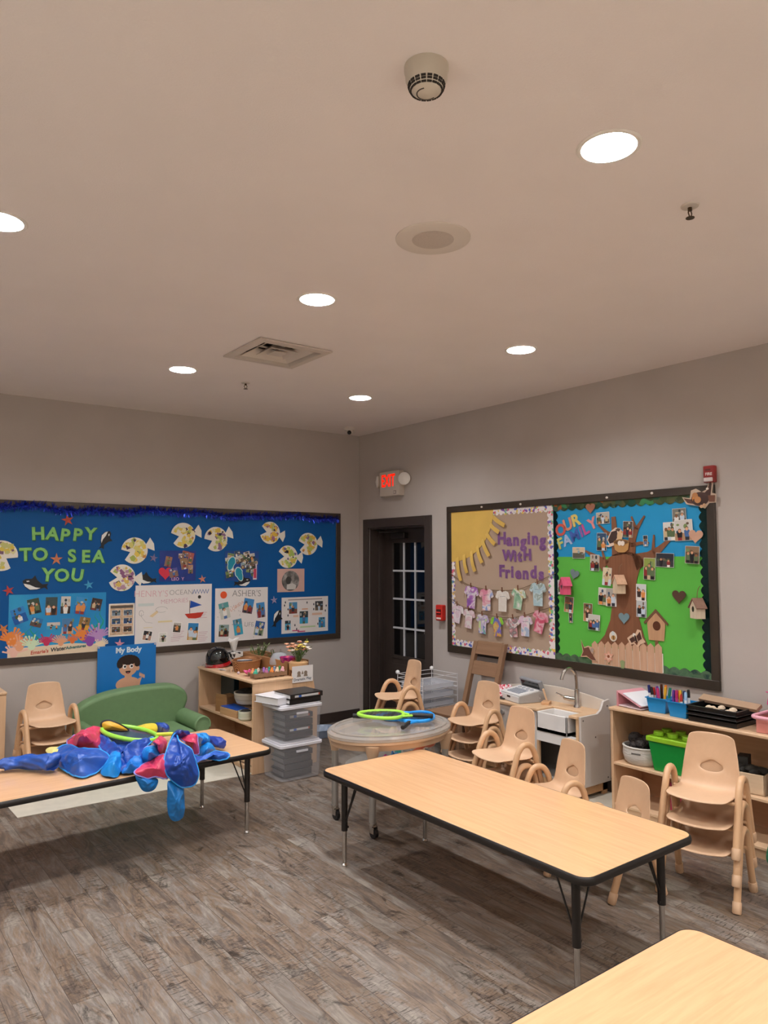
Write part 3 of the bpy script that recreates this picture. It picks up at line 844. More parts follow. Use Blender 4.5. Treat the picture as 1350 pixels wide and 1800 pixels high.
flat('sun_doodle', circ(0.235, 0.155, 0.016, 10), ink('#2A2A2A'), t, 0.0004, Z)
MB().box(-0.33, 0.09, Z, -0.19, 0.115, Z + 0.0004).build('note_strip', ink('#CBD3D0'), t, smooth=0)
dd = MB()
dd.tube([(-0.12 + 0.045 * math.cos(a) * 1.2, 0.055 + 0.025 * math.sin(a), Z + 0.0005) for a in [k * 0.5 for k in range(12)]], 0.0012, 5)
dd.tube([(-0.3, 0.03, Z), (-0.3, 0.0, Z), (-0.26, -0.05, Z), (-0.2, -0.06, Z)], 0.001, 5)
dd.tube([(-0.3 + 0.02 * math.cos(k * .6), 0.03 + 0.025 * math.sin(k * .6), Z) for k in range(11)], 0.0015, 5)
dd.build('pencil_doodle', ink('#8C8A88'), t)
flat('arrow_doodle', [(-0.23, 0.0), (-0.16, 0.05), (-0.15, 0.03), (-0.2, -0.01)], ink('#E2C9A0'), t, 0.0004, Z)
MB().box(-0.15, -0.06, Z, -0.02, -0.045, Z + 0.0004).box(-0.28, -0.1, Z, -0.2, -0.095, Z + 0.0004).build('caption_strip', ink('#E0CFA0'), t, smooth=0)
cap = MB()
for x, y, n_ in ((0.21, 0.01, 4), (0.22, -0.17, 6), (-0.03, -0.2, 3), (-0.01, -0.15, 4)):
    for k in range(n_): cap.box(x, y - 0.016 * k, Z, x + 0.1 - 0.012 * (k % 3), y - 0.016 * k + 0.004, Z + 0.0003)
cap.build('caption_writing', ink('#C9A0AC'), t, smooth=0)
for i, (x, z, w_, h_, r, tp, bt, n_) in enumerate([(-2.285, 1.01, .085, .09, -.2, '#2A2A2E', '#B08A78', 1), (-2.145, 0.985, .075, .09, 0, '#D9D5CE', '#C8C0B4', 1), (-2.015, 1.065, .08, .095, -.12, '#B8AFA6', '#4A423C', 1), (-1.865, 1.02, .11, .165, -.08, '#2F7FB8', '#C08A4A', 2)]):
    photo(t, x + 2.04, z - 1.1775, w_, h_, r, n_, tp, bt, random.Random(i + 50), Z, 0.006)

t, pw, ph = sheet('photo_poster', -1.65, 0.90, -1.10, 1.405, PAPER, 'white poster with six tilted photos and an orange sun at its corner', 'poster')
flat('sun_drawing', circ(-0.19, 0.19, 0.034, 20), ink('#E2592E'), t, 0.0004, Z)
lettering('handwriting', "ASHER'S", 0.085, MS['lgy'], t, (0.05, 0.195, Z), -0.03, bold=-0.0005, depth=0.0003)
lettering('handwriting', 'FLORIDA', 0.045, MS['or_'], t, (-0.06, 0.075, Z), 0.5, bold=-0.0006, depth=0.0003)
lettering('handwriting', 'LIFE', 0.06, MS['lgy'], t, (0.075, -0.10, Z), -0.08, bold=-0.0008, depth=0.0003)
for i, (x, z, w_, h_, r, tp, bt, n_) in enumerate([(-1.555, 1.195, .1, .15, .2, '#5A9A9A', '#C9C9BE', 1), (-1.31, 1.23, .105, .14, -.2, '#3E86C0', '#6A4A5A', 2), (-1.175, 1.185, .09, .145, .1, '#3E86C0', '#9A8AA0', 2), (-1.56, 1.01, .1, .11, -.05, '#8AA0A0', '#5A4A3A', 2), (-1.415, 1.035, .09, .15, .15, '#4A8AA8', '#3FA5C0', 1), (-1.19, 1.01, .1, .135, -.2, '#2E5A9A', '#9AA58A', 2)]):
    photo(t, x + 1.375, z - 1.1525, w_, h_, r, n_, tp, bt, random.Random(i + 70), Z, 0.0)
db = MB()
for k in range(26): db.prism(circ(rr.uniform(-0.26, 0.26), rr.uniform(-0.23, 0.15), 0.004, 6), Z, Z + 0.0002)
db.build('ink_dots', ink('#8A8288'), t, smooth=0)

t, pw, ph = sheet('ocean_facts_poster', -0.945, 0.94, -0.40, 1.295, PAPER, 'small white poster with five ocean photos at the right end of the board', 'poster')
for i, (x, z, w_, h_, tp, bt) in enumerate([(-0.815, 1.19, .1, .12, '#4A90C0', '#7A4A3A'), (-0.51, 1.20, .1, .1, '#3A3A40', '#6A5A4A'), (-0.69, 1.09, .105, .13, '#2E3A40', '#3FA0C8'), (-0.875, 1.02, .07, .1, '#2A3038', '#4AA5C9'), (-0.475, 1.03, .085, .11, '#4AA0D0', '#3A90C0')]):
    photo(t, x + 0.6725, z - 1.1175, w_, h_, 0, 1, tp, bt, random.Random(i + 90), Z, 0.003)
cp = MB()
cp.box(-0.04, 0.05, Z, 0.03, 0.062, Z + .0003, 0).box(0.08, -0.01, Z, 0.2, 0.012, Z + .0003, 1).box(-0.14, -0.02, Z, -0.08, 0.0, Z + .0003, 1).box(-0.06, -0.13, Z, 0.12, -0.115, Z + .0003, 2).box(-0.15, -0.16, Z, -0.07, -0.148, Z + .0003, 3).box(-0.09, -0.172, Z, 0.0, -0.16, Z + .0003, 3).box(-0.2, 0.148, Z, 0.2, 0.158, Z + .0003, 4)
cp.build('caption_strips', [ink(c) for c in ('#D9A080', '#E0B8A0', '#B8CFA0', '#C8507A', '#A09090')], t, smooth=0)
sw_ = MB()
for k in range(14): sw_.prism([(q[0] + rr.uniform(-0.25, 0.25) * 0 + [-.23, -.2, .1, .13, .25, .24, -.12, -.1, .15, .16, -.24, .02, .1, -.2][k], q[1] + [.13, .06, .1, .07, .08, .03, -.1, -.14, -.1, -.06, .1, .12, .05, .0][k]) for q in circ(0, 0, 0.007, 6, 0.013)], Z, Z + 0.0003)
sw_.build('swimmer_drawings', ink('#2F3440'), t, smooth=0)

t, pw, ph = sheet('pink_picture', -0.995, 1.35, -0.685, 1.58, mat('#CFA79C', 0.6, var=0.05), 'pink paper with a round black and white picture', 'picture')
flat('round_photo', circ(-0.005, -0.005, 0.1, 36), ramp_mat([(0.3, '#3A3836'), (0.5, '#6E6B68'), (0.7, '#B5B0AB')], 'noise', 14, 0.5, name='grey_print'), t, 0.0006, Z)
b = MB()
b.prism([(-0.05, -0.09), (0.05, -0.09), (0.06, -0.05), (0.02, -0.03), (-0.045, -0.04)], Z, Z + 0.001, 0).prism(circ(-0.03, 0.0, 0.03, 14, 0.04), Z, Z + 0.0009, 1).prism([(0.0, 0.03), (0.03, 0.06), (0.04, 0.0), (0.015, -0.01)], Z, Z + 0.0011, 2)
b.build('figures', [ink('#C9C5C0'), ink('#3C3A38'), ink('#8A8682')], t, smooth=0)

NAVY = mat('#16307E', 0.5, var=0.15, scale=12)
t, pw, ph = sheet('heart_collage', -2.185, 1.48, -1.845, 1.755, NAVY, 'navy collage with a red heart and cut out photos', 'poster')
o = flat('paper_heart', heart(0.125), ink('#D2354A'), t, 0.0012, Z); o.location = (-0.115, -0.06, 0); o['label'] = 'bright red paper heart'
for i, (x, y, w_, h_, c) in enumerate([(-0.09, 0.04, .06, .09, '#A0705A'), (0.03, 0.09, .05, .045, '#C9B8B0'), (0.06, 0.02, .07, .1, '#9A7A5A'), (0.12, 0.07, .05, .1, '#B0605A'), (0.12, -0.03, .045, .08, '#B58A70'), (-0.04, -0.06, .08, .08, '#5A5A9A'), (0.07, 0.11, .06, .05, '#A85A4A')]):
    photo(t, x, y, w_, h_, 0.2 * (i % 3 - 1), 1, c, '#8A6A5A', random.Random(i + 110), Z, 0.0)
lettering('lettering', 'LEO  Y', 0.04, mat('#D9A6C4', 0.5), t, (0.0, -0.118, Z), bold=0.0006, depth=0.0003)

t, pw, ph = sheet('photo_collage', -1.555, 1.475, -1.2, 1.755, mat('#0A3F86', 0.5, var=0.1), 'crowded collage of dark photos and turquoise sandal shapes', 'poster')
for i in range(15):
    photo(t, [-.12, -.05, .0, .05, .1, .13, -.13, .02, .08, -.12, .12, .04, -.03, .1, -.14][i], [.09, .11, .08, .1, .08, .04, -.08, .0, -.04, -.03, -.06, .05, .06, .0, .05][i], rr.uniform(.055, .085), rr.uniform(.05, .08), rr.uniform(-.5, .5), 1 + i % 2, None, None, random.Random(i + 130), Z + 0.0001 * i, 0.0)
for x, y, r_, nm in ((-0.115, 0.02, -0.35, 1), (-0.03, -0.08, 0.35, 2)):
    so = MB().prism([(q[0] * (0.85 + 0.25 * (q[1] > 0)), q[1]) for q in circ(0, 0, 0.04, 24, 0.072)], 0.002, 0.0045, 0).prism([(q[0] * (0.85 + 0.25 * (q[1] > 0)), q[1]) for q in circ(0, 0, 0.033, 24, 0.063)], 0.0045, 0.0052, 1).build('sandal_shape', [ink('#CFE0DC'), ink('#1F8FA8')], t, smooth=0)
    so.location = (x, y, 0.001); so.rotation_euler = (0, 0, r_)
MB().box(0.115, -0.135, 0.002, 0.155, 0.03, 0.0045, 0).box(0.12, -0.12, 0.0045, 0.15, -0.03, 0.005, 1).build('bottle_shape', [ink('#D9C9D0'), ink('#B8405A')], t, smooth=0)

# the body poster hanging under the board
t = thing('body_poster', 'blue poster titled My Body hanging above the green sofa', 'poster')
on_back(t, -2.46, 0.71, 0.024)
BLU = mat('#1273BE', 0.4, var=0.05, scale=3, bump=0.2, bscale=5)
MB().box(-0.25, -0.23, 0, 0.25, 0.235, 0.0015).build('paper', BLU, t, smooth=0)
lettering('title', 'My Body', 0.062, mat('#DCE6EE', 0.5), t, (0.01, 0.19, 0.002), bold=0.0028, depth=0.0003)
sk, hr_, wt, dkc = ink('#D6A384'), ink('#2B1D18'), ink('#F2EFEA'), ink('#241A18')
b = MB()
b.prism(circ(0.01, -0.1, 0.105, 24, 0.06) , 0.0015, 0.0019, 0)
b.box(-0.02, -0.07, 0.0015, 0.04, 0.0, 0.0021, 0)
b.prism(circ(0.01, 0.04, 0.078, 26, 0.072), 0.0015, 0.0026, 0)
b.prism(circ(0.092, 0.03, 0.016, 12, 0.022), 0.0015, 0.0024, 0)
b.prism([(0.075, -0.13), (0.1, -0.06), (0.13, -0.05), (0.12, -0.08), (0.1, -0.14)][::-1], 0.0015, 0.002, 0)
for k in range(4): b.prism(circ(0.112 + 0.012 * k, -0.028 - 0.006 * k, 0.0065, 8, 0.018), 0.0015, 0.0021, 0)
for a in range(13):
    an = -0.15 + PI * 1.12 * a / 12
    b.prism(circ(0.012 + 0.076 * math.cos(an), 0.075 + 0.05 * math.sin(an), 0.026, 10), 0.0015, 0.0027 + a * 0.00002, 1)
b.prism(circ(0.012, 0.098, 0.07, 20, 0.036), 0.0015, 0.00285, 1)
for ex in (-0.022, 0.036): b.prism(circ(ex, 0.05, 0.017, 14, 0.019), 0.002, 0.0031, 2).prism(circ(ex + 0.003, 0.05, 0.010, 12), 0.002, 0.0034, 3)
b.prism([(q[0], min(q[1], 0.012)) for q in circ(0.008, 0.012, 0.022, 20, 0.024)], 0.002, 0.0031, 3).prism(circ(0.008, -0.004, 0.011, 10, 0.005), 0.002, 0.0034, 4)
b.build('boy_drawing', [sk, hr_, wt, dkc, ink('#C25A5A')], t, smooth=0)
for sx in (-0.24, 0.24): MB().ball((sx, 0.225, 0.002), (0.007, 0.007, 0.004), 10).build('pin', mat('#D9C9C4', 0.3), t)
# ------------------------------------------------------------------ the two-part board on the right wall (u = -y)
ru0, ru1, rz0, rz1 = 1.42, 3.985, 0.832, 2.153
t = thing('bulletin_board', 'framed board with tan clothesline display and green family tree display', 'bulletin board')
on_right(t, 0, 0, 0.0)
fr = MB(); q_ = 0.055
for a in ((ru0, rz0, ru1, rz0 + q_ + .01), (ru0, rz1 - q_, ru1, rz1), (ru0, rz0 + q_ + .01, ru0 + q_, rz1 - q_), (ru1 - q_, rz0 + q_ + .01, ru1, rz1 - q_)):
    fr.box(a[0], a[1], 0, a[2], a[3], 0.022)
fr.build('frame', FRAME, t, bevel=0.003)
MID = 2.655
MB().box(ru0 + q_, rz0 + q_, 0, MID, rz1 - q_, 0.009).build('tan_paper', mat('#B39B87', 0.6, var=0.05, scale=2, bump=0.2, bscale=6), t, smooth=0)
MB().box(MID, 1.675, 0, ru1 - q_, rz1 - q_, 0.009).build('sky_paper', mat('#1792C9', 0.55, var=0.05, scale=2, bump=0.25, bscale=8), t, smooth=0)
MB().box(MID, rz0 + q_, 0, ru1 - q_, 1.69, 0.0095).build('grass_paper', mat('#57B13F', 0.6, var=0.06, scale=2, bump=0.25, bscale=8), t, smooth=0)

def scallop(u0, z0, u1, z1, wd, side, m, nm, z=0.010, pitch=0.05, lab=None):
    """a scalloped border strip running from (u0,z0) to (u1,z1); the scallops point to `side`"""
    a, b_ = Vector((u0, z0)), Vector((u1, z1))
    L_ = (b_ - a).length
    d = (b_ - a) / L_
    nrm = Vector((-d.y, d.x)) * side
    n = max(2, round(L_ / pitch))
    pts = [a, b_]
    for k in range(n * 6, -1, -1):
        s_ = k / (n * 6)
        pts.append(a + d * (L_ * s_) + nrm * (wd + 0.018 * abs(math.sin(PI * n * s_)) - 0.009))
    o = flat(nm, [(p.x, p.y) for p in pts], m, t, 0.0018, z)
    if lab: o['label'] = lab
    return o
CONF = ramp_mat([(0.0, '#EAE2E2'), (0.16, '#D96A7A'), (0.24, '#EAE2E2'), (0.36, '#5A6FC0'), (0.44, '#EAE2E2'), (0.52, '#E8C75A'), (0.60, '#EAE2E2'), (0.7, '#8A5AB0'), (0.78, '#E9DFE0'), (0.86, '#7ABF8A'), (0.93, '#F0E6E6')], 'voronoi', 52, 0.6, name='handprint_print')
iu0, iu1, iz0, iz1 = ru0 + q_, ru1 - q_, rz0 + q_ + .01, rz1 - q_
scallop(iu0 + 0.5, iz1, MID, iz1, 0.045, -1, CONF, 'printed_border')
scallop(MID, iz0, MID, iz1, 0.05, 1, CONF, 'printed_border', 0.0105)
scallop(iu0, iz0, iu0, iz0 + 0.77, 0.035, -1, CONF, 'printed_border')
scallop(iu0, iz0, MID, iz0, 0.05, 1, CONF, 'printed_border', 0.0112)
FOIL = mat('#0C2B2A', 0.25, 0.5, var=0.35, scale=30)
HOLO = ramp_mat([(0.0, '#4A5A3C'), (0.2, '#3F4E36'), (0.4, '#5A6A48'), (0.55, '#2E5A4A'), (0.68, '#4A6A5A'), (0.8, '#6A6A48'), (0.92, '#4FA06A'), (0.96, '#B86A3A')], 'voronoi', 26, 0.25, 0.5, name='foil_print')
HOL2 = ramp_mat([(0.0, '#3A5A4A'), (0.3, '#4F7A5A'), (0.5, '#6A8A6A'), (0.7, '#33504A'), (0.9, '#7FA08A')], 'noise', 18, 0.22, 0.5, name='foil_print')
scallop(MID + 0.004, iz0, MID + 0.004, iz1, 0.035, -1, FOIL, 'foil_border', 0.0105, 0.06)
scallop(iu1, iz0, iu1, iz1, 0.05, 1, FOIL, 'foil_border', 0.0105, 0.06)
scallop(MID, iz1, iu1, iz1, 0.045, -1, HOLO, 'foil_border', 0.0118, 0.075)
scallop(MID, iz0, iu1, iz0, 0.045, 1, HOL2, 'foil_border', 0.0118, 0.075)

def pin(y, z, lab):
    o = MB().ball((0, 0, 0.006), (0.011, 0.009, 0.007), 12).cyl((0, 0, 0), (0, 0, 0.006), 0.003, n=8).build('push_pin', mat('#E4DCD4', 0.3)); tag(o, lab, 'pin', 'pins on the board frame'); on_right(o, y, z, 0.021)
pin(-1.88, 2.126, 'white pin on the board frame above the paper sun')
pin(-2.33, 2.124, 'white pin on the board frame above the word Hanging')
pin(-3.17, 2.122, 'white pin on the board frame above the tree crown')
pin(-3.54, 2.128, 'white pin on the board frame left of the flying owl')
pin(-3.945, 2.128, 'white pin on the board frame beside the owl wing tip')

# sun with its rays
YEL = mat('#DDB65C', 0.6, var=0.06, scale=4, bump=0.2, bscale=10)
o = flat('paper_sun', [(0, 0)] + [(0.53 * math.cos(a) * 1.0, 0.45 * math.sin(a)) for a in [-k * PI / 2 / 14 for k in range(15)]], YEL, None, 0.002)
tag(o, 'yellow quarter sun of paper in the upper left corner of the tan board', 'paper sun'); on_right(o, -1.476, 2.098, 0.0115)
rays = [((2.0, 2.035), (2.15, 1.955)), ((1.965, 1.975), (2.085, 1.9)), ((1.92, 1.9), (2.035, 1.80)), ((1.87, 1.845), (1.965, 1.70)), ((1.805, 1.79), (1.88, 1.64)), ((1.73, 1.745), (1.79, 1.565)), ((1.64, 1.715), (1.69, 1.55)), ((1.55, 1.69), (1.61, 1.48))]
nm = ['topmost', 'second from the top', 'third from the top', 'fourth from the top', 'fifth from the top', 'third from the left', 'second from the left', 'leftmost']
for ((a, b_), (c, d)), n_ in zip(rays, nm):
    A, B = Vector((a, b_)), Vector((c, d))
    L_ = (B - A).length
    S = MB(); N_ = 8
    for k in range(N_):
        x0, x1 = L_ * k / N_, L_ * (k + 1) / N_
        h0, h1 = 0.022 * math.sin(PI * 0.75 * k / N_), 0.022 * math.sin(PI * 0.75 * (k + 1) / N_)
        S.add([(x0, -0.019, h0), (x1, -0.019, h1), (x1, 0.019, h1), (x0, 0.019, h0)], [(0, 1, 2, 3)])
    o = S.build('sun_ray', YEL, solid=0.0012, smooth=0)
    tag(o, f'yellow paper strip sun ray, {n_} of the fan', 'paper sun ray', 'rays of the paper sun')
    ang = math.atan2(d - b_, c - a)
    on_right(o, -a, b_, 0.0125, ang)

PUR = mat('#7B4F86', 0.6, var=0.15, scale=20)
PUD = mat('#9A76A0', 0.6)
def pletter(ch, u, z, size, word, rot=0.0, nth='', lift=0.0):
    t = thing('paper_letter', f'purple paper letter {ch}, {nth}in the word {word} on the tan board', 'letter', group='purple letters on the tan board')
    on_right(t, -u, z, 0.0095 + lift, rot)
    lettering('letter_face', ch, size, PUR, t, (0, 0, 0.0035), bold=0.0042, depth=0.001)
    lettering('letter_backing', ch, size, PUD, t, (0.002, -0.002, 0.0012), bold=0.007, depth=0.0006)
for ch, u, z, r, n_ in (('H', 2.10, 1.845, 0, ''), ('a', 2.185, 1.83, 0, ''), ('n', 2.26, 1.83, 0, 'first n '), ('g', 2.34, 1.815, 0, 'first g '), ('i', 2.40, 1.84, 0, ''), ('n', 2.465, 1.835, 0, 'second n '), ('g', 2.545, 1.82, 0, 'second g ')):
    pletter(ch, u, z, 0.138, 'Hanging', r, n_)
for ch, u, z, r in (('W', 2.175, 1.70, -.05), ('i', 2.252, 1.695, 0), ('t', 2.302, 1.695, 0), ('H', 2.385, 1.705, .02)): pletter(ch, u, z, 0.122, 'With', r, lift=0.004)
for ch, u, z, r in (('F', 2.095, 1.57, 0), ('r', 2.16, 1.56, 0), ('i', 2.215, 1.565, 0), ('e', 2.28, 1.555, 0), ('n', 2.36, 1.555, 0), ('d', 2.445, 1.565, 0), ('s', 2.525, 1.55, 0)): pletter(ch, u, z, 0.135, 'Friends', r)

# clotheslines with paper shirts
ROPE = mat('#7A6248', 0.8)
def rope(pts, lab):
    P = smooth_loop([(u, z, 0.02) for u, z in pts], 8, False)
    o = MB().tube(P, 0.0028, 6).build('clothesline', ROPE); tag(o, lab, 'string', 'strings of the shirt display'); on_right(o, 0, 0, 0)
r1 = [(1.455, 1.55), (1.63, 1.47), (1.78, 1.43), (1.94, 1.412), (2.13, 1.41), (2.31, 1.43), (2.5, 1.495), (2.68, 1.565)]
r2 = [(1.45, 1.33), (1.58, 1.265), (1.72, 1.23), (1.89, 1.20), (2.05, 1.187), (2.22, 1.19), (2.38, 1.225), (2.5, 1.26), (2.68, 1.31)]
rope(r1, 'upper brown string the five paper shirts hang from')
rope(r2, 'lower brown string the seven paper shirts hang from')
def zr_(r, u):
    for (a, b_), (c, d) in zip(r, r[1:]):
        if a <= u <= c: return b_ + (d - b_) * (u - a) / (c - a)
    return r[-1][1]
def shirt(u, ztop, h, rot, stops, lab, pl, r, off=0.0, sleeve=None):
    s = h
    poly = [(-0.17, 0.5), (-0.08, 0.455), (0.08, 0.455), (0.17, 0.5), (0.36, 0.44), (0.48, 0.16), (0.33, 0.08), (0.27, 0.2), (0.255, -0.5), (-0.255, -0.5), (-0.27, 0.2), (-0.33, 0.08), (-0.48, 0.16), (-0.36, 0.44)]
    m = ramp_mat(stops, 'noise', 11, 0.65, distort=1.2, name='tie_dye', seed=u * 3)
    t = thing('paper_shirt', lab, 'paper shirt', group='tie dyed paper shirts on the strings')
    d = 0.030 + off
    on_right(t, -u, ztop - h / 2, d, rot)
    b = MB()
    b.prism([(x * s, y * s) for x, y in poly], 0, 0.0014)
    b.build('paper', m, t, smooth=0)
    if sleeve:
        for sx in (-1, 1): flat('sleeve', [(x * s * sx, y * s) for x, y in ((0.17, 0.5), (0.36, 0.44), (0.48, 0.16), (0.33, 0.08), (0.25, 0.25))], mat(sleeve, 0.65), t, 0.0006, 0.0014)
    lettering('name_writing', '~~~', 0.035, mat('#7A7A84', 0.7), t, (0, 0.22 * s, 0.0018), 0.1, depth=0.0002)
    o = MB().box(-0.005, -0.018, 0, 0.005, 0.022, 0.006).build('clothespin', mat(pl, 0.6), bevel=0.001)
    tag(o, 'small brown clothespin holding the ' + lab, 'clothespin', 'clothespins on the strings')
    on_right(o, -u, ztop + 0.006, d + 0.0022, rot * 0.5 + 0.1)
W_ = '#E2DAD8'
TD = lambda *c: [(0.37 + 0.26 * i / (len(c) - 1), k) for i, k in enumerate(c)]
PIN = '#7A4A34'
shirt(1.745, 1.437, .195, -.08, TD('#8A5AA8', '#B070B8', W_, '#A888C8'), 'purple paper shirt, upper left', PIN, r1)
shirt(1.93, 1.418, .185, 0, TD('#D98AA0', '#E0B0B8', W_, '#8A9AD0'), 'pink and blue paper shirt on the upper string', PIN, r1)
shirt(2.12, 1.41, .175, -.03, TD('#E4DED6', '#DCD2C8', '#E4DED6'), 'plain white paper shirt on the upper string', PIN, r1)
shirt(2.295, 1.432, .17, -.16, TD('#7AA88A', '#A8C8A8', W_, '#C8C070'), 'green and yellow tilted paper shirt on the upper string', PIN, r1)
shirt(2.505, 1.485, .185, 0, TD('#A8C4CC', '#C4D4D8', '#8A9A90', '#D2DCDD'), 'pale blue paper shirt, upper right', PIN, r1)
shirt(1.565, 1.268, .165, -.22, TD(W_, '#E0D4DA', '#D8B8C8', W_), 'white paper shirt, lower left', PIN, r2)
shirt(1.71, 1.232, .165, -.12, TD('#E0CCD2', '#D8B4BE', W_), 'faint pink paper shirt on the lower string', PIN, r2)
shirt(1.88, 1.198, .165, -.06, TD('#8AC8A0', '#4A5AB0', W_, '#B8A0D0', '#C0D890'), 'blue, lilac and green paper shirt on the lower string', PIN, r2)
shirt(2.055, 1.188, .165, .04, TD('#5A7AC0', '#7A5AB0', '#D8B84A', '#D07A5A', '#3A9AC8'), 'brightest paper shirt with lime green sleeves', PIN, r2, 0.0, '#8CCB3C')
shirt(2.235, 1.192, .16, .1, TD('#B0606A', W_, '#77706F', '#C88A90', '#D8C0C0'), 'grey and red streaked paper shirt on the lower string', PIN, r2)
shirt(2.37, 1.215, .165, -.02, TD('#A8B8D0', W_, '#D8A8C8', '#E0D0DC'), 'white lilac paper shirt second from the right', PIN, r2, 0.003)
shirt(2.525, 1.262, .175, -.28, TD('#C8506A', '#D88A9A', '#E0B8C0', '#C8607A'), 'red pink tilted paper shirt, lower right', PIN, r2, 0.006)

# family tree display
BRN = wood('#7E5136', 0.18, 0.55, 'y')
def tube2(pts, ws):
    L_, R_ = [], []
    n = len(pts)
    for i in range(n):
        d = Vector(pts[min(i + 1, n - 1)]) - Vector(pts[max(i - 1, 0)])
        d.normalize()
        nr = Vector((-d.y, d.x)) * ws[i]
        L_.append(tuple(Vector(pts[i]) + nr)); R_.append(tuple(Vector(pts[i]) - nr))
    return L_ + R_[::-1]
t = thing('paper_tree', 'brown paper tree with bare branches in the middle of the family board', 'paper tree')
on_right(t, -3.29, 1.4, 0.0)
def TP(l): return [(u - 3.29, z - 1.4) for u, z in l]
flat('trunk', TP([(3.05, 1.045), (3.49, 1.04), (3.445, 1.13), (3.41, 1.25), (3.39, 1.42), (3.395, 1.52), (3.42, 1.6), (3.47, 1.645), (3.42, 1.70), (3.36, 1.72), (3.25, 1.72), (3.2, 1.70), (3.13, 1.655), (3.17, 1.60), (3.195, 1.5), (3.195, 1.38), (3.17, 1.23), (3.12, 1.12)]), BRN, t, 0.003, 0.0125)
BT = MB()
for pts, ws in (([(3.14, 1.62), (3.07, 1.68), (2.96, 1.735)], [.05, .022, .006]), ([(3.13, 1.665), (3.11, 1.74)], [.014, .005]), ([(3.24, 1.70), (3.225, 1.82), (3.215, 1.98)], [.045, .026, .018]), ([(3.22, 1.83), (3.15, 1.87), (3.08, 1.93)], [.02, .013, .006]), ([(3.34, 1.70), (3.37, 1.82), (3.41, 1.9)], [.05, .028, .016]), ([(3.40, 1.88), (3.365, 1.975)], [.014, .006]), ([(3.405, 1.885), (3.47, 1.975)], [.015, .006]), ([(3.36, 1.77), (3.43, 1.785), (3.50, 1.785)], [.014, .011, .006]), ([(3.38, 1.65), (3.5, 1.69), (3.58, 1.74), (3.665, 1.81)], [.06, .035, .022, .009]), ([(3.53, 1.71), (3.535, 1.78), (3.54, 1.84)], [.014, .010, .006])):
    flat('branch', TP(tube2(pts, ws)), BRN, t, 0.003, 0.0125)

def rphoto(u, z, w_, h_, r, n_, lab, tp, bt, sd, d=0.016, nm='photo_print'):
    o = photo(None, 0, 0, w_, h_, 0, n_, tp, bt, random.Random(sd), 0, 0.002, name=nm)
    tag(o, lab, 'photo', 'family photos on the tree board')
    on_right(o, -u, z, d, r)
for a in (
    (3.125, 1.975, .115, .085, .03, 3, 'family photo in front of white, top left by the brown heart', '#B8B2A8', '#6A6258', 201),
    (3.335, 1.885, .08, .115, -.05, 3, 'small group photo right of the nesting bird', '#5A5048', '#2A2624', 202),
    (3.11, 1.80, .085, .13, -.03, 2, 'dark tall photo under the letter Y of family', '#39506B', '#23282E', 203),
    (2.90, 1.72, .115, .085, -.02, 0, 'sunset landscape photo with no clear figures', '#D0B89A', '#5A5A4A', 204),
    (3.045, 1.645, .08, .12, -.04, 2, 'photo of a pair in black and white by the left branch', '#B8B0A4', '#3A3634', 205),
    (3.15, 1.545, .075, .13, -.1, 1, 'pale photo with light blue clothes left of the trunk', '#D8C8A8', '#C8D4DC', 206),
    (3.115, 1.40, .085, .125, -.06, 2, 'family photo on white, left edge of the trunk', '#D2CCC4', '#8A7A70', 207, 0.0175),
    (3.185, 1.395, .09, .13, -.02, 2, 'white framed photo overlapping the trunk under the plain birdhouse', '#B0A8A0', '#D8D4D0', 208, 0.019),
    (3.43, 1.44, .08, .115, -.03, 2, 'photo of two people in white, upper of the pair right of the trunk', '#C8CDD0', '#E0DEDA', 209),
    (3.43, 1.325, .08, .115, -.03, 2, 'photo with black trousers, lower of the pair right of the trunk', '#BEC2C4', '#8A8E90', 210),
    (3.50, 1.605, .09, .15, -.05, 3, 'yellow green group photo under the right branch', '#8A9A4A', '#4A4A30', 211),
    (3.62, 1.665, .135, .095, -.04, 2, 'wide dark photo with a light blue dress', '#2A2C34', '#3A3A3C', 212),
    (3.735, 1.955, .10, .115, .02, 2, 'grey photo at the top right of the family board', '#7A7A72', '#4A463E', 213),
    (3.66, 1.86, .09, .125, .02, 3, 'photo of people in white on the right branch tip', '#D8D6D2', '#C8B8A4', 214, 0.0175),
    (3.765, 1.865, .13, .14, .03, 2, 'photo of a brown horse left of the pink heart', '#D0CCC6', '#B08A6A', 215, 0.019),
    (3.825, 1.70, .10, .115, -.06, 3, 'brown tinted photo under the large pink heart', '#8A7058', '#6A5440', 216, 0.024),
    (3.475, 1.80, .035, .075, .02, 1, 'smallest photo on the short right twig', '#2E2A28', '#8A7A68', 217),
    (2.725, 1.455, .06, .11, 0, 2, 'photo half hidden behind the pink birdhouse', '#B8B0B8', '#6A6068', 218),
    (2.80, 1.325, .085, .12, -.1, 2, 'oval cut photo with an orange shirt under the pink birdhouse', '#7A5A48', '#C06A3A', 219),
    (2.815, 1.225, .035, .075, .02, 1, 'narrow photo below the oval cut one', '#5A4A40', '#3A4A5A', 220),
    (2.975, 1.275, .08, .135, -.04, 1, 'brown and tan photo behind the one with a red shirt', '#7A5A38', '#B8875A', 221),
    (3.03, 1.205, .105, .115, -.06, 3, 'photo of three people, one in a red shirt, near the fence', '#C8C4BC', '#3A4A3A', 222, 0.0185)):
    rphoto(*a)

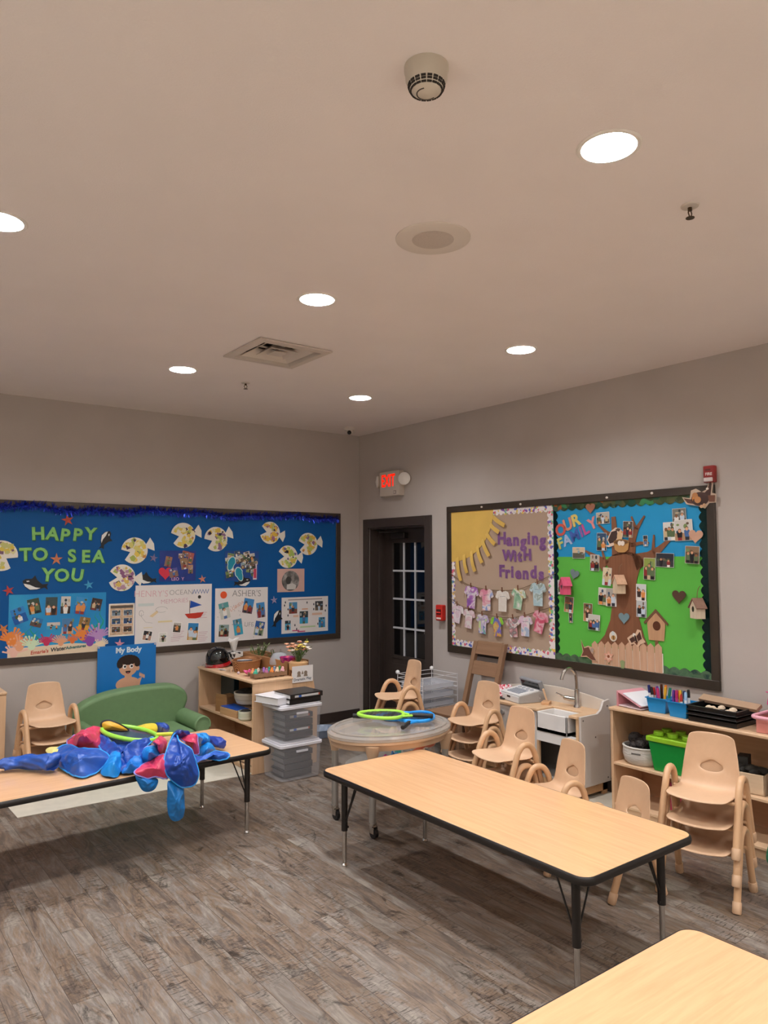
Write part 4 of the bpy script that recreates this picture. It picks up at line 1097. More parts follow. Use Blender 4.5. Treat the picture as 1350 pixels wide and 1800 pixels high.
def rheart(u, z, s, c, lab, d=0.02, r=0.0):
    o = flat('paper_heart', heart(s), mat(c, 0.5, var=0.06, scale=12), None, 0.003)
    tag(o, lab, 'paper heart', 'paper hearts on the family board'); on_right(o, -u, z, d, r)
rheart(3.02, 2.055, .085, '#9A6650', 'brown heart at the top by the foil border')
rheart(3.855, 1.825, .10, '#C79C84', 'large pink tan heart near the right border', 0.026, -.1)
rheart(2.86, 1.56, .085, '#6F8285', 'grey heart behind the pink birdhouse', 0.018, -.3)
rheart(3.29, 1.255, .09, '#6E8890', 'blue grey heart on the tree trunk')
rheart(3.72, 1.425, .10, '#4E3226', 'dark brown heart on the green grass', 0.02, -.05)

def bhouse(u, z, w_, body, roof, hole, lab, hook=True, heart_hole=False):
    """small wooden hanging birdhouse, front turned towards the room"""
    t = thing('birdhouse', lab, 'birdhouse', group='wooden birdhouses on the family board')
    on_right(t, -u, z, 0.014)
    t.matrix_world = t.matrix_world @ Matrix.Translation((0, 0, 0.035)) @ Matrix.Rotation(-0.6, 4, 'Y')
    s = w_
    bm_ = wood(body, 0.1, 0.6, 'y')
    MB().prism([(-0.42 * s, -0.55 * s), (0.42 * s, -0.55 * s), (0.42 * s, 0.15 * s), (0, 0.6 * s), (-0.42 * s, 0.15 * s)], -0.03, 0.03).build('box', bm_, t, smooth=0)
    if heart_hole:
        flat('hole', heart(0.4 * s), ink('#3A1218'), t, 0.001, 0.0301)
    elif hole:
        flat('hole', circ(0, 0.03 * s, 0.14 * s, 16, 0.18 * s), ink('#1E1512'), t, 0.001, 0.0301)
    rm = wood(roof, 0.15, 0.5, 'y')
    for sx in (-1, 1):
        MB().prism([(0, 0.62 * s), (0.56 * s * sx, 0.06 * s), (0.60 * s * sx, 0.10 * s), (0, 0.72 * s)], -0.036, 0.036).build('roof_board', rm, t, smooth=0)
    if hook: MB().tube(smooth_loop([(0, 0.68 * s, 0), (0.03 * s, 1.0 * s, 0), (-0.01 * s, 1.3 * s, -0.01), (-.05 * s, 1.45 * s, -0.025)], 5, False), 0.0022, 6).build('cord', mat('#7A5A40', 0.8), t)
bhouse(2.795, 1.46, .105, '#E0567E', '#D9557A', True, 'pink birdhouse with a heart shaped hole', False, True)
bhouse(3.275, 1.485, .105, '#D9C4A8', '#D0A88A', False, 'plain pale wooden birdhouse hanging on the trunk')
bhouse(3.865, 1.345, .105, '#D8C8B0', '#8A6A5A', True, 'pale birdhouse with a round black hole at the right border')

t = thing('paper_birdhouse', 'large flat tan birdhouse on a post right of the trunk', 'paper birdhouse')
on_right(t, -3.54, 1.2, 0.0125)
WD = wood('#BE9470', 0.14, 0.55, 'y')
flat('post', [(-0.012, -0.155), (0.012, -0.155), (0.012, -0.07), (-0.012, -0.07)], mat('#7A5238', 0.55), t, 0.002)
flat('house', [(-0.058, -0.085), (0.058, -0.085), (0.07, 0.035), (0, 0.125), (-0.07, 0.035)], WD, t, 0.0025, 0.001)
for sx in (-1, 1): flat('roof', [(0, 0.13), (0.095 * sx, 0.035), (0.085 * sx, 0.022), (0, 0.106)], mat('#6E4A34', 0.55), t, 0.002, 0.0036)
flat('hole', circ(0.005, 0.015, 0.03, 20, 0.032), ink('#5A3220'), t, 0.0006, 0.0036)

t = thing('paper_fence', 'pale wooden picket fence cut from paper along the bottom of the family board', 'paper fence')
on_right(t, 0, 0, 0.0165)
for k in range(10):
    u0_ = 3.005 + 0.058 * k
    zt, zb = 1.045 + 0.003 * k, 0.905 - 0.001 * k
    flat('picket', [(u0_, zb), (u0_ + 0.054, zb), (u0_ + 0.054, zt), (u0_ + 0.027, zt + 0.025), (u0_, zt)], wood('#C9A184', 0.14, 0.6, 'y'), t, 0.002)
MB().box(3.004, 0.9, -0.001, 3.588, 1.03, 0).build('backing', WHT, t, smooth=0)

def cut(name, lab, cat, u, z, rot, d, parts, group=None):
    t = thing(name, lab, cat, group=group)
    on_right(t, -u, z, d, rot)
    for i, (nm_, poly, c) in enumerate(parts): flat(nm_, poly, mat(c, 0.55), t, 0.001, 0.0012 * i)
    return t
E = lambda cx, cy, a, b_=None, n=18: circ(cx, cy, a, n, b_ or a)
cut('paper_bird', 'paper bird with orange breast sitting on the nest', 'paper bird', 3.235, 1.845, 0.0, 0.02, [
    ('outline', [(-0.10, -0.075), (-0.055, -0.07), (-0.075, -0.03), (-0.04, 0.03), (0.0, 0.055), (0.04, 0.05), (0.062, 0.02), (0.055, -0.02), (0.045, -0.05), (0.0, -0.07), (-0.06, -0.085)], '#E0C8B4'),
    ('wing', [(-0.065, -0.035), (-0.035, 0.025), (0.01, 0.035), (0.02, -0.01), (-0.01, -0.05), (-0.05, -0.06)], '#3F2A24'),
    ('breast', E(0.033, -0.012, 0.02, 0.038), '#D9B78A'), ('cap', [(0.0, 0.04), (0.02, 0.05), (0.045, 0.045), (0.03, 0.025)], '#4A3024'), ('beak', [(0.048, 0.03), (0.068, 0.02), (0.05, 0.015)], '#C9803A')])
cut('paper_nest', 'paper bird nest holding two white eggs', 'paper nest', 3.285, 1.765, 0.0, 0.025, [
    ('nest', [(-0.065, 0.03), (0.065, 0.03), (0.055, -0.025), (0.025, -0.045), (-0.025, -0.045), (-0.055, -0.025)], '#B98B52'), ('rim', E(0, 0.03, 0.066, 0.02), '#8E6638'), ('hollow', E(0, 0.028, 0.056, 0.013), '#6A4A2A'), ('egg', E(-0.012, 0.022, 0.016, 0.018), '#E6DACB'), ('egg', E(0.014, 0.02, 0.016, 0.018), '#E9DDD0')])
cut('paper_owl', 'flying brown owl overlapping the upper right frame corner', 'paper owl', 3.905, 2.065, 0.0, 0.026, [
    ('outline', [(-0.14, 0.02), (-0.085, 0.01), (-0.075, 0.06), (-0.04, 0.07), (0.0, 0.045), (0.035, 0.06), (0.06, 0.14), (0.075, 0.15), (0.08, 0.1), (0.07, 0.035), (0.1, 0.025), (0.095, -0.03), (0.05, -0.03), (0.02, -0.065), (-0.03, -0.045), (-0.11, -0.03)], '#C9B49E'),
    ('wing', [(-0.13, 0.012), (-0.07, 0.0), (-0.03, -0.035), (-0.1, -0.022)], '#5A3424'), ('wing', [(0.01, 0.03), (0.04, 0.055), (0.062, 0.125), (0.07, 0.09), (0.06, 0.02), (0.03, -0.01)], '#3E221A'),
    ('body', E(-0.012, 0.0, 0.062, 0.046), '#3A1F18'), ('tail', [(0.045, 0.02), (0.092, 0.018), (0.088, -0.025), (0.05, -0.022)], '#6E4430'), ('face', E(-0.045, 0.022, 0.021, 0.022), '#B57A48'), ('face', E(-0.026, -0.005, 0.023, 0.022), '#BE8450'), ('beak', [(-0.065, 0.01), (-0.05, 0.012), (-0.06, -0.012)], '#D98A3A'), ('foot', E(0.0, -0.05, 0.011), '#C9A27E'), ('foot', E(0.02, -0.042, 0.011), '#C9A27E')])
cut('paper_bird', 'brown swallow diving at the left end of the paper fence', 'paper bird', 2.985, 0.985, 0.0, 0.022, [
    ('outline', [(-0.075, 0.085), (-0.045, 0.03), (-0.01, 0.045), (0.03, 0.035), (0.045, 0.0), (0.02, -0.02), (0.075, -0.06), (0.03, -0.065), (-0.02, -0.04), (-0.08, -0.045), (-0.06, -0.005)], '#C9A68A'),
    ('body', [(-0.07, 0.075), (-0.045, 0.022), (-0.005, 0.035), (0.015, 0.0), (0.06, -0.057), (0.02, -0.055), (-0.025, -0.03), (-0.07, -0.038), (-0.052, -0.002)], '#6B4030'), ('face', E(0.028, 0.015, 0.016), '#A8948A'), ('beak', [(0.042, 0.018), (0.058, 0.01), (0.043, 0.006)], '#D9A05A')])
cut('paper_bee', 'small white and gold bee low on the trunk', 'paper bee', 3.195, 1.115, 0.2, 0.02, [('outline', E(0, 0, 0.032, 0.036), '#DDD0C0'), ('wing', E(0.004, 0.02, 0.014, 0.018), '#CBD0D0'), ('body', E(0.002, -0.008, 0.018, 0.016), '#B98B4A'), ('stripe', [(0.0, -0.024), (0.005, -0.024), (0.007, 0.006), (0.002, 0.006)], '#4A3020')])
cut('paper_butterfly', 'brown and cream butterfly at the lower right of the trunk', 'paper butterfly', 3.385, 1.115, 0.3, 0.02, [('outline', [(-0.07, 0.02), (-0.03, 0.035), (0.0, 0.03), (0.03, 0.06), (0.055, 0.045), (0.05, 0.0), (0.065, -0.04), (0.02, -0.045), (-0.005, -0.06), (-0.03, -0.03), (-0.06, -0.03)], '#D9B79A'), ('wing', [(-0.055, 0.01), (-0.015, 0.02), (-0.01, -0.012), (-0.045, -0.02)], '#4A2A20'), ('wing', [(0.045, 0.04), (0.008, 0.015), (0.012, -0.02), (0.045, -0.01)], '#4A2A20'), ('wing', [(-0.005, -0.045), (-0.02, -0.02), (0.01, -0.02)], '#6A3A28'), ('face', E(-0.005, 0.028, 0.013), '#E4D8CC'), ('body', E(0.0, 0.0, 0.007, 0.026), '#2A1812')])
cut('paper_flower', 'peach paper flower on the picket fence', 'paper flower', 3.155, 0.965, 0.0, 0.022, [('stem', [(-0.004, -0.05), (0.004, -0.05), (0.004, 0.0), (-0.004, 0.0)], '#5A7A3A'), ('petals', star(0.045, 0.6, 6), '#D9A088'), ('inner_petals', star(0.03, 0.55, 6, 0.3), '#E6BEA8'), ('center', E(0, 0.004, 0.011), '#8A4A2A')])
cut('paper_flower', 'green leafy sprig at the foot of the picket fence', 'paper flower', 3.27, 0.925, 0.0, 0.022, [('leaf', [(-0.02, 0.02), (0.0, 0.03), (0.02, 0.02), (0.012, -0.03), (-0.012, -0.03)], '#8A9A6A')])
FAM = [('O', 2.73, 1.895, '#C9544A', .25), ('U', 2.80, 1.935, '#D98A70', .3), ('R', 2.875, 1.965, '#D9C46A', .3)]
for ch, u, z, c, r in FAM:
    o = link('paper_letter', text_mesh(ch, 0.125, 0.0015, 0.0045, mat(c, 0.55, var=0.1, scale=30))); tag(o, f'coloured paper letter {ch} of the word OUR', 'letter', 'letters of OUR FAMILY'); on_right(o, -u, z, 0.0125, r)
for ch, u, z, c, r in [('F', 2.725, 1.79, '#C9C66A', .3), ('A', 2.79, 1.815, '#A8B8D8', .3), ('M', 2.865, 1.85, '#3F5CA8', .35), ('I', 2.925, 1.875, '#8A5AA0', .35), ('L', 2.965, 1.895, '#C0508A', .4), ('Y', 3.03, 1.935, '#D98A8A', .4)]:
    o = link('paper_letter', text_mesh(ch, 0.115, 0.0015, 0.004, mat(c, 0.55, var=0.1, scale=30))); tag(o, f'coloured paper letter {ch} of the word FAMILY', 'letter', 'letters of OUR FAMILY'); on_right(o, -u, z, 0.0125, r)
# ------------------------------------------------------------------ activity tables
LAM = wood('#D9AB80', 0.10, 0.19, 'y', 0.0, 1.0)
BLK = mat('#17120F', 0.38)
CHR = mat('#C9C6C2', 0.16, 1.0)
def table(label, w_, l_, loc, rz, legs, hgt=0.5):
    """rectangular table, local y is the long side"""
    t = thing('activity_table', label, 'table', loc, rz, 'rectangular activity tables')
    op = rrect(-w_ / 2 + 0.004, -l_ / 2 + 0.004, w_ / 2 - 0.004, l_ / 2 - 0.004, 0.055, 8)
    MB().prism(op, hgt - 0.03, hgt).build('tabletop', LAM, t, bevel=0.0015, smooth=40)
    pts = [(x, y) for x, y in rrect(-w_ / 2, -l_ / 2, w_ / 2, l_ / 2, 0.058, 8)]
    inn = rrect(-w_ / 2 + 0.004, -l_ / 2 + 0.004, w_ / 2 - 0.004, l_ / 2 - 0.004, 0.0545, 8)
    n = len(pts)
    vs = []
    for z, o_ in ((hgt - 0.001, 0), (hgt - 0.006, 0.004), (hgt - 0.019, 0.006), (hgt - 0.031, 0.003), (hgt - 0.033, 0)):
        for i, (x, y) in enumerate(pts):
            nx, ny = x - inn[i][0], y - inn[i][1]
            l = math.hypot(nx, ny) or 1
            vs.append((x + nx / l * o_, y + ny / l * o_, z))
    vs += [(x, y, hgt - 0.033) for x, y in inn] + [(x, y, hgt - 0.001) for x, y in inn]
    fs = []
    R = 7
    for i in range(R):
        j = (i + 1) % R
        for k in range(n): fs.append((i * n + k, i * n + (k + 1) % n, j * n + (k + 1) % n, j * n + k))
    MB().add(vs, [f[::-1] for f in fs]).build('edge_band', BLK, t)
    for lx, ly in legs:
        sx, sy = (-1 if lx > 0 else 1), (-1 if ly > 0 else 1)
        g = MB().cyl((lx, ly, 0.19), (lx, ly, hgt - 0.033), 0.0175, n=18).box(lx - 0.04, ly - 0.04, hgt - 0.037, lx + 0.04, ly + 0.04, hgt - 0.0331)
        leg = g.build('leg', BLK, t)
        MB().cyl((lx, ly, 0.02), (lx, ly, 0.2), 0.0125, n=16).build('lower_tube', CHR, leg)
        MB().lathe([(0.006, 0.022), (0.010, 0.018), (0.017, 0.008), (0.016, 0.0), (0.001, 0.0)], 18, (lx, ly, 0)).build('glide', mat('#D8D5D0', 0.2, 0.9), leg)
        MB().cyl((lx + 0.014 * sx, ly, 0.205), (lx + 0.024 * sx, ly, 0.205), 0.007, n=8).build('set_screw', BLK, leg)
        MB().tube([(lx + 0.012 * sx, ly, 0.235), (lx + 0.02 * sx, ly, 0.26), (lx + 0.11 * sx, ly, hgt - 0.034)], 0.0042, 8).build('brace', BLK, leg)
        MB().tube([(lx, ly + 0.012 * sy, 0.235), (lx, ly + 0.02 * sy, 0.26), (lx, ly + 0.11 * sy, hgt - 0.034)], 0.0042, 8).build('brace', BLK, leg)
    return t
legs = [(-0.305, 0.765), (0.275, 0.765), (-0.285, -0.79), (0.29, -0.79)]
table('long empty activity table in the middle of the room', 0.745, 1.815, (-1.945, -3.795, 0), 0, legs)
tl = table('activity table on the left heaped with colourful play cloths', 0.745, 1.815, (0, 0, 0), 0, [(-0.30, 0.765), (0.30, 0.765), (-0.30, -0.765), (0.30, -0.765)])
a_ = math.radians(3.0)
tl.rotation_euler = (0, 0, a_ + PI / 2)
# front right corner at (-2.31,-2.32): local long axis y points to -x
ex, ey = Vector((-math.cos(a_), -math.sin(a_))), Vector((-math.sin(a_), math.cos(a_)))
c_ = Vector((-2.305, -2.325)) + ex * (1.815 / 2) + ey * (0.745 / 2)
tl.location = (c_.x, c_.y, 0)
table('activity table cut off by the bottom right corner of the photo', 0.745, 1.815, (-2.335 - 0.9075, -5.112 - 0.3725, 0), PI / 2, [(-0.30, 0.765), (0.30, 0.765), (-0.30, -0.765), (0.30, -0.765)])

# ------------------------------------------------------------------ stacking chairs
CH = mat('#D0AB8A', 0.42, var=0.02, scale=40, bump=0.03, bscale=300)
CH2 = mat('#CDA37C', 0.30)
def chair_seat_mesh():
    prof = [(-0.171, 0.243, .128), (-0.166, 0.250, .143), (-0.150, 0.255, .151), (-0.09, 0.257, .155), (-0.02, 0.252, .155), (0.05, 0.248, .154), (0.082, 0.253, .152), (0.100, 0.272, .150), (0.110, 0.298, .147), (0.120, 0.322, .144),
            (0.127, 0.345, .141), (0.134, 0.368, .138), (0.143, 0.42, .131), (0.150, 0.475, .122), (0.153, 0.506, .117), (0.155, 0.518, .108)]
    NS = 13
    vs = []
    for i, (y, z, hw) in enumerate(prof):
        for j in range(NS):
            s_ = -1 + 2 * j / (NS - 1)
            back = max(0, min(1, (z - 0.27) / 0.1)) if i > 6 else 0
            dip = 0.010 * (1 - s_ * s_) * (1 if 2 <= i <= 6 else 0.4) * (1 - back)
            wrap = -0.022 * s_ * s_ * back
            front = 0.016 * (s_ * s_) * (1, 1, 1, 0.5, 0.15)[i] if i < 5 else 0
            vs.append([s_ * hw, y + wrap + front, z - dip + (0.004 * s_ * s_ if i < 3 else 0) - (0.012 * abs(s_) ** 4 if i >= 13 else 0)])
    # grip hole between rows 9 and 11, columns 4..8
    for j in range(4, 9):
        c = abs(j - 6) / 2
        up_, dn = vs[11 * NS + j], vs[9 * NS + j]
        mid = vs[10 * NS + j]
        fz = (1 - c) * 0.6 + (0.15 if c < 1 else 0.0)
        zt, zb = mid[2] + 0.034 * (1 - c) + 0.006, mid[2] - 0.020 * (1.0 if c < 1 else 0.3)
        up_[2] = zt; dn[2] = zb
        up_[0] *= 1.2; dn[0] *= 1.16; mid[0] *= 1.22
    fs = []
    for i in range(len(prof) - 1):
        for j in range(NS - 1):
            if 9 <= i <= 10 and 4 <= j <= 7: continue
            fs.append((i * NS + j, i * NS + j + 1, (i + 1) * NS + j + 1, (i + 1) * NS + j))
    used = sorted({v for f in fs for v in f})
    rm = {v: k for k, v in enumerate(used)}
    return [vs[v] for v in used], [tuple(rm[v] for v in f) for f in fs]

def make_chair(label):
    t = thing('stacking_chair', label, 'chair', group='tan plastic stacking chairs')
    v, f = chair_seat_mesh()
    MB().add(v, f).build('seat_shell', CH, t, solid=0.0075, sub=2, smooth=80)
    for sx in (-1, 1):
        P = [(0.182, -0.161, 0.008), (0.180, -0.118, 0.12), (0.178, -0.0745, 0.235), (0.177, -0.055, 0.285), (0.177, -0.034, 0.320), (0.177, -0.012, 0.337), (0.177, 0.010, 0.341), (0.177, 0.032, 0.337), (0.177, 0.056, 0.320), (0.177, 0.076, 0.285), (0.178, 0.0895, 0.235), (0.180, 0.1195, 0.12), (0.182, 0.151, 0.008)]
        P = smooth_loop([(x * sx, y, z) for x, y, z in P], 3, False)
        fr_ = MB().tube(P, 0.0175, 12).build('side_frame', CH2, t)
        for y0, y1 in ((-0.161, -0.1425), (0.151, 0.138)):
            d = Vector((-0.001 * sx, y1 - y0, 0.05)).normalized()
            p = Vector((0.182 * sx, y0, 0.0))
            MB().tube([p, p + d * 0.006, p + d * 0.05, p + d * 0.054], [0.017, 0.021, 0.021, 0.019], 14).build('foot_cap', CH, fr_)
    for y in (-0.075, 0.07):
        MB().tube([(-0.178, y, 0.236), (0.178, y, 0.236)], 0.009, 8).build('seat_rail', CH2, t)
    return t
CHAIR0 = None
DZ = 0.121
def stack(x, y, f, n, where, names):
    """n chairs, facing f, lowest first"""
    global CHAIR0
    rz = math.atan2(f[1], f[0]) + PI / 2
    for k in range(n):
        lab = f'tan stacking chair, {names[k]} {where}' if n > 1 else f'single tan stacking chair {where}'
        if CHAIR0 is None:
            c = CHAIR0 = make_chair(lab)
        else:
            c = copy_tree(CHAIR0); c['label'] = lab
        c.location = (x - f[0] * 0.007 * k, y - f[1] * 0.007 * k, DZ * k); c.rotation_euler = (0, 0, rz)
N4 = ['bottom one', 'second from the bottom', 'third from the bottom', 'topmost one']
N3 = ['bottom one', 'middle one', 'topmost one']
N2 = ['lower one', 'upper one']
stack(-1.266, -4.072, (-.95, .311), 1, 'between the long table and the marker shelf', None)
stack(-1.269, -3.668, (-.954, .299), 2, 'of the pair in front of the white play sink', N2)
stack(-1.251, -3.278, (-.99, .139), 3, 'of the three in the row left of that pair', N3)
stack(-0.729, -2.487, (-1, .027), 3, 'of the three before the tall wooden chair', N3)
stack(-0.987, -1.90, (-.973, .233), 4, 'of the stack behind the water table', N4)
stack(-0.978, -4.405, (-.975, -.224), 3, 'of the stack nearest the camera at the right', N3)
stack(-3.21, -0.608, (.085, -.996), 3, 'of the stack by the back wall left of the sofa', N3)

# ------------------------------------------------------------------ oval water table with casters and clear lid
TAN = mat('#C4A384', 0.4)
t = thing('water_table', 'oval tan sensory table with clear lid and grey legs on casters', 'table', (-1.59, -2.59, 0))
A_, B_ = 0.425, 0.315
def oval(prof, n=56, cap=True): return MB().lathe([(r, z) for r, z in prof], n, cap=cap)
def ov(prof, close=False, cap=True):
    b = MB(); n = 56; vs = []
    for dr, z in prof:
        for k in range(n):
            a = 2 * PI * k / n
            vs.append(((A_ + dr) * math.cos(a), (B_ + dr) * math.sin(a), z))
    fs = []
    R = len(prof)
    for i in range(R if close else R - 1):
        j = (i + 1) % R
        for k in range(n): fs.append((i * n + k, i * n + (k + 1) % n, j * n + (k + 1) % n, j * n + k))
    if cap and not close:
        fs.append(tuple((R - 1) * n + k for k in range(n)))
    return b.add(vs, fs)
ov([(-0.03, 0.512), (-0.01, 0.512), (0.0, 0.545), (0.012, 0.55), (0.012, 0.565), (-0.03, 0.567), (-0.04, 0.56)], True).build('rim', TAN, t)
ov([(-0.04, 0.56), (-0.055, 0.40), (-0.10, 0.375)][::-1], cap=False).build('clear_tub', clear('#DCD9D4', 0.13, 0.12), t)
MB().prism([((A_ - 0.10) * math.cos(2 * PI * k / 40), (B_ - 0.10) * math.sin(2 * PI * k / 40)) for k in range(40)], 0.371, 0.376).build('tub_floor', clear('#D9D6D0', 0.35, 0.2), t)
ov([(0.006, 0.569), (0.016, 0.569), (0.016, 0.585), (0.004, 0.596), (-0.05, 0.600), (-0.2, 0.602)]).build('lid', clear('#B6AFA8', 0.58, 0.12), t)
ov([(-0.03, 0.599), (-0.008, 0.599), (-0.008, 0.604), (-0.03, 0.604)], True).build('lid_bead', clear('#B8AEA4', 0.5, 0.1), t)
GL = mat('#A7A39E', 0.35, 0.6)
for lx, ly in ((-0.295, -0.205), (-0.295, 0.205), (0.295, -0.205), (0.295, 0.205)):
    lg = MB().cyl((lx, ly, 0.085), (lx, ly, 0.50), 0.022, n=18).build('leg', GL, t)
    MB().lathe([(0.026, 0.44), (0.028, 0.46), (0.045, 0.52), (0.05, 0.545)], 18, (lx, ly, 0)).build('leg_socket', TAN, lg)
    cs = MB().cyl((lx, ly, 0.07), (lx, ly, 0.09), 0.024, n=16).box(lx - 0.016, ly - 0.03, 0.03, lx - 0.012, ly + 0.01, 0.075).box(lx + 0.012, ly - 0.03, 0.03, lx + 0.016, ly + 0.01, 0.075).box(lx - 0.016, ly - 0.028, 0.068, lx + 0.016, ly + 0.012, 0.074).build('caster_fork', CHR, lg)
    MB().cyl((lx - 0.011, ly - 0.014, 0.032), (lx + 0.011, ly - 0.014, 0.032), 0.032, n=22).build('wheel', mat('#17151A', 0.4), lg)
def toy(nm, lab, cat, loc, parts, rz=0.0, group=None):
    t = thing(nm, lab, cat, loc, rz, group)
    for n_, b, m in parts: b.build(n_, m, t)
    return t
toy('toy_shark', 'bright blue plastic sea animal inside the clear tub', 'toy', (-1.72, -2.78, 0.377), [('body', MB().ball((0, 0, 0.05), (0.085, 0.035, 0.035), 16, M=Matrix.Rotation(-0.25, 4, 'Y')), mat('#2E9BDC', 0.3)), ('fin', MB().prism([(-0.02, 0.07), (0.03, 0.075), (0.0, 0.11)], -0.004, 0.004, M=Matrix.Rotation(PI / 2, 4, 'X')), mat('#2584C4', 0.3)), ('tail', MB().ball((-0.09, 0, 0.075), (0.03, 0.012, 0.035), 10), mat('#C24A8A', 0.3))], 0.4)
toy('toy_scoop', 'orange plastic scoop lying in the clear tub', 'toy', (-1.42, -2.72, 0.377), [('handle', MB().tube([(-0.10, 0, 0.06), (0.02, 0, 0.085)], 0.014, 10), mat('#E5653A', 0.35)), ('bowl', MB().ball((0.07, 0, 0.09), (0.05, 0.035, 0.03), 14), mat('#E5653A', 0.35))], 0.2)
toy('toy_boat', 'white and teal plastic boat in the clear tub', 'toy', (-1.55, -2.62, 0.377), [('hull', MB().prism([(-0.08, 0), (-0.05, -0.035), (0.05, -0.035), (0.09, 0), (0.05, 0.035), (-0.05, 0.035)], 0.0, 0.045), mat('#E6E6E2', 0.35)), ('cabin', MB().box(-0.03, -0.02, 0.045, 0.02, 0.02, 0.075), mat('#3AA59A', 0.35))], 0.9)
toy('toy_cup', 'pink plastic cup in the clear tub', 'toy', (-1.60, -2.80, 0.377), [('cup', MB().lathe([(0.025, 0), (0.035, 0.07), (0.032, 0.07), (0.022, 0.005)], 18), mat('#E58A94', 0.35))])
toy('toy_block', 'small green plastic block in the clear tub', 'toy', (-1.49, -2.78, 0.377), [('block', MB().box(-0.022, -0.022, 0, 0.022, 0.022, 0.045), mat('#4AA85A', 0.35))], 0.5)

# rackets on the lid
def racket(label, loc, rz, col, tilt=0.0, R1=0.15, R2=0.115):
    t = thing('toy_racket', label, 'racket', loc, rz, 'plastic rackets on the water table')
    t.rotation_euler = (tilt, 0, rz)
    P = smooth_loop([(R1 * math.cos(a) - 0.02 * math.cos(2 * a), R2 * math.sin(a), 0.012) for a in [2 * PI * k / 14 for k in range(14)]], 4)
    MB().tube(P, 0.0115, 10, True).build('hoop', mat(col, 0.35), t)
    s_ = MB()
    for k in range(-5, 6):
        x = k * 0.024
        h_ = R2 * math.sqrt(max(0, 1 - (x / R1) ** 2)) - 0.004
        s_.tube([(x, -h_, 0.012), (x, h_, 0.012)], 0.0016, 5)
        y = k * 0.019
        h2 = R1 * math.sqrt(max(0, 1 - (y / R2) ** 2)) - 0.01
        s_.tube([(-h2, y, 0.012), (h2 - 0.012, y, 0.012)], 0.0016, 5)
    s_.build('strings', mat('#1E1E22', 0.5), t)
    MB().tube([(0.11, 0.055, 0.012), (0.19, 0.008, 0.012)], 0.008, 8).tube([(0.11, -0.055, 0.012), (0.19, -0.008, 0.012)], 0.008, 8).build('throat', mat(col, 0.35), t)
    MB().tube([(0.17, 0, 0.012), (0.19, 0, 0.013), (0.32, 0, 0.013), (0.325, 0, 0.013)], [0.012, 0.0135, 0.015, 0.012], 12).build('grip', mat('#1A1818', 0.55), t)
    return t
racket('blue toy racket furthest back on the water table lid', (-1.43, -2.50, 0.604), 2.45, '#1E8FE0')
racket('blue toy racket with its grip pointing at the camera', (-1.42, -2.655, 0.622), 3.75, '#1E8FE0', 0.02)
racket('lime green toy racket lying on top of the blue ones', (-1.615, -2.555, 0.648), -0.83, '#A6E04A', 0.0)
# ------------------------------------------------------------------ green sofa
GRNF = mat('#6C8A60', 0.62, var=0.05, scale=25, bump=0.08, bscale=220)
t = thing('sofa', 'small olive green child sofa with curved back and rolled arms', 'sofa', (-2.52, -0.44, 0))
out = smooth_loop([(-0.44, 0.20), (-0.455, 0.36), (-0.44, 0.47), (-0.36, 0.55), (-0.20, 0.605), (0.0, 0.628), (0.22, 0.632), (0.36, 0.622), (0.45, 0.58), (0.49, 0.51), (0.475, 0.43), (0.44, 0.36), (0.44, 0.20)], 4)
T = Matrix.Translation((0, 0.30, 0)) @ Matrix.Rotation(0.10, 4, 'X') @ Matrix.Rotation(PI / 2, 4, 'X')
MB().prism([(p.x, p.y) for p in out], 0.0, 0.13, M=T).build('backrest', GRNF, t, bevel=0.035, seg=4, smooth=60)
MB().box(-0.42, -0.27, 0.06, 0.42, 0.25, 0.22).build('base', GRNF, t, bevel=0.02, seg=3)
MB().box(-0.395, -0.285, 0.21, 0.395, 0.20, 0.305).build('seat_cushion', GRNF, t, bevel=0.03, seg=4)
for sx in (-1, 1):
    ax = 0.455 if sx > 0 else -0.395
    am = MB().box(ax - 0.05, -0.275, 0.06, ax + 0.05, 0.24, 0.33)
    am.tube([(ax, -0.28, 0.335), (ax, 0.26, 0.335)], 0.07, 24)
    arm = am.build('arm', GRNF, t, bevel=0.012, seg=2)
    MB().tube([(ax + 0.062 * math.cos(a), -0.283, 0.335 + 0.062 * math.sin(a)) for a in [PI * 1.12 - k * PI * 1.24 / 16 for k in range(17)]], 0.005, 8).tube([(ax - 0.045, -0.278, 0.31), (ax - 0.045, -0.278, 0.07)], 0.004, 6).build('piping', GRNF, arm)
    for y in (-0.23, 0.2): MB().cyl((0.38 * sx, y, 0.0), (0.38 * sx, y, 0.065), 0.018, 0.024).build('foot', mat('#3A2A20', 0.5), t)

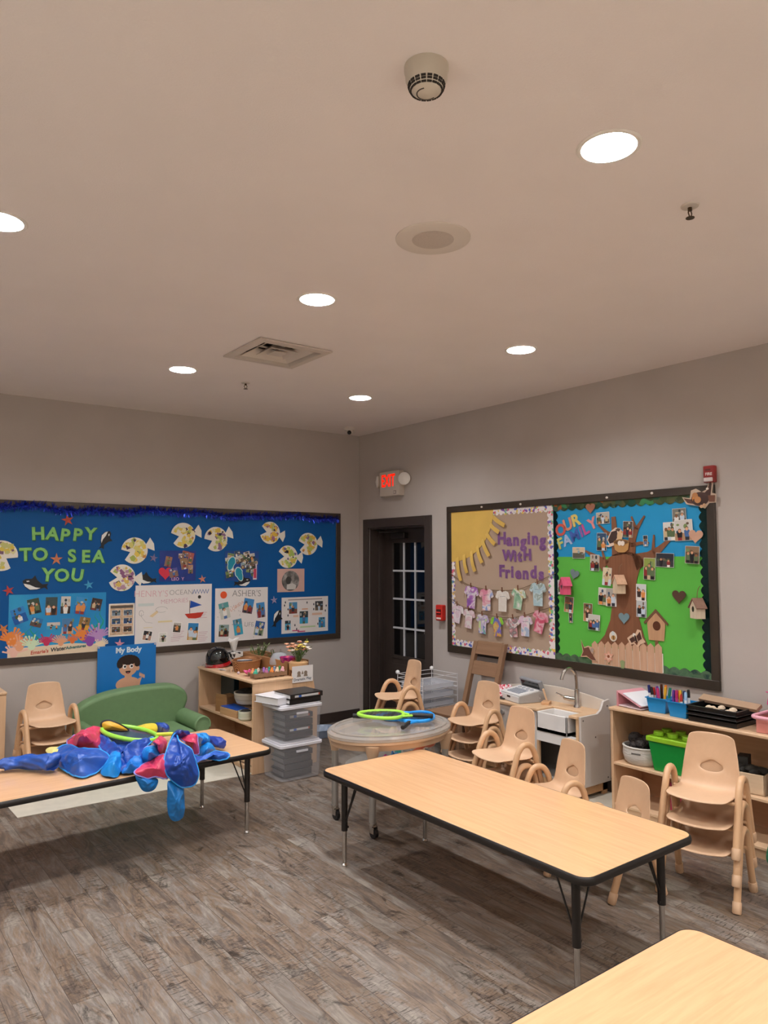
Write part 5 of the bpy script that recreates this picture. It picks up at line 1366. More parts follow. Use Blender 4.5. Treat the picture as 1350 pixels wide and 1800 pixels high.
# ------------------------------------------------------------------ maple shelf units
MAP = wood('#D6B08C', 0.08, 0.42, 'z')
MAPY = wood('#DAB692', 0.08, 0.42, 'y')
PLY = wood('#C49A78', 0.08, 0.5, 'y')
def open_shelf(label, x0, x1, y0, y1, hgt, shelf_z, rz=0, base=0.05, mids=()):
    """open shelf, front at x0 facing -x"""
    t = thing('shelf_unit', label, 'shelf unit')
    e = 0.02
    MB().box(x0 + 0.004, y0, 0, x1, y0 + e, hgt - e).build('side_panel', MAP, t, bevel=0.003)
    MB().box(x0 + 0.004, y1 - e, 0, x1, y1, hgt - e).build('side_panel', MAP, t, bevel=0.003)
    MB().box(x0 - 0.006, y0 - 0.006, hgt - e, x1 + 0.004, y1 + 0.006, hgt).build('top', MAPY, t, bevel=0.005)
    MB().box(x1 - 0.008, y0 + e, base, x1, y1 - e, hgt - e).build('back_panel', PLY, t)
    for z in shelf_z: MB().box(x0 + 0.006, y0 + e, z - 0.018, x1 - 0.008, y1 - e, z).build('shelf', MAPY, t, bevel=0.003)
    MB().box(x0 + 0.02, y0 + e, 0.0, x0 + 0.035, y1 - e, base).build('kick_board', MAPY, t)
    for y in mids: MB().box(x0 + 0.008, y - 0.009, base, x1 - 0.008, y + 0.009, hgt - e).build('divider', MAP, t)
    return t
open_shelf('maple shelf unit between the green sofa and the clear bins', -1.86, -1.50, -1.18, -0.13, 0.72, (0.05, 0.375))
# back-to-back display unit with sloping end panels
t = thing('display_shelf', 'maple display unit with sloping end standing behind the open shelf', 'shelf unit')
for y in (-1.17, -0.16):
    MB().prism([(-1.496, 0.0), (-1.26, 0.0), (-1.255, 0.5), (-1.31, 0.745), (-1.496, 0.745)], 0, 0.02, M=Matrix.Translation((0, y + 0.02, 0)) @ Matrix.Rotation(PI / 2, 4, 'X')).build('end_panel', MAP, t, bevel=0.003)
MB().box(-1.496, -1.15, 0.03, -1.482, -0.16, 0.72).build('back_panel', PLY, t)
MB().box(-1.482, -1.15, 0.69, -1.29, -0.16, 0.71).build('top', MAPY, t)
for z, x in ((0.06, -1.27), (0.27, -1.27), (0.48, -1.28)): MB().box(-1.482, -1.15, z, x, -0.16, z + 0.016).build('ledge', MAPY, t)
# shelf at the far left edge
open_shelf('maple shelf unit mostly outside the left edge of the photo', -4.35, -3.47, -0.42, -0.06, 0.71, (0.06, 0.37))
t = open_shelf('maple shelf unit under the markers along the right wall', -0.37, -0.03, -4.80, -3.405, 0.69, (0.07, 0.335))

# items on the left shelf top (z = 0.72)
t = thing('riding_helmet', 'glossy black toy helmet with red brim on the shelf by the board', 'helmet', (-1.72, -0.245, 0.725), 0.2)
Mt = Matrix.Rotation(-0.15, 4, 'Y')
MB().lathe([(0.098, 0.02), (0.105, 0.06), (0.098, 0.105), (0.075, 0.145), (0.04, 0.165), (0.001, 0.17)], 28, M=Mt).build('shell', mat('#0B0A0C', 0.08, spec=0.7), t)
MB().lathe([(0.108, 0.0), (0.118, 0.012), (0.108, 0.035), (0.098, 0.03), (0.098, 0.0)], 28, M=Mt).build('brim', mat('#A31418', 0.2), t)
MB().prism([(-0.105, -0.07), (-0.15, -0.03), (-0.155, 0.03), (-0.105, 0.07)], 0.012, 0.02).build('visor', clear('#B8B0A8', 0.3, 0.1), t)

t = thing('tissue_box', 'cow patterned tissue box with a white tissue sticking out', 'tissue box', (-1.575, -0.27, 0.7205), 0.3)
COW = ramp_mat([(0.0, '#1E1B1C'), (0.43, '#1E1B1C'), (0.46, '#DAD5CE'), (1.0, '#E2DDD6')], 'noise', 22, 0.5, name='cow_print', detail=1)
MB().box(-0.055, -0.055, 0, 0.055, 0.055, 0.12).build('box', COW, t, bevel=0.003)
ts = MB()
N_ = 12
vs = []
for i in range(6):
    for k in range(N_):
        a = 2 * PI * k / N_
        r = 0.010 + 0.0065 * i * (1 + 0.5 * math.sin(a * 3 + i * .6))
        vs.append((r * math.cos(a) * 1.3 - 0.012 * i * 0.4, r * math.sin(a) * 0.5, 0.118 + 0.024 * i - 0.012 * (i == 5) * math.sin(a * 2)))
ts.add(vs, [(i * N_ + k, i * N_ + (k + 1) % N_, (i + 1) * N_ + (k + 1) % N_, (i + 1) * N_ + k) for i in range(5) for k in range(N_)])
ts.build('tissue', mat('#E9E6E2', 0.7), t, solid=0.001, smooth=80)

t = thing('wicker_basket', 'oval brown wicker basket holding papers on the left shelf', 'basket', (-1.63, -0.62, 0.7205), 0.75)
WK = ramp_mat([(0.3, '#6A3E22'), (0.5, '#A2683E'), (0.75, '#C28A58')], 'wave', 75, 0.6, distort=2, name='wicker', rot=(0, 0.5, 0.4))
b = MB()
pr = [(0.105, 0.0), (0.118, 0.03), (0.130, 0.09), (0.124, 0.09), (0.112, 0.03), (0.1, 0.006)]
b.lathe(pr, 40, sx=1.35, sy=0.9)
b.build('basket_body', WK, t)
MB().tube([(0.128 * 1.35 * math.cos(a), 0.128 * 0.9 * math.sin(a), 0.092) for a in [2 * PI * k / 40 for k in range(40)]], 0.006, 8, True).build('rim', WK, t)
o = MB().cbox((-1.66, -0.64, 0.806), (0.16, 0.10, 0.006), M=Matrix.Rotation(0.8, 4, 'Z') @ Matrix.Rotation(0.08, 4, 'Y')).build('booklet', mat('#1C2740', 0.4), smooth=0); tag(o, 'dark booklet inside the wicker basket', 'book')
o = MB().cbox((-1.66, -0.64, 0.814), (0.15, 0.07, 0.004), M=Matrix.Rotation(0.7, 4, 'Z') @ Matrix.Rotation(0.10, 4, 'Y')).build('paper_card', mat('#E4E6EA', 0.5), smooth=0); tag(o, 'white papers lying in the wicker basket', 'paper')
o = MB().prism([(-0.04, -0.03), (0.04, -0.025), (0.035, 0.03), (-0.035, 0.028)], 0, 0.003, M=Matrix.Translation((-1.775, -0.47, 0.721)) @ Matrix.Rotation(0.2, 4, 'Y')).build('paper_card', mat('#D7DBE4', 0.5), smooth=0); tag(o, 'small white card at the shelf edge left of the basket', 'card')

t = thing('egg_carton', 'brown egg carton filled with colourful little toys on the shelf corner', 'egg carton', (-1.665, -1.06, 0.7205), 0.03)
CB = mat('#8A6A50', 0.8, var=0.1, scale=20)
b = MB()
for i in range(6):
    for j in range(2):
        b.lathe([(0.018, 0.0), (0.026, 0.04), (0.0225, 0.04), (0.015, 0.006)], 12, ((i - 2.5) * 0.049, (j - 0.5) * 0.05, 0))
b.box(-0.148, -0.052, 0.036, 0.148, -0.048, 0.042).box(-0.148, 0.048, 0.036, 0.148, 0.052, 0.042)
b.build('cups', CB, t)
b = MB()
for sy in (-1, 1): b.prism([(-0.15, 0.012)] + [(-0.15 + 0.3 * k / 24, 0.042 + 0.008 * math.cos(k * PI / 2)) for k in range(25)] + [(0.15, 0.012)], 0, 0.002, M=Matrix.Translation((0, 0.054 * sy, 0)) @ Matrix.Rotation(PI / 2, 4, 'X'))
b.build('rim', CB, t)
tc_ = ['#3FA58A', '#D98A5A', '#6A4A3A', '#C9B8A8', '#B06A90', '#9A6AB0', '#D9803A', '#2E8A7A', '#E0C0A0', '#7A8AA8', '#D9A0A8', '#3E7A4A']
nmz = ['teal', 'orange', 'brown', 'cream', 'rose', 'violet', 'bright orange', 'dark teal', 'beige', 'grey blue', 'pale pink', 'green']
for i in range(6):
    for j in range(2):
        k = i * 2 + j
        o = MB().ball((0, 0, 0.024), (0.020, 0.019, 0.026), 12).ball((0.006, 0.004, 0.05), (0.011, 0.011, 0.012), 10).build('felt_toy', mat(tc_[k], 0.8, var=0.2, scale=60))
        tag(o, f'{nmz[k]} little felt toy standing in the egg carton', 'toy', 'felt toys in the egg carton')
        o.location = (-1.665 + (i - 2.5) * 0.049, -1.06 + (j - 0.5) * 0.05, 0.737)
t = thing('fabric_flower', 'bright pink fabric flower lying beside the egg carton', 'flower', (-1.755, -0.92, 0.7205), 0.4)
b = MB()
for k in range(9):
    a = 2 * PI * k / 9
    b.ball((0.032 * math.cos(a), 0.032 * math.sin(a), 0.03 + 0.006 * (k % 2)), (0.022, 0.014, 0.008), 10, M=Matrix.Rotation(a, 4, 'Z') @ Matrix.Rotation(-0.6, 4, 'Y'))
b.build('petals', mat('#E0609A', 0.6, var=0.3, scale=40), t)
MB().ball((0, 0, 0.034), (0.018, 0.018, 0.014), 12).build('center', mat('#B01E5A', 0.6), t)
MB().tube([(0, 0, 0.02), (0.02, -0.02, 0.005), (0.05, -0.04, 0.004)], 0.004, 6).build('stem', mat('#E8B8C4', 0.6), t)
o = MB().ball((-1.76, -0.60, 0.7305), 0.011, 12).build('wooden_bead', mat('#E0BE9E', 0.5)); tag(o, 'small wooden bead in front of the wicker basket', 'bead', 'beads on the shelf top')
o = MB().ball((-1.79, -0.79, 0.733), 0.013, 12).build('wooden_bead', mat('#C9B4B8', 0.5)); tag(o, 'greyish bead left of the pink flower', 'bead', 'beads on the shelf top')

# long cardboard tray with plants and bowls on the unit behind
t = thing('cardboard_tray', 'long open brown cardboard box behind the wicker basket', 'box', (-1.375, -0.66, 0.7105))
b = MB(); s0, s1, l0, l1 = -0.10, 0.10, -0.40, 0.47
b.box(s0, l0, 0, s1, l1, 0.004).box(s0, l0, 0, s0 + 0.005, l1, 0.115).box(s1 - 0.005, l0, 0, s1, l1, 0.115).box(s0, l0, 0, s1, l0 + 0.005, 0.10).box(s0, l1 - 0.005, 0, s1, l1, 0.115)
b.build('box', mat('#A9784E', 0.65, var=0.06, scale=10), t)
b = MB()
for sx in (s0 - 0.002, s1 - 0.006): b.box(sx, l0, 0.113, sx + 0.008, l1, 0.117)
b.build('rim', mat('#BE9064', 0.65), t)
t = thing('plastic_bowl', 'clear plastic bowl turned upside down in the cardboard box', 'bowl', (-1.41, -0.80, 0.775))
MB().lathe([(0.085, 0.0), (0.088, 0.012), (0.08, 0.05), (0.055, 0.09), (0.03, 0.098), (0.001, 0.1)], 28).build('bowl', clear('#DCE2EA', 0.45, 0.08), t)
t = thing('plastic_bowl', 'purple and pink plastic bowl in the cardboard box', 'bowl', (-1.425, -0.97, 0.785))
MB().lathe([(0.03, 0.0), (0.058, 0.03), (0.07, 0.07), (0.066, 0.07), (0.054, 0.032), (0.028, 0.005)], 28).build('bowl', ramp_mat([(0.4, '#7A1A6A'), (0.55, '#C92A7A'), (0.65, '#E8607A')], 'noise', 20, 0.25, name='bowl_print'), t)
def sprig(nm, lab, loc, hgt, spread, n, leafc, flowers=(), seed=1, pot=None):
    r = random.Random(seed)
    t = thing(nm, lab, 'plant', loc)
    st, lf = MB(), MB()
    fl = {c: MB() for c in flowers}
    for k in range(n):
        a = r.uniform(0, 2 * PI); s_ = spread * math.sqrt(r.random()); h_ = hgt * r.uniform(0.6, 1.0)
        tip = Vector((s_ * math.cos(a), s_ * math.sin(a), h_))
        st.tube([(tip.x * 0.1, tip.y * 0.1, 0.0), (tip.x * 0.5, tip.y * 0.5, h_ * 0.6), tip], 0.0022, 5)
        for q in range(4):
            f = r.uniform(0.35, 1.0); p = Vector((tip.x * f, tip.y * f, h_ * f))
            R_ = Matrix.Rotation(r.uniform(0, 2 * PI), 4, 'Z') @ Matrix.Rotation(r.uniform(-1.2, 0.2), 4, 'Y')
            L_ = r.uniform(0.025, 0.045)
            lf.add([p, p + R_ @ Vector((L_ * .5, L_ * .2, .003)), p + R_ @ Vector((L_, 0, 0)), p + R_ @ Vector((L_ * .5, -L_ * .2, .003))], [(0, 1, 2, 3)])
        if flowers:
            c = flowers[k % len(flowers)]
            for q in range(6):
                an = 2 * PI * q / 6
                fl[c].ball(tip + Vector((0.011 * math.cos(an), 0.011 * math.sin(an), 0.004 * (q % 2))), (0.011, 0.007, 0.006), 8, M=Matrix.Rotation(an, 4, 'Z'))
    st.build('stems', mat('#5A7040', 0.6), t)
    lf.build('leaves', mat(leafc, 0.6, var=0.25, scale=30), t, smooth=0)
    for c, b_ in fl.items(): b_.build('blossoms', mat(c, 0.6), t)
    if pot: pot(t)
    return t
sprig('artificial_plant', 'soft grey green artificial plant at the left end of the cardboard box', (-1.41, -0.42, 0.72), 0.20, 0.085, 26, '#7A8A5A', seed=4)
sprig('artificial_plant', 'dusty mauve artificial plant in the middle of the cardboard box', (-1.34, -0.60, 0.72), 0.16, 0.08, 22, '#8A7468', seed=8)
t = sprig('flower_arrangement', 'artificial flowers in peach, cream and yellow at the shelf end', (-1.39, -1.085, 0.82), 0.16, 0.105, 26, '#5F7A3E', ('#E5A98A', '#EFE3D6', '#E8CE6A', '#D98A6A'), 5)
MB().lathe([(0.055, -0.065), (0.075, -0.06), (0.082, 0.0), (0.062, 0.012), (0.056, 0.0), (0.05, -0.06)], 24).build('wooden_holder', wood('#D9AE7E', 0.1, 0.45, 'x'), t)
t = thing('sign_card', 'white sign card reading Dramatic Play hanging on the shelf end', 'sign', (-1.405, -1.176, 0.735))
t.rotation_euler = (PI / 2, 0, 0.02)
MB().box(-0.10, -0.065, 0, 0.10, 0.068, 0.002).build('card', mat('#E6E2E0', 0.5), t, smooth=0)
lettering('lettering', 'Dramatic Play', 0.03, mat('#3F4A5A', 0.6), t, (0.0, -0.04, 0.0022), 0.03, depth=0.0002, bold=0.0004)
b = MB()
for cx in (-0.035, 0.03):
    b.prism(circ(cx, 0.01, 0.016, 14), 0.002, 0.0026).prism([(cx - 0.02, -0.02), (cx + 0.02, -0.02), (cx + 0.014, 0.0), (cx - 0.014, 0.0)], 0.002, 0.0024)
b.prism([(-0.012, 0.0), (0.0, 0.03), (0.01, 0.0)], 0.002, 0.0025)
b.build('line_drawing', ink('#8A7A6A'), t, smooth=0)

# inside the left shelf, middle board z = 0.375
o = MB().cbox((-1.66, -0.36, 0.51), (0.05, 0.26, 0.262)).build('dark_binder', mat('#0F2E33', 0.4), bevel=0.003); tag(o, 'tall dark green book standing inside the left shelf', 'book')
o = MB().box(-0.09, -0.07, 0, 0.09, 0.07, 0.13).box(-0.09, -0.07, 0.13, -0.082, 0.07, 0.15).build('wooden_box', wood('#9A7048', 0.15, 0.55, 'y'), bevel=0.002); tag(o, 'brown wooden box beside the dark green book in the shelf', 'box'); o.location = (-1.735, -0.50, 0.3755); o.rotation_euler = (0, 0, 0.3)
t = thing('storage_box', 'tan box with blue lid on the middle board of the left shelf', 'box', (-1.775, -0.71, 0.3755), 0.1)
MB().box(-0.07, -0.13, 0, 0.07, 0.13, 0.06).build('box', wood('#C89E72', 0.1, 0.5, 'y'), t, bevel=0.002)
MB().box(-0.066, -0.126, 0.06, 0.066, 0.126, 0.068).build('lid', mat('#1650B0', 0.35), t, bevel=0.003)
t = thing('stone_bowl', 'large cream striped bowl with a black net inside the left shelf', 'bowl', (-1.66, -0.72, 0.448))
MB().lathe([(0.06, 0.0), (0.10, 0.02), (0.118, 0.06), (0.122, 0.11), (0.114, 0.11), (0.10, 0.05), (0.05, 0.015)], 30).build('bowl', ramp_mat([(0.3, '#C9BCA8'), (0.5, '#A89684'), (0.7, '#D3C8B6')], 'wave', 4.5, 0.55, distort=0.3, name='glaze', rot=(0, PI / 2, 0)), t)
MB().ball((0, 0, 0.105), (0.1, 0.1, 0.035), 16).build('netting', mat('#2A2522', 0.8, bump=1.0, bscale=120), t)
o = MB().box(-0.11, -0.11, 0, 0.11, 0.11, 0.012).build('wooden_tray', wood('#9E7B5C', 0.1, 0.5), bevel=0.004)
tag(o, 'wooden tray the cream striped bowl stands on', 'tray'); o.location = (-1.615, -0.72, 0.434)
for q in ((-0.09, -0.09), (0.09, 0.09), (-0.09, 0.09), (0.09, -0.09)):
    MB().cyl((q[0], q[1], -0.058), (q[0], q[1], 0), 0.008, n=8).build('leg', wood('#9E7B5C', 0.1, 0.5), o)
t = thing('small_crock', 'small pale green bowl at the front corner of the left shelf', 'bowl', (-1.80, -0.945, 0.3755))
MB().lathe([(0.045, 0.0), (0.058, 0.015), (0.06, 0.075), (0.052, 0.075), (0.05, 0.02), (0.02, 0.01)], 26).build('bowl', ramp_mat([(0.35, '#C6C8B0'), (0.5, '#AEB298'), (0.65, '#CFCFBC')], 'wave', 7, 0.5, distort=0.3, name='glaze', rot=(0, PI / 2, 0)), t)
MB().ball((0, 0, 0.066), (0.046, 0.046, 0.022), 14).build('contents', mat('#26221E', 0.8, bump=1.0, bscale=150), t)
o = MB().prism([(0, 0), (0.10, 0), (0.13, 0.12), (0.11, 0.24), (0.06, 0.27), (0.02, 0.2), (-0.02, 0.1)], 0, 0.012, M=Matrix.Translation((-1.70, -1.02, 0.376)) @ Matrix.Rotation(PI / 2 - 0.35, 4, 'Z') @ Matrix.Rotation(PI / 2, 4, 'X')).build('wooden_arch', wood('#C7AE94', 0.08, 0.5, 'z'), bevel=0.003); tag(o, 'curved pale wooden board leaning inside the left shelf', 'board')

# ------------------------------------------------------------------ clear bins with binders
def bin_(label, x0, x1, y0, y1, z0, hgt, name='storage_bin'):
    t = thing(name, label, 'storage bin', ((x0 + x1) / 2, (y0 + y1) / 2, z0), group='clear bins beside the left shelf')
    w_, l_ = (x1 - x0) / 2, (y1 - y0) / 2
    def ring(f, z): return [(px * f, py * f, z) for px, py in rrect(-w_, -l_, w_, l_, 0.03, 5)]
    P = [ring(0.88, 0.003), ring(0.9, 0.012), ring(0.96, hgt - 0.04), ring(0.97, hgt - 0.02)]
    n = len(P[0])
    vs = [p for r in P for p in r]
    fs = [(i * n + k, i * n + (k + 1) % n, (i + 1) * n + (k + 1) % n, (i + 1) * n + k) for i in range(3) for k in range(n)] + [tuple(range(n))[::-1]]
    MB().add(vs, fs).build('body', clear('#DADADF', 0.24, 0.2), t, smooth=50)
    lid = MB()
    def slab(f0, f1, za, zb): 
        a, b_ = ring(f0, za), ring(f1, zb)
        return a, b_
    lid.prism([(p[0], p[1]) for p in ring(1.0, 0)], hgt - 0.035, hgt - 0.012).prism([(p[0], p[1]) for p in ring(0.92, 0)], hgt - 0.012, hgt - 0.001)
    lid.build('lid', clear('#E8E6EC', 0.88, 0.3), t, bevel=0.004)
    MB().box(-0.05, -l_ * 0.985 - 0.004, hgt - 0.075, 0.05, -l_ * 0.955, hgt - 0.06).build('handle', clear('#E8E6EC', 0.7, 0.3), t)
    return t
BX = (-1.80, -1.42, -1.52, -1.20)
bin_('lower clear storage bin with white lid and binders on the floor', *BX, 0.0, 0.285)
bin_('upper clear storage bin with white lid stacked on another one', *BX, 0.285, 0.285)
BK = mat('#141416', 0.35)
def binder(label, loc, rz, cover, d=(0.26, 0.29, 0.045), tilt=(0, 0), spine=False, group='ring binders by the left shelf', pages='#DAD8D6', inset=0.006):
    t = thing('ring_binder', label, 'binder', loc, rz, group)
    t.rotation_euler = (tilt[0], tilt[1], rz)
    a, b_, c = d
    m = mat(cover, 0.38)
    MB().box(-a / 2, -b_ / 2, 0, a / 2, b_ / 2, 0.004).box(-a / 2, -b_ / 2, c - 0.004, a / 2, b_ / 2, c).box(-a / 2, -b_ / 2, 0, -a / 2 + 0.004, b_ / 2, c).build('cover', m, t, bevel=0.0015)
    MB().box(-a / 2 + 0.01, -b_ / 2 + inset, 0.005, a / 2 - 0.012, b_ / 2 - inset, c - 0.008).build('pages', mat(pages, 0.7), t)
    if spine:
        MB().box(-a / 2 - 0.0008, -b_ / 2 + 0.03, 0.012, -a / 2, b_ / 2 - 0.04, c - 0.01).build('spine_label', mat('#CFCFCF', 0.5), t, smooth=0)
        MB().box(-a / 2 - 0.0014, b_ / 2 - 0.10, 0.012, -a / 2 - 0.0008, b_ / 2 - 0.075, c - 0.01).build('blue_band', mat('#2A5FB8', 0.5), t, smooth=0)
        MB().box(-a / 2 - 0.0014, -b_ / 2 + 0.03, 0.012, -a / 2 - 0.0008, -b_ / 2 + 0.042, c - 0.01).build('red_band', mat('#C2553A', 0.5), t, smooth=0)
    return t
binder('white ring binder on top of the clear bins', (-1.69, -1.32, 0.5715), 1.80, '#E7E5EA', (0.27, 0.30, 0.055))
binder('lower black ring binder on top of the clear bins', (-1.58, -1.385, 0.5715), 1.62, '#17171A', (0.24, 0.29, 0.038))
binder('upper black ring binder with labelled spine on top of the clear bins', (-1.575, -1.39, 0.611), 1.62, '#232020', (0.25, 0.30, 0.038), spine=True)
for i, (z, dz, tl_, nm_) in enumerate(((0.30, .045, .02, 'lowest'), (0.346, .042, .03, 'second lowest'), (0.39, .05, .05, 'middle'), (0.445, .045, .11, 'topmost'))):
    binder(f'black ring binder inside the upper clear bin, {nm_} of four', (-1.60, -1.35, z), 1.60, '#2A2A2E', (0.2, 0.25, dz - .004), (0.0, 0.0), spine=(i in (1, 3)), group='binders inside the clear bins', pages='#77757A', inset=0.012)
for i, (z, dz, nm_) in enumerate(((0.015, .05, 'lowest'), (0.066, .05, 'second lowest'), (0.117, .045, 'middle'), (0.164, .045, 'topmost'))):
    binder(f'black ring binder inside the lower clear bin, {nm_} of four', (-1.61 + 0.01 * (i % 2), -1.35, z), 1.58, '#2A2A2E', (0.2, 0.25, dz - .004), (0, 0.0), group='binders inside the clear bins', pages='#77757A', inset=0.012)
t = thing('plastic_bag', 'pale blue plastic tub on the floor by the room corner', 'tub', (-0.78, -0.42, 0.0))
MB().lathe([(0.13, 0.0), (0.16, 0.07), (0.165, 0.075), (0.16, 0.078), (0.15, 0.07), (0.12, 0.006)], 24, sx=1.2, sy=0.8).build('tub', clear('#9FB0C8', 0.7, 0.2), t)
# ------------------------------------------------------------------ play sink
GRYP = mat('#CBC3BC', 0.45, var=0.015)
WHP = mat('#E6E2DF', 0.35)
BIR = wood('#D9B48E', 0.08, 0.42, 'y')
t = thing('play_sink', 'wooden play kitchen sink with white basin and arched splashback', 'play sink')
e = 0.02
MB().prism([(-0.36, 0.09), (-0.03, 0.09), (-0.03, 0.665), (-0.10, 0.655), (-0.13, 0.60), (-0.17, 0.577), (-0.36, 0.577)], 0, 0.018, M=Matrix.Translation((0, -3.142, 0)) @ Matrix.Rotation(PI / 2, 4, 'X')).build('side_panel', GRYP, t, bevel=0.002)
MB().prism([(-0.36, 0.09), (-0.03, 0.09), (-0.03, 0.65), (-0.10, 0.64), (-0.15, 0.577), (-0.36, 0.577)], 0, 0.018, M=Matrix.Translation((0, -2.20, 0)) @ Matrix.Rotation(PI / 2, 4, 'X')).build('side_panel', GRYP, t, bevel=0.002)
ct = [(-0.375, -3.14), (-0.375, -3.065), (-0.20, -3.065), (-0.20, -2.785), (-0.375, -2.785), (-0.375, -2.22), (-0.045, -2.22), (-0.045, -3.14)]
MB().prism(ct, 0.559, 0.579).build('countertop', BIR, t, bevel=0.004)
MB().box(-0.365, -3.1425, 0.09, -0.345, -3.12, 0.56).box(-0.365, -2.785, 0.09, -0.345, -2.765, 0.56).build('stile', BIR, t)
arch = [(2.205, 0.575)] + [(2.205 + 0.94 * k / 16, 0.648 + 0.045 * math.sin(PI * min(1, (k / 16) * 1.0))) for k in range(17)] + [(3.145, 0.575)]
MB().prism(arch, 0, 0.014, M=Matrix.Translation((-0.031, 0, 0)) @ BR).build('splashback', mat('#D9CEC2', 0.5), t, bevel=0.002)
sb = MB()
x0, x1, y0, y1, zt, zb = -0.392, -0.202, -3.062, -2.788, 0.565, 0.428
sb.box(x0, y0, zb, x0 + 0.014, y1, zt).box(x1 - 0.014, y0, zb, x1, y1, zt).box(x0, y0, zb, x1, y0 + 0.014, zt).box(x0, y1 - 0.014, zb, x1, y1, zt).box(x0, y0, zb, x1, y1, zb + 0.03)
sb.build('basin', WHP, t, bevel=0.004)
MB().cyl((-0.30, -2.925, zb + 0.03), (-0.30, -2.925, zb + 0.033), 0.018).build('drain', CHR, t)
MB().box(-0.388, -3.12, 0.36, -0.34, -2.785, 0.4275).build('rail', WHP, t)
MB().box(-0.36, -2.765, 0.09, -0.345, -2.22, 0.559).build('front_panel', mat('#D8D4D0', 0.4), t, bevel=0.002)
MB().box(-0.06, -3.12, 0.09, -0.05, -2.22, 0.56).box(-0.345, -3.12, 0.09, -0.05, -2.22, 0.105).build('inner_panels', mat('#9A948E', 0.6), t)
for y in (-2.30, -2.42, -2.54, -2.66):
    k_ = MB().cyl((-0.36, y, 0.50), (-0.378, y, 0.50), 0.022, 0.019, 18).box(-0.386, y - 0.004, 0.482, -0.377, y + 0.004, 0.518).build('stove_knob', mat('#A8A6A4', 0.35, 0.4), t)
MB().box(-0.35, -3.14, 0.03, -0.05, -3.122, 0.09).box(-0.34, -3.13, 0.05, -0.322, -2.21, 0.09).box(-0.35, -3.14, 0, -0.30, -3.122, 0.09).box(-0.10, -3.14, 0, -0.05, -3.122, 0.09).box(-0.35, -2.22, 0, -0.05, -2.20, 0.09).build('base_rail', wood('#C0966C', 0.1, 0.5, 'y'), t)
sc = MB()
for x, z in ((-0.335, 0.55), (-0.06, 0.62), (-0.2, 0.42), (-0.065, 0.12)): sc.cyl((x, -3.143, z), (x, -3.1405, z), 0.006, n=10) if False else sc.cyl((x, -3.1615, z), (x, -3.159, z), 0.006, n=10)
sc.build('screw_cap', mat('#5A5048', 0.5), t)
fz = MB()
fz.lathe([(0.026, 0.0), (0.024, 0.012), (0.019, 0.02), (0.018, 0.13), (0.013, 0.135)], 24, (-0.10, -2.925, 0.579))
P = smooth_loop([(-0.10, -2.925, 0.70), (-0.103, -2.925, 0.78), (-0.115, -2.922, 0.83), (-0.16, -2.915, 0.865), (-0.21, -2.905, 0.85), (-0.235, -2.90, 0.805), (-0.238, -2.90, 0.79)], 5, False)
fz.tube(P, 0.0125, 12)
fa = fz.build('faucet', CHR, t)
MB().tube([(-0.10, -2.925, 0.635), (-0.11, -2.87, 0.635), (-0.115, -2.835, 0.637)], [0.017, 0.019, 0.017], 16).ball((-0.115, -2.83, 0.637), 0.018, 14).build('lever', CHR, fa)
MB().tube([(-0.115, -2.835, 0.64), (-0.16, -2.80, 0.665), (-0.175, -2.795, 0.675)], [0.008, 0.007, 0.005], 10).build('lever_tip', CHR, fa)

t = thing('cash_register', 'grey and white toy cash register on the play sink counter', 'cash register', (-0.195, -2.48, 0.5795), -0.25)
# local -x is the front
GY = mat('#8F9094', 0.4); WP = mat('#E3E1E0', 0.35)
MB().prism([(-0.125, 0.0), (0.115, 0.0), (0.115, 0.075), (0.06, 0.085), (-0.125, 0.055)], -0.14, 0.14, M=Matrix.Rotation(PI / 2, 4, 'X')).build('body', mat('#A9A7A6', 0.4), t, bevel=0.004)
MB().prism([(-0.129, 0.004), (-0.125, 0.004), (-0.125, 0.052), (-0.129, 0.05)], -0.132, 0.132, M=Matrix.Rotation(PI / 2, 4, 'X')).build('drawer_front', WP, t)
MB().box(-0.131, -0.022, 0.03, -0.1285, 0.022, 0.044).build('drawer_slot', mat('#3A2A26', 0.5), t)
Mt = Matrix.Translation((-0.03, 0, 0.0725)) @ Matrix.Rotation(-0.16, 4, 'Y')
MB().cbox((0, 0, 0), (0.185, 0.27, 0.006)).build('key_deck', WP, t)
t.children[-1].matrix_local = Mt
kd = MB()
for i in range(4):
    for j in range(6): kd.cbox((-0.055 + i * 0.024, -0.075 + j * 0.028, 0.006), (0.018, 0.022, 0.007))
kd.build('keys', mat('#9EA2AC', 0.45), t, bevel=0.001).matrix_local = Mt
for j in range(4):
    MB().cyl((0.055, -0.09 + j * 0.055, 0.003), (0.055, -0.09 + j * 0.055, 0.010), 0.015, n=16).build('round_key', mat('#B4B6BC', 0.4), t).matrix_local = Mt
Ms = Matrix.Translation((0.085, 0, 0.115)) @ Matrix.Rotation(-0.35, 4, 'Y')
MB().cbox((0, 0, 0), (0.03, 0.28, 0.085)).build('display_hood', GY, t, bevel=0.006).matrix_local = Ms
MB().cbox((-0.016, 0, 0.005), (0.002, 0.235, 0.045)).build('display', mat('#14110F', 0.15), t).matrix_local = Ms
sd = MB()
for z in (0.03, 0.05): 
    for x in (0.06, 0.06): sd.cyl((x, -0.1405, z), (x, -0.143, z), 0.007, n=12)
sd.build('side_button', WP, t)
o = MB().box(-0.045, -0.03, 0, 0.045, 0.03, 0.022).build('wooden_block', wood('#CFA37A', 0.12, 0.5, 'x'), bevel=0.003); tag(o, 'small tan wooden block between cash register and faucet', 'block'); o.location = (-0.185, -2.705, 0.5795); o.rotation_euler = (0, 0, 0.5)
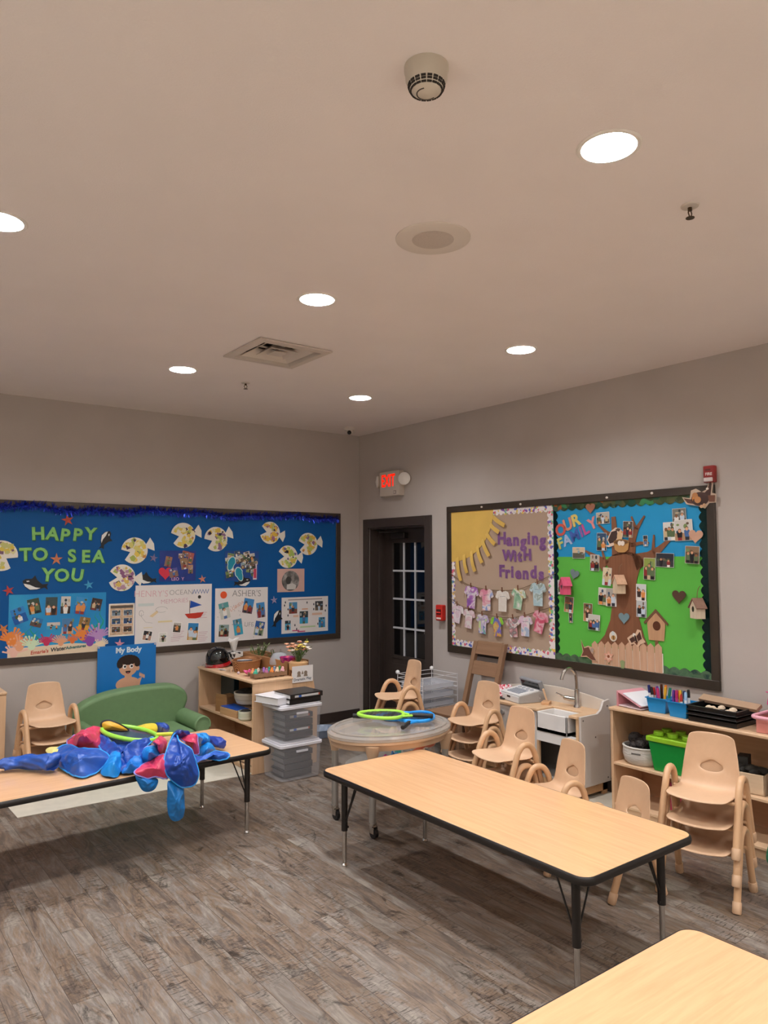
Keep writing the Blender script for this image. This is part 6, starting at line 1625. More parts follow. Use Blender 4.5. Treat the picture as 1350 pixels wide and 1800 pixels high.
o = MB().prism([(0, 0), (0.012, 0), (-0.02, 0.11), (-0.034, 0.105)], 0, 0.035, M=Matrix.Rotation(PI / 2, 4, 'X')).build('wooden_wedge', wood('#DDBB98', 0.1, 0.5, 'z'), bevel=0.002); tag(o, 'pale wooden stick leaning on the cash register side', 'block'); o.location = (-0.15, -2.68, 0.5795); o.rotation_euler = (0, 0, -0.8)
# checked cloth and dark tray
o = MB().box(-0.10, -0.13, 0, 0.10, 0.13, 0.012).build('dark_tray', mat('#2E2A2A', 0.5), bevel=0.004); tag(o, 'flat dark tray under the red checked cloth', 'tray'); o.location = (-0.21, -2.275, 0.5795); o.rotation_euler = (0, 0, -0.1)

def patch(name, outline, center, m, solid=0.0025, wr=0.006, seed=0, binding=None, rings=20, per=9, parent=None, freq=22.0, bind_r=0.0045, wob=1.0):
    """loose cloth: rings run from the centre to a smooth outline, with creases"""
    r = random.Random(seed)
    O = smooth_loop(outline, per)
    n = len(O)
    C = Vector(center)
    ph = [r.uniform(0, 2 * PI) for _ in range(6)]
    fr_ = [r.uniform(0.6, 1.4) * freq for _ in range(6)]
    dr = [Vector((r.uniform(-1, 1), r.uniform(-1, 1), r.uniform(-.6, .6))).normalized() for _ in range(6)]
    fd1 = (O[0] - O[n // 2]).normalized(); fd2 = (O[n // 4] - O[3 * n // 4]).normalized()
    if r.random() < 0.5: fd1, fd2 = fd2, fd1
    nrm = Vector((0, 0, 0))
    for k in range(n): nrm += (O[k] - C).cross(O[(k + 1) % n] - C)
    nrm = nrm.normalized() if nrm.length > 1e-9 else Vector((0, 0, 1))
    if nrm.z < -0.2 or (abs(nrm.z) <= 0.2 and nrm.y > 0): nrm = -nrm
    vs = [C + nrm * 0.004]
    def crease(p, f):
        w_ = sum(math.sin(p.dot(dr[q]) * fr_[q] + ph[q]) for q in range(6)) / 2.2
        w2 = 1 - abs(math.sin(p.dot(dr[0]) * fr_[1] * 1.7 + ph[2]))
        return wr * (w_ * 0.7 + w2 * 0.9) * (0.35 + 0.65 * (1 - f * f))
    for i in range(1, rings + 1):
        f = i / rings
        for k in range(n):
            g = f ** 1.0
            lift = math.sqrt(max(0, 1 - f * f)) 
            p = O[k].lerp(C, 1 - g)
            # rounded profile rather than a cone
            p = p + nrm * (0.12 * (C - O[k]).dot(nrm) * (math.cos(f * PI / 2) - (1 - f)))
            th = 2 * PI * k / n
            q1, q2 = p.dot(fd1), p.dot(fd2)
            wv = math.sin(q1 * 30 + ph[4] + 1.6 * math.sin(q2 * 11 + ph[5]))
            w3 = 1 - abs(math.sin(q1 * 17 + 1.1 * math.sin(q2 * 19 + ph[3]) + ph[1]))
            nv = p * 13 + Vector((seed * 3.1, seed * 1.7, 0))
            nv = nv + noise.noise_vector(p * 9) * 0.7
            rg = 1 - abs(noise.noise(nv)) * 2.2
            rg2 = 1 - abs(noise.noise(nv * 2.1)) * 2.2
            p = p + nrm * (crease(p, f) * 0.6 + wr * (1 - 0.55 * f ** 6) * (0.4 * wv + 0.9 * w3 * w3 + 1.5 * rg + 0.55 * rg2))
            vs.append(p)
    fs = [(0, 1 + k, 1 + (k + 1) % n) for k in range(n)]
    for i in range(rings - 1):
        for k in range(n):
            a, b_ = 1 + i * n + k, 1 + i * n + (k + 1) % n
            fs.append((a, a + n, b_ + n, b_))
    o = MB().add(vs, fs).build(name, m, parent, solid=solid, sub=1, smooth=180)
    if binding:
        MB().tube([vs[1 + (rings - 1) * n + k] for k in range(n)], bind_r, 8, True).build('binding', binding, o)
    return o
RC = ramp_mat([(0.0, '#C2334A'), (0.5, '#E8DADC')], 'checker', 46, 0.7, name='gingham')
o = patch('checked_cloth', [(-0.33, -2.24, .593), (-0.24, -2.15, .60), (-0.12, -2.18, .61), (-0.10, -2.28, .615), (-0.17, -2.37, .60), (-0.30, -2.36, .594)], (-0.21, -2.26, 0.655), RC, wr=0.016, seed=3, freq=34)
tag(o, 'crumpled red and white checked cloth on the sink counter', 'cloth')

# ------------------------------------------------------------------ things on the marker shelf (top z = 0.69)
def markerbox(label, loc, rz):
    t = thing('marker_caddy', label, 'caddy', loc, rz, 'blue plastic marker caddies')
    m = mat('#1B86C8', 0.35)
    b = MB()
    a0, b0, a1, b1, h_ = 0.052, 0.054, 0.062, 0.066, 0.095
    def rg(a, c, z): return [(-a, -c, z), (a, -c, z), (a, c, z), (-a, c, z)]
    vs = rg(a0, b0, 0) + rg(a1, b1, h_) + rg(a1 - .003, b1 - .003, h_) + rg(a0 - .003, b0 - .003, 0.004)
    b.add(vs, [(3, 2, 1, 0)] + [(i * 4 + k, i * 4 + (k + 1) % 4, (i + 1) * 4 + (k + 1) % 4, (i + 1) * 4 + k) for i in range(3) for k in range(4)] + [(12, 13, 14, 15)])
    b.build('cup', m, t, bevel=0.003)
    MB().box(-a1 - .006, -b1 - .006, h_ - .006, a1 + .006, -b1 + .002, h_).box(-a1 - .006, b1 - .002, h_ - .006, a1 + .006, b1 + .006, h_).box(-a1 - .006, -b1, h_ - .006, -a1 + .002, b1, h_).box(a1 - .002, -b1, h_ - .006, a1 + .006, b1, h_).build('rim', m, t)
    return t
c1, c2 = (-0.245, -3.705, 0.6905), (-0.27, -3.872, 0.6905)
markerbox('left blue plastic caddy full of markers', c1, 0.12)
markerbox('right blue plastic caddy full of markers beside the black trays', c2, 0.0)
MK = None
def marker(label, base, tip, col, group):
    d = (Vector(tip) - Vector(base))
    t = thing('marker', label, 'marker', base, 0, group)
    t.rotation_euler = d.to_track_quat('Z', 'Y').to_euler()
    MB().cyl((0, 0, 0), (0, 0, 0.10), 0.0085, n=12).build('barrel', mat(col[1], 0.35), t)
    MB().lathe([(0.0095, 0.092), (0.0095, 0.125), (0.008, 0.14), (0.001, 0.142)], 12).build('cap', mat(col[0], 0.3), t)
cols = [('yellow', '#E0A82A', '#D8A030'), ('dark brown', '#4A2418', '#3A2018'), ('navy', '#1E2A6A', '#E6E2E0'), ('magenta', '#B82A6A', '#C03A7A'), ('light blue', '#9AC0E0', '#E6E6E6'), ('teal', '#1E7A6A', '#2A8A7A'),
        ('purple', '#5A2A8A', '#6A3A9A'), ('red', '#B02A24', '#E0DAD6'), ('orange', '#E07A24', '#E6E0DA'), ('black', '#17171A', '#E0DEDC')]
r = random.Random(12)
for ci, (c, side) in enumerate(((c1, 'left'), (c2, 'right'))):
    for k in range(10):
        i, j = k % 5, k // 5
        bx, by = c[0] - 0.03 + 0.045 * j + r.uniform(-.008, .008), c[1] - 0.042 + 0.021 * i
        nm_ = cols[(k * 3 + ci * 4) % 10]
        marker(f'{nm_[0]} marker standing in the {side} blue caddy', (bx, by, 0.6955 + r.uniform(0, .03)), (bx + r.uniform(-.015, .015), by + r.uniform(-.016, .016), 0.84), nm_[1:], f'markers in the {side} blue caddy')
def xbox(b, x0, y0, x1, y1, z0, z1, th=0.004, fl=0.01):
    b.box(x0, y0, z0, x1, y1, z0 + th).box(x0, y0, z0, x0 + th, y1, z1).box(x1 - th, y0, z0, x1, y1, z1).box(x0, y0, z0, x1, y0 + th, z1).box(x0, y1 - th, z0, x1, y1, z1)
    b.box(x0 - fl, y0 - fl, z1 - 0.005, x1 + fl, y0 + th, z1).box(x0 - fl, y1 - th, z1 - 0.005, x1 + fl, y1 + fl, z1).box(x0 - fl, y0, z1 - 0.005, x0 + th, y1, z1).box(x1 - th, y0, z1 - 0.005, x1 + fl, y1, z1)
    return b
TR = mat('#141313', 0.35)
for z0, lab in ((0.6905, 'bottom black plastic tray of the stack on the marker shelf'), (0.7165, 'middle black plastic tray of the stack on the marker shelf'), (0.7425, 'top black plastic tray holding shells on the marker shelf')):
    o = xbox(MB(), -0.365 + 0.02, -4.255, -0.09, -3.955, z0, z0 + 0.045).build('black_tray', TR, bevel=0.0015)
    tag(o, lab, 'tray', 'black trays on the marker shelf')
o = MB().box(-0.175, -4.33, 0.80, -0.145, -3.93, 0.835).build('cardboard_strip', mat('#A08068', 0.7), smooth=0) if False else MB().cbox((-0.165, -4.12, 0.800), (0.055, 0.40, 0.02), M=Matrix.Rotation(-0.16, 4, 'Z') @ Matrix.Rotation(-0.5, 4, 'Y')).build('cardboard_piece', mat('#A98A70', 0.7))
tag(o, 'tan cardboard piece leaning across the black trays', 'cardboard')
r = random.Random(5)
for k in range(9):
    q = Vector((r.uniform(-0.325, -0.245), r.uniform(-4.22, -4.06), 0.762 + 0.008 * (k % 3)))
    o = MB().lathe([(0.001, -0.012), (0.018, -0.006), (0.022, 0.004), (0.012, 0.014), (0.001, 0.017)], 9, sx=1.1, sy=0.8, M=Matrix.Rotation(r.uniform(0, 3), 4, 'Z') @ Matrix.Rotation(r.uniform(-.6, .6), 4, 'X')).build('seashell', mat('#D9C4AA', 0.55, var=0.15, scale=50))
    tag(o, 'small cream seashell in the heap inside the top black tray', 'shell', 'shells in the black tray'); o.location = q
for k, (y, c) in enumerate(((-4.0, '#8FB08A'), (-4.05, '#DAD4C8'), (-4.12, '#E4DDD0'), (-4.18, '#A8C0A8'))):
    o = MB().ball((0, 0, 0), (0.02, 0.024, 0.016), 10).build('pebble', mat(c, 0.6, var=0.15, scale=40)); tag(o, ['sage green stone, leftmost behind the cardboard piece', 'greyish white stone behind the cardboard piece', 'whitest stone behind the cardboard piece', 'pale green stone, rightmost behind the cardboard piece'][k], 'stone', 'stones in the black tray'); o.location = (-0.12, y, 0.80)
# pink folder standing like a tent and papers
t = thing('paper_folder', 'pink folder with white papers lying on the marker shelf', 'folder', (-0.205, -3.535, 0.6905), -0.15)
b = MB().cbox((0, 0, 0.008), (0.235, 0.20, 0.006))
b.build('lower_papers', mat('#D8C6C8', 0.6), t)
MB().cbox((0.0, 0, 0.062), (0.24, 0.215, 0.004), M=Matrix.Rotation(0.36, 4, 'X')).build('folder_flap', mat('#D99AA4', 0.55), t)
MB().cbox((-0.005, -0.03, 0.060), (0.215, 0.17, 0.006), M=Matrix.Rotation(0.36, 4, 'X')).build('white_paper', mat('#E6E4EA', 0.6), t)
MB().box(-0.12, 0.085, 0.0, 0.12, 0.10, 0.095).build('spine', mat('#CF8A92', 0.55), t)
# pink bins at the right
t = thing('pink_tub', 'pale pink plastic tub at the right end of the marker shelf', 'tub', (-0.20, -4.50, 0.6905))
PKL = mat('#E8A9B8', 0.4)
xbox(MB(), -0.13, -0.14, 0.13, 0.14, 0, 0.085, 0.004, 0.0).build('body', mat('#D98F86', 0.4), t, bevel=0.004)
MB().tube([(x, y, 0.088) for x, y in rrect(-0.15, -0.16, 0.15, 0.16, 0.04, 5)], 0.011, 10, True).build('rim', PKL, t)
o = xbox(MB(), -0.12, -0.13, 0.12, 0.13, 0, 0.07, 0.004, 0.012).build('pink_tray', mat('#C72A78', 0.4), bevel=0.003); tag(o, 'bright magenta tray tilted on the pale pink tub', 'tray'); o.location = (-0.19, -4.535, 0.815); o.rotation_euler = (0.10, 0.22, 0.1)

# inside the marker shelf, middle board z = 0.335
t = thing('rope_basket', 'white rope basket with dark contents in the marker shelf', 'basket', (-0.245, -3.567, 0.3355), 0.2)
RP = mat('#D6D0C8', 0.8, var=0.06, scale=60, bump=0.5, bscale=90, stretch=(0.3, 0.3, 3))
MB().lathe([(0.085, 0.0), (0.105, 0.02), (0.115, 0.06), (0.112, 0.115), (0.104, 0.115), (0.105, 0.06), (0.08, 0.01)], 32, sx=1.0, sy=1.12).build('body', RP, t)
MB().tube([(0.112 * math.cos(a) * 1.0, 0.112 * 1.12 * math.sin(a), 0.112) for a in [2 * PI * k / 32 for k in range(32)]], 0.006, 8, True).build('rim', RP, t)
MB().box(-0.116, -0.03, 0.075, -0.110, 0.03, 0.083).build('handle_slot', mat('#5A544E', 0.8), t)
b = MB()
for k in range(7):
    a = k * 0.9
    b.ball((0.045 * math.cos(a), 0.05 * math.sin(a), 0.115 + 0.02 * (k % 3)), (0.05, 0.045, 0.04), 10)
o = b.build('dark_toys', mat('#241C1A', 0.7, bump=1.0, bscale=60)); tag(o, 'heap of dark brown things in the white rope basket', 'toys', kind='stuff'); o.location = (-0.245, -3.567, 0.3355)
t = thing('block_bin', 'green storage box with lime studded lid in the marker shelf', 'storage box', (-0.245, -3.815, 0.3355), 0.05)
GB = mat('#14903A', 0.35)
v = [(-0.085, -0.115, 0), (0.085, -0.115, 0), (0.085, 0.115, 0), (-0.085, 0.115, 0), (-0.105, -0.14, 0.185), (0.105, -0.14, 0.185), (0.105, 0.14, 0.185), (-0.105, 0.14, 0.185)]
MB().add(v, [(0, 3, 2, 1), (4, 5, 6, 7), (0, 1, 5, 4), (1, 2, 6, 5), (2, 3, 7, 6), (3, 0, 4, 7)]).build('body', GB, t, bevel=0.006)
ld = MB().box(-0.115, -0.15, 0.185, 0.115, 0.15, 0.215)
for i in range(2):
    for j in range(3): ld.cyl((-0.05 + 0.1 * i, -0.095 + 0.095 * j, 0.215), (-0.05 + 0.1 * i, -0.095 + 0.095 * j, 0.243), 0.032, n=20)
ld.build('lid', mat('#8FC02A', 0.35), t, bevel=0.004)
t = thing('wooden_crate', 'pale wooden crate with dark things in the marker shelf', 'crate', (-0.235, -4.27, 0.3355), 0.15)
xbox(MB(), -0.10, -0.11, 0.10, 0.11, 0, 0.115, 0.010, -0.001).build('crate', wood('#D9BE9E', 0.1, 0.55, 'y'), t, bevel=0.002)
b = MB()
for k in range(9): b.ball((0.05 * math.cos(k * 2.1), 0.06 * math.sin(k * 1.7), 0.10 + 0.012 * (k % 3)), (0.04, 0.035, 0.025), 9)
b.cbox((0.03, 0.05, 0.15), (0.10, 0.06, 0.06), rz=0.3)
o = b.build('dark_blocks', mat('#23201B', 0.7, var=0.4, scale=20)); tag(o, 'heap of dark pieces in the pale wooden crate', 'toys', kind='stuff'); o.location = (-0.235, -4.27, 0.3355)
for k, (z, c, n_) in enumerate(((0.3355, '#1E4A8A', 'blue book, lowest of the pile right of the crate'), (0.362, '#E0D8CC', 'white book in the pile right of the crate'), (0.388, '#8A6A4A', 'tan book in the pile right of the crate'), (0.414, '#2E4A34', 'dark green book, topmost of the pile right of the crate'))):
    t = thing('book', n_, 'book', (-0.24 + 0.006 * k, -4.53, z), 0.05 * (k - 1), 'books right of the crate')
    MB().box(-0.09, -0.11, 0, 0.09, 0.11, 0.003).box(-0.09, -0.11, 0.022, 0.09, 0.11, 0.025).box(-0.09, -0.11, 0, -0.087, 0.11, 0.025).build('cover', mat(c, 0.45), t)
    MB().box(-0.085, -0.105, 0.003, 0.086, 0.105, 0.022).build('pages', mat('#DAD2C4', 0.7), t)
# lowest board
t = thing('play_bag', 'green mesh toy bag on the lowest board of the marker shelf', 'bag', (-0.40, -4.60, 0.0045))
GNB = mat('#2E7A56', 0.6, bump=0.8, bscale=80)
MB().lathe([(0.09, 0.0), (0.13, 0.03), (0.14, 0.12), (0.12, 0.19), (0.10, 0.2)], 24, sx=0.7, sy=1.2).build('bag', GNB, t) if False else MB().prism([(q.x, q.y) for q in smooth_loop([(-0.13, 0, 0), (0.13, 0, 0), (0.15, 0.10, 0), (0.10, 0.21, 0), (-0.08, 0.22, 0), (-0.15, 0.10, 0)], 5)], 0, 0.09, M=Matrix.Translation((0.045, 0, 0.001)) @ BR).build('bag', GNB, t, bevel=0.02, seg=3)
MB().tube(smooth_loop([(-0.046, -0.09, 0.12), (-0.055, -0.04, 0.16), (-0.05, 0.03, 0.165), (-0.046, 0.09, 0.13)], 6, False), 0.006, 8).build('strap', mat('#9AA8A0', 0.6), t)
o = MB().ball((0, 0, 0.03), (0.06, 0.10, 0.04), 14).build('orange_ball', mat('#C8552A', 0.6)); tag(o, 'orange soft toy lying behind the green bag', 'toy'); o.location = (-0.20, -4.50, 0.075)
o = MB().box(-0.05, -0.12, 0, 0.05, 0.12, 0.2).build('red_box', mat('#A82A4A', 0.5), bevel=0.008); tag(o, 'dark pink box on the lowest board of the marker shelf', 'box'); o.location = (-0.24, -3.90, 0.0705)
o = MB().tube(smooth_loop([(-0.03, -0.10, 0.205), (-0.03, 0, 0.215), (-0.03, 0.11, 0.205)], 5, False), 0.006, 8).build('lime_band', mat('#A8C840', 0.5)); o.parent = bpy.data.objects['red_box']

# ------------------------------------------------------------------ tall wooden ladder back chair against the wall
OAK = wood('#8A6A50', 0.14, 0.5, 'z'); OAKY = wood('#8F6E54', 0.14, 0.5, 'y')
t = thing('wooden_chair', 'tall brown wooden slat back chair against the right wall', 'chair')
lean = lambda z: -0.225 + (z - 0.40) * 0.30
def post(y):
    b = MB()
    zs = (0.0, 0.42, 0.97)
    xs = (-0.225, -0.215, lean(0.97) + 0.0)
    for (z0, x0_), (z1, x1_) in zip(zip(zs, xs), list(zip(zs, xs))[1:]):
        vs = [(x0_ - .02, y - .022, z0), (x0_ + .02, y - .022, z0), (x0_ + .02, y + .022, z0), (x0_ - .02, y + .022, z0), (x1_ - .02, y - .022, z1), (x1_ + .02, y - .022, z1), (x1_ + .02, y + .022, z1), (x1_ - .02, y + .022, z1)]
        b.add(vs, [(0, 3, 2, 1), (4, 5, 6, 7), (0, 1, 5, 4), (1, 2, 6, 5), (2, 3, 7, 6), (3, 0, 4, 7)])
    return b
CY0, CY1 = -1.835, -2.16
for y in (CY0, CY1): post(y).build('rear_post', OAK, t, bevel=0.003)
for z0, z1 in ((0.865, 0.975), (0.70, 0.81)):
    xa, xb = lean(z0), lean(z1)
    MB().add([(xa - .012, CY1 + .02, z0), (xa + .012, CY1 + .02, z0), (xa + .012, CY0 - .02, z0), (xa - .012, CY0 - .02, z0), (xb - .012, CY1 + .02, z1), (xb + .012, CY1 + .02, z1), (xb + .012, CY0 - .02, z1), (xb - .012, CY0 - .02, z1)], [(0, 3, 2, 1), (4, 5, 6, 7), (0, 1, 5, 4), (1, 2, 6, 5), (2, 3, 7, 6), (3, 0, 4, 7)]).build('slat', OAKY, t, bevel=0.003)
MB().box(-0.62, -2.19, 0.425, -0.235, -1.805, 0.45).build('seat', OAKY, t, bevel=0.006)
for y in (CY0, CY1): MB().box(-0.60, y - .02, 0, -0.56, y + .02, 0.425).build('front_leg', OAK, t, bevel=0.003)
MB().box(-0.56, CY1 - .01, 0.2, -0.23, CY1 + .01, 0.23).box(-0.56, CY0 - .01, 0.2, -0.23, CY0 + .01, 0.23).box(-0.59, CY1, 0.25, -0.57, CY0, 0.28).build('stretcher', OAK, t)

# ------------------------------------------------------------------ white wire rack with clear trays
t = thing('wire_rack', 'white wire drying rack with clear trays by the door', 'rack', (0, 0, 0))
WR = mat('#E3E1E2', 0.35)
x0, x1, y0, y1 = -0.47, -0.07, -1.60, -1.255
fr = MB()
for x in (x0, x1):
    for y in (y0, y1): fr.tube([(x, y, 0.0), (x, y, 0.665)], 0.0035, 8)
for z in (0.03, 0.66, 0.625, 0.59, 0.555, 0.52):
    for a, b_ in (((x0, y0), (x0, y1)), ((x1, y0), (x1, y1)), ((x0, y1), (x1, y1))): fr.tube([(*a, z), (*b_, z)], 0.0025, 6)
fr.tube([(x0, y0, 0.66), (x1, y0, 0.66)], 0.0025, 6)
fr.build('wire_frame', WR, t)
for x, y in ((x0, y1), (x1, y1)): MB().ball((x, y, 0.672), 0.019, 14).build('connector', mat('#F0EEEE', 0.3), t)
zz = [0.10 + 0.075 * k for k in range(7)]
for z in zz:
    sh = MB()
    for k in range(9):
        y = y0 + (y1 - y0) * k / 8
        sh.tube([(x0, y, z), (x1, y, z)], 0.002, 5)
    for x in (x0, x1): sh.tube([(x, y0, z), (x, y1, z)], 0.003, 6)
    sh.build('wire_shelf', WR, t, smooth=0)
cm_ = clear('#E4E6EE', 0.35, 0.1)
for i, z in enumerate(zz):
    if i % 2 == 0 or i > 3:
        o = xbox(MB(), x0 + 0.03, y0 + 0.02, x1 - 0.03, y1 - 0.02, z + 0.003, z + 0.042, 0.002, 0.004).build('clear_tray', cm_, smooth=0)
        tag(o, ['lowest clear tray in the white wire rack', '', 'second lowest clear tray in the white wire rack', '', 'third highest clear tray in the white wire rack', 'second highest clear tray in the white wire rack', 'topmost clear tray in the white wire rack'][i], 'tray', 'clear trays in the wire rack')

# ------------------------------------------------------------------ play cloths heaped on the left table
NB, LB, PK, YE = '#1C469E', '#1784D4', '#C93A5C', '#E2C83A'
nyl = lambda c: mat(c, 0.38, var=0.05, scale=6, bump=0.08, bscale=30, spec=0.55)
BND = mat('#2F95E0', 0.4); LIL = mat('#8F8AD8', 0.45); BKB = mat('#1B1A22', 0.5)
P_ = {
'blue_sheet':([(-3.473,-1.751,0.53),(-3.377,-1.742,0.57),(-3.371,-1.935,0.59),(-3.284,-2.075,0.59),(-3.268,-2.194,0.57),(-3.327,-2.211,0.51),(-3.432,-2.269,0.51),(-3.472,-2.139,0.51),(-3.481,-1.923,0.51)],(-3.434,-2.205,0.59)),
'pink_bundle':([(-3.356,-1.668,0.57),(-3.342,-1.732,0.61),(-3.242,-1.671,0.62),(-3.15,-1.671,0.62),(-3.19,-1.823,0.62),(-3.252,-1.952,0.57),(-3.314,-1.902,0.56),(-3.354,-1.822,0.56),(-3.375,-1.756,0.56)],(-3.341,-1.994,0.64)),
'light_flap':([(-3.235,-2.133,0.58),(-3.184,-2.15,0.58),(-3.204,-2.23,0.53),(-3.271,-2.355,0.51),(-3.318,-2.348,0.51),(-3.33,-2.239,0.51)],(-3.292,-2.347,0.57)),
'light_flap_b':([(-3.169,-2.223,0.56),(-3.117,-2.264,0.56),(-3.138,-2.341,0.52),(-3.19,-2.358,0.51),(-3.243,-2.337,0.51),(-3.219,-2.278,0.52)],(-3.203,-2.366,0.55)),
'fold':([(-3.236,-1.76,0.61),(-3.197,-1.763,0.61),(-3.228,-1.998,0.59),(-3.138,-2.141,0.59),(-2.993,-2.109,0.62),(-3.053,-2.18,0.58),(-3.158,-2.273,0.55),(-3.2,-2.276,0.53),(-3.18,-2.124,0.56),(-3.255,-2.154,0.55),(-3.256,-1.997,0.57)],(-3.196,-2.216,0.6)),
'mound':([(-3.24,-1.912,0.57),(-3.118,-1.931,0.58),(-3.007,-2.12,0.59),(-3.086,-2.275,0.52),(-3.239,-2.311,0.508),(-3.295,-2.165,0.508)],(-3.21,-2.216,0.565)),
'pouch':([(-3.085,-2.2,0.57),(-3.062,-2.202,0.6),(-3.005,-2.222,0.6),(-3.018,-2.299,0.57),(-3.062,-2.3,0.54),(-3.093,-2.252,0.53)],(-3.109,-2.401,0.61)),
'pink_flap':([(-3.206,-2.42,0.527),(-3.086,-2.29,0.53),(-3.016,-2.36,0.58),(-3.032,-2.43,0.519),(-3.022,-2.42,0.465),(-3.088,-2.43,0.486),(-3.144,-2.43,0.489)],(-3.101,-2.45,0.535)),
'light_hang':([(-3.189,-2.4,0.513),(-3.077,-2.4,0.475),(-3.08,-2.41,0.432),(-3.108,-2.41,0.412),(-3.15,-2.41,0.42),(-3.175,-2.4,0.456)],(-3.146,-2.45,0.472)),
'pink_knot':([(-3.025,-2.198,0.62),(-2.966,-2.159,0.64),(-2.956,-2.229,0.63),(-2.961,-2.268,0.6),(-2.976,-2.269,0.55),(-2.999,-2.251,0.55),(-2.98,-2.201,0.58)],(-3.048,-2.404,0.64)),
'big_blue':([(-2.984,-2.328,0.62),(-2.895,-2.202,0.65),(-2.926,-2.355,0.64),(-2.876,-2.382,0.6),(-2.866,-2.42,0.554),(-2.853,-2.45,0.479),(-2.872,-2.45,0.417),(-2.931,-2.45,0.407),(-2.967,-2.44,0.423),(-3.026,-2.43,0.482),(-3.039,-2.41,0.553)],(-2.978,-2.5,0.553)),
'tail':([(-3.017,-2.42,0.455),(-2.939,-2.42,0.418),(-2.923,-2.42,0.364),(-2.922,-2.42,0.257),(-2.941,-2.42,0.229),(-2.98,-2.42,0.228),(-3.009,-2.42,0.257),(-3.022,-2.42,0.314),(-3.023,-2.42,0.383)],(-2.992,-2.47,0.353)),
'pink_right':([(-2.862,-2.198,0.62),(-2.753,-2.163,0.62),(-2.778,-2.26,0.59),(-2.779,-2.277,0.53),(-2.832,-2.297,0.54),(-2.817,-2.253,0.57),(-2.862,-2.273,0.61)],(-2.839,-2.341,0.61)),
'light_bump':([(-2.74,-2.133,0.61),(-2.66,-2.099,0.6),(-2.653,-2.148,0.58),(-2.667,-2.166,0.55),(-2.724,-2.174,0.54),(-2.732,-2.141,0.56)],(-2.755,-2.28,0.61)),
'light_right':([(-2.748,-2.205,0.54),(-2.692,-2.224,0.57),(-2.673,-2.264,0.55),(-2.668,-2.267,0.52),(-2.755,-2.294,0.51),(-2.767,-2.237,0.51)],(-2.75,-2.329,0.56)),
'blue_right':([(-2.818,-2.295,0.53),(-2.779,-2.348,0.53),(-2.693,-2.322,0.54),(-2.633,-2.355,0.53),(-2.629,-2.381,0.52),(-2.657,-2.394,0.51),(-2.716,-2.396,0.508),(-2.766,-2.309,0.51),(-2.852,-2.4,0.51)],(-2.741,-2.403,0.54)),
'peak':([(-2.922,-2.204,0.63),(-2.859,-2.136,0.65),(-2.802,-2.152,0.64),(-2.798,-2.182,0.62),(-2.854,-2.204,0.62),(-2.917,-2.232,0.62)],(-2.897,-2.281,0.66)),
'yellow':([(-2.959,-1.52,0.58),(-2.924,-1.63,0.6),(-2.879,-1.688,0.62),(-2.832,-1.725,0.62),(-2.83,-1.767,0.59),(-2.85,-1.762,0.56),(-2.893,-1.7,0.56),(-2.943,-1.557,0.56)],(-2.938,-1.822,0.62)),
'blue_back':([(-2.806,-1.645,0.6),(-2.794,-1.732,0.62),(-2.745,-1.692,0.6),(-2.736,-1.714,0.57),(-2.787,-1.761,0.54),(-2.82,-1.746,0.55)],(-2.837,-1.86,0.61)),
'wing':([(-3.2,-1.8,0.673),(-3.195,-1.8,0.692),(-3.165,-1.8,0.698),(-3.129,-1.8,0.686),(-3.077,-1.8,0.656),(-3.035,-1.8,0.622),(-3.066,-1.8,0.619),(-3.128,-1.8,0.632),(-3.184,-1.8,0.643)],(-3.143,-1.83,0.665)),
'tube':([(-2.657,-2.069,0.545),(-2.619,-2.071,0.55),(-2.599,-2.14,0.55),(-2.593,-2.211,0.545)],(-2.76,-1.035,0.5)),
'roll':([(-3.76,-1.858,0.52),(-3.702,-1.865,0.53),(-3.625,-1.909,0.545),(-3.56,-2.008,0.56),(-3.523,-2.056,0.555)],(-3.152,-0.221,0.5)),
'hoop':([(-3.192,-1.794,0.62),(-2.947,-2.066,0.62),(-3.024,-1.798,0.62),(-3.146,-2.092,0.62)],(-3.152,-0.221,0.5)),
'yellowcorner':([(-3.463,-1.587,0.52),(-3.429,-1.562,0.53),(-3.393,-1.692,0.55),(-3.481,-1.842,0.55),(-3.488,-1.776,0.54)],(-3.462,-1.762,0.555)),
}
G = 'play cloths on the left table'
def cloth(key, label, col, nm='play_cloth', **k):
    o = patch(nm, P_[key][0], P_[key][1], nyl(col), **k)
    tag(o, label, 'cloth', G)
    return o
cloth('mound', 'royal blue cloth under the green hoop in the heap', NB, wr=0.012, seed=1)
cloth('blue_sheet', 'royal blue cloth with light blue binding spread at the left of the heap', '#2452A6', wr=0.009, seed=2, binding=BND)
cloth('yellowcorner', 'pale yellow cloth corner peeking out behind the blue sleeve', '#E8DC8A', wr=0.002, seed=4)
cloth('pink_bundle', 'pink red bundle left of the green hoop', PK, wr=0.014, seed=5, binding=LIL)
cloth('light_flap', 'bright light blue flap reaching the front table edge', LB, wr=0.007, seed=6)
cloth('light_flap_b', 'darker light blue flap right of the bright one at the table edge', '#1A6EC0', wr=0.009, seed=7)
cloth('fold', 'royal blue folds below and right of the green hoop', NB, wr=0.013, seed=8, binding=BND)
cloth('pouch', 'rounded light blue pouch left of the pink knot', LB, wr=0.008, seed=9, binding=LIL)
cloth('light_hang', 'light blue lobe hanging below the pink flap', '#1A78C4', wr=0.006, seed=11)
cloth('pink_flap', 'pink flap with lilac binding hanging over the front edge', PK, wr=0.009, seed=10, binding=LIL)
cloth('pink_knot', 'pink knot in the middle of the heap', PK, wr=0.014, seed=12)
cloth('tail', 'long turquoise blue tail hanging lowest from the table', '#1872B8', wr=0.008, seed=14, freq=16)
cloth('big_blue', 'large royal blue cloth with light blue binding draped over the front edge', NB, wr=0.014, seed=13, binding=BND)
cloth('pink_right', 'pink cloth with lilac binding right of the draped blue one', PK, wr=0.008, seed=15, binding=LIL)
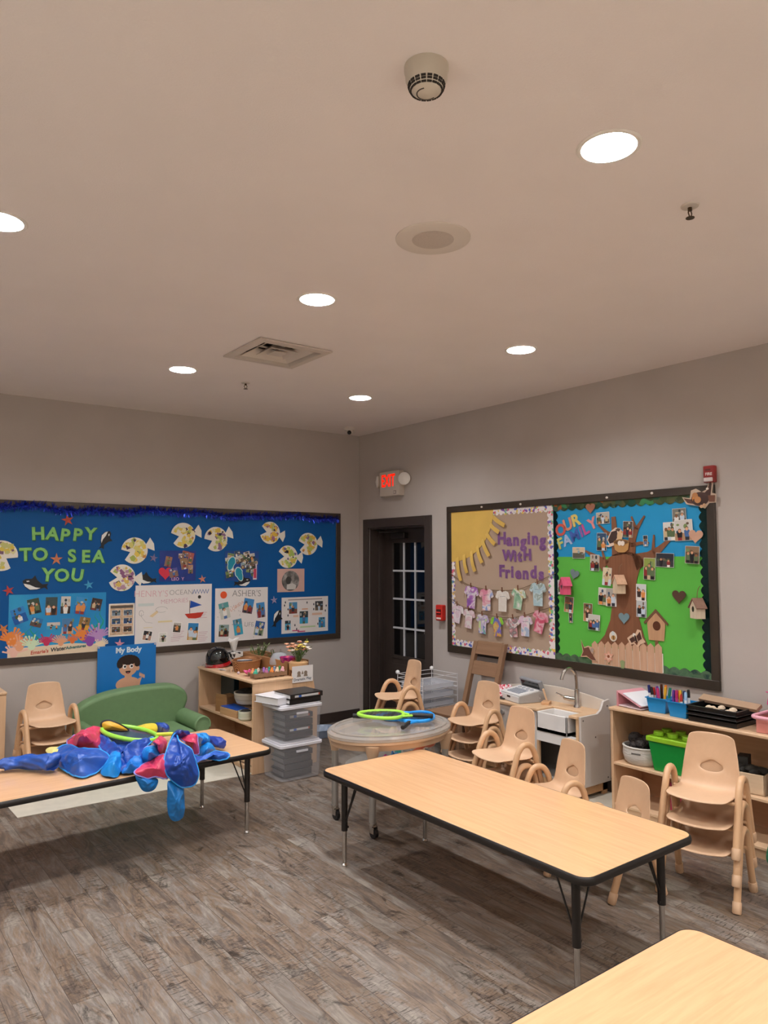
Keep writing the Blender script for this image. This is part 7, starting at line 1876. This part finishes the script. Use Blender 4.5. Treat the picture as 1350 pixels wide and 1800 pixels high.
cloth('light_bump', 'light blue puffed cloth before the rolled blue end', LB, wr=0.009, seed=16)
cloth('light_right', 'bright light blue flap at the right side of the heap', LB, wr=0.007, seed=17)
cloth('blue_right', 'blue cloth end lying furthest right at the front edge', '#2458B4', wr=0.007, seed=18, binding=BND)
cloth('peak', 'dark blue peak at the top of the heap', '#1A2E7E', wr=0.01, seed=19)
cloth('yellow', 'bright yellow cloth behind the green hoop', YE, wr=0.010, seed=20)
cloth('blue_back', 'royal blue cloth end right of the yellow one at the back', NB, wr=0.012, seed=21)
o = patch('play_cloth', P_['wing'][0], P_['wing'][1], nyl('#D9A42E'), wr=0.003, seed=22, binding=BKB, bind_r=0.006)
tag(o, 'yellow oval wing with black binding standing up behind the hoop', 'cloth', G)
def rolled(pts, rs, seed):
    b = MB().tube(pts, rs, 26)
    n = 26
    r = random.Random(seed)
    p1, p2 = r.uniform(0, 6), r.uniform(0, 6)
    for i in range(len(pts)):
        for k in range(n):
            a = 2 * PI * k / n
            g = 1 + 0.13 * math.sin(3 * a + p1 + i * 0.35) + 0.08 * math.sin(7 * a + p2 - i * 0.6)
            v = Vector(b.v[i * n + k]); c = Vector(pts[i])
            q = c + (v - c) * g
            b.v[i * n + k] = (q.x, q.y, max(0.5015, c.z + (q.z - c.z) * 0.85))
    return b
def roll(key, label, rads, col, seed):
    pts = smooth_loop(P_[key][0], 7, False)
    n = len(pts)
    r = random.Random(seed)
    rs = [(rads[0] + (rads[-1] - rads[0]) * i / (n - 1)) * (1 + 0.06 * math.sin(i * 0.55) + r.uniform(-.03, .03)) for i in range(n)]
    rs[0] *= 0.55; rs[-1] *= 0.7
    pts = [Vector((p.x, p.y, max(p.z, 0.503 + q))) for p, q in zip(pts, rs)]
    o = rolled(pts, rs, seed).build('play_cloth', nyl(col), sub=1, smooth=180)
    tag(o, label, 'cloth', G)
    return o
roll('roll', 'royal blue sleeve stretched towards the left edge of the photo', (0.035, 0.055), '#2450A6', 3)
roll('tube', 'rolled dark blue cloth end at the right of the heap', (0.035, 0.034), '#243E9A', 4)
h = [Vector(p) for p in P_['hoop'][0]]
hc = (h[0] + h[1]) / 2
ua, ub = (h[1] - h[0]) / 2, (h[3] - h[2]) / 2
t = thing('hoop_net', 'lime green plastic hoop with dark blue net on the cloth heap', 'hoop', hc)
nz = Vector((0, 0, 0.012))
ringp = [ua * math.cos(a) + ub * math.sin(a) + Vector((0, 0, 0.018 * math.cos(a) * -1)) + nz for a in [2 * PI * k / 48 for k in range(48)]]
MB().tube(ringp, 0.013, 10, True).build('hoop', mat('#9AD84A', 0.35), t)
n2 = MB()
vs = []
for i in range(6):
    f = 1 - 0.13 * i
    for k in range(48): vs.append(ringp[k] * f + Vector((0, 0, -0.017 * i + 0.008 * math.sin(k * 1.1 + i))))
n2.add(vs, [(i * 48 + k, i * 48 + (k + 1) % 48, (i + 1) * 48 + (k + 1) % 48, (i + 1) * 48 + k) for i in range(5) for k in range(48)] + [tuple(5 * 48 + k for k in range(48))])
n2.build('net', clear('#14285E', 0.75, 0.6), t, smooth=80)
e1 = ua.normalized()
MB().tube([ua * 0.98 + nz, ua + e1 * 0.06 + nz * 1.3, ua + e1 * 0.10 + nz * 1.5], [0.010, 0.011, 0.011], 10).build('handle', mat('#D8D84A', 0.35), t)

# shadowy cable loop under the chairs
o = MB().tube(smooth_loop([(-1.20, -3.98, 0.006), (-1.16, -3.93, 0.006), (-1.10, -3.95, 0.012), (-1.12, -4.01, 0.006)], 6), 0.006, 8, True).build('black_strap', mat('#1A1A20', 0.5)); tag(o, 'small black strap lying on the floor under the chairs', 'strap')
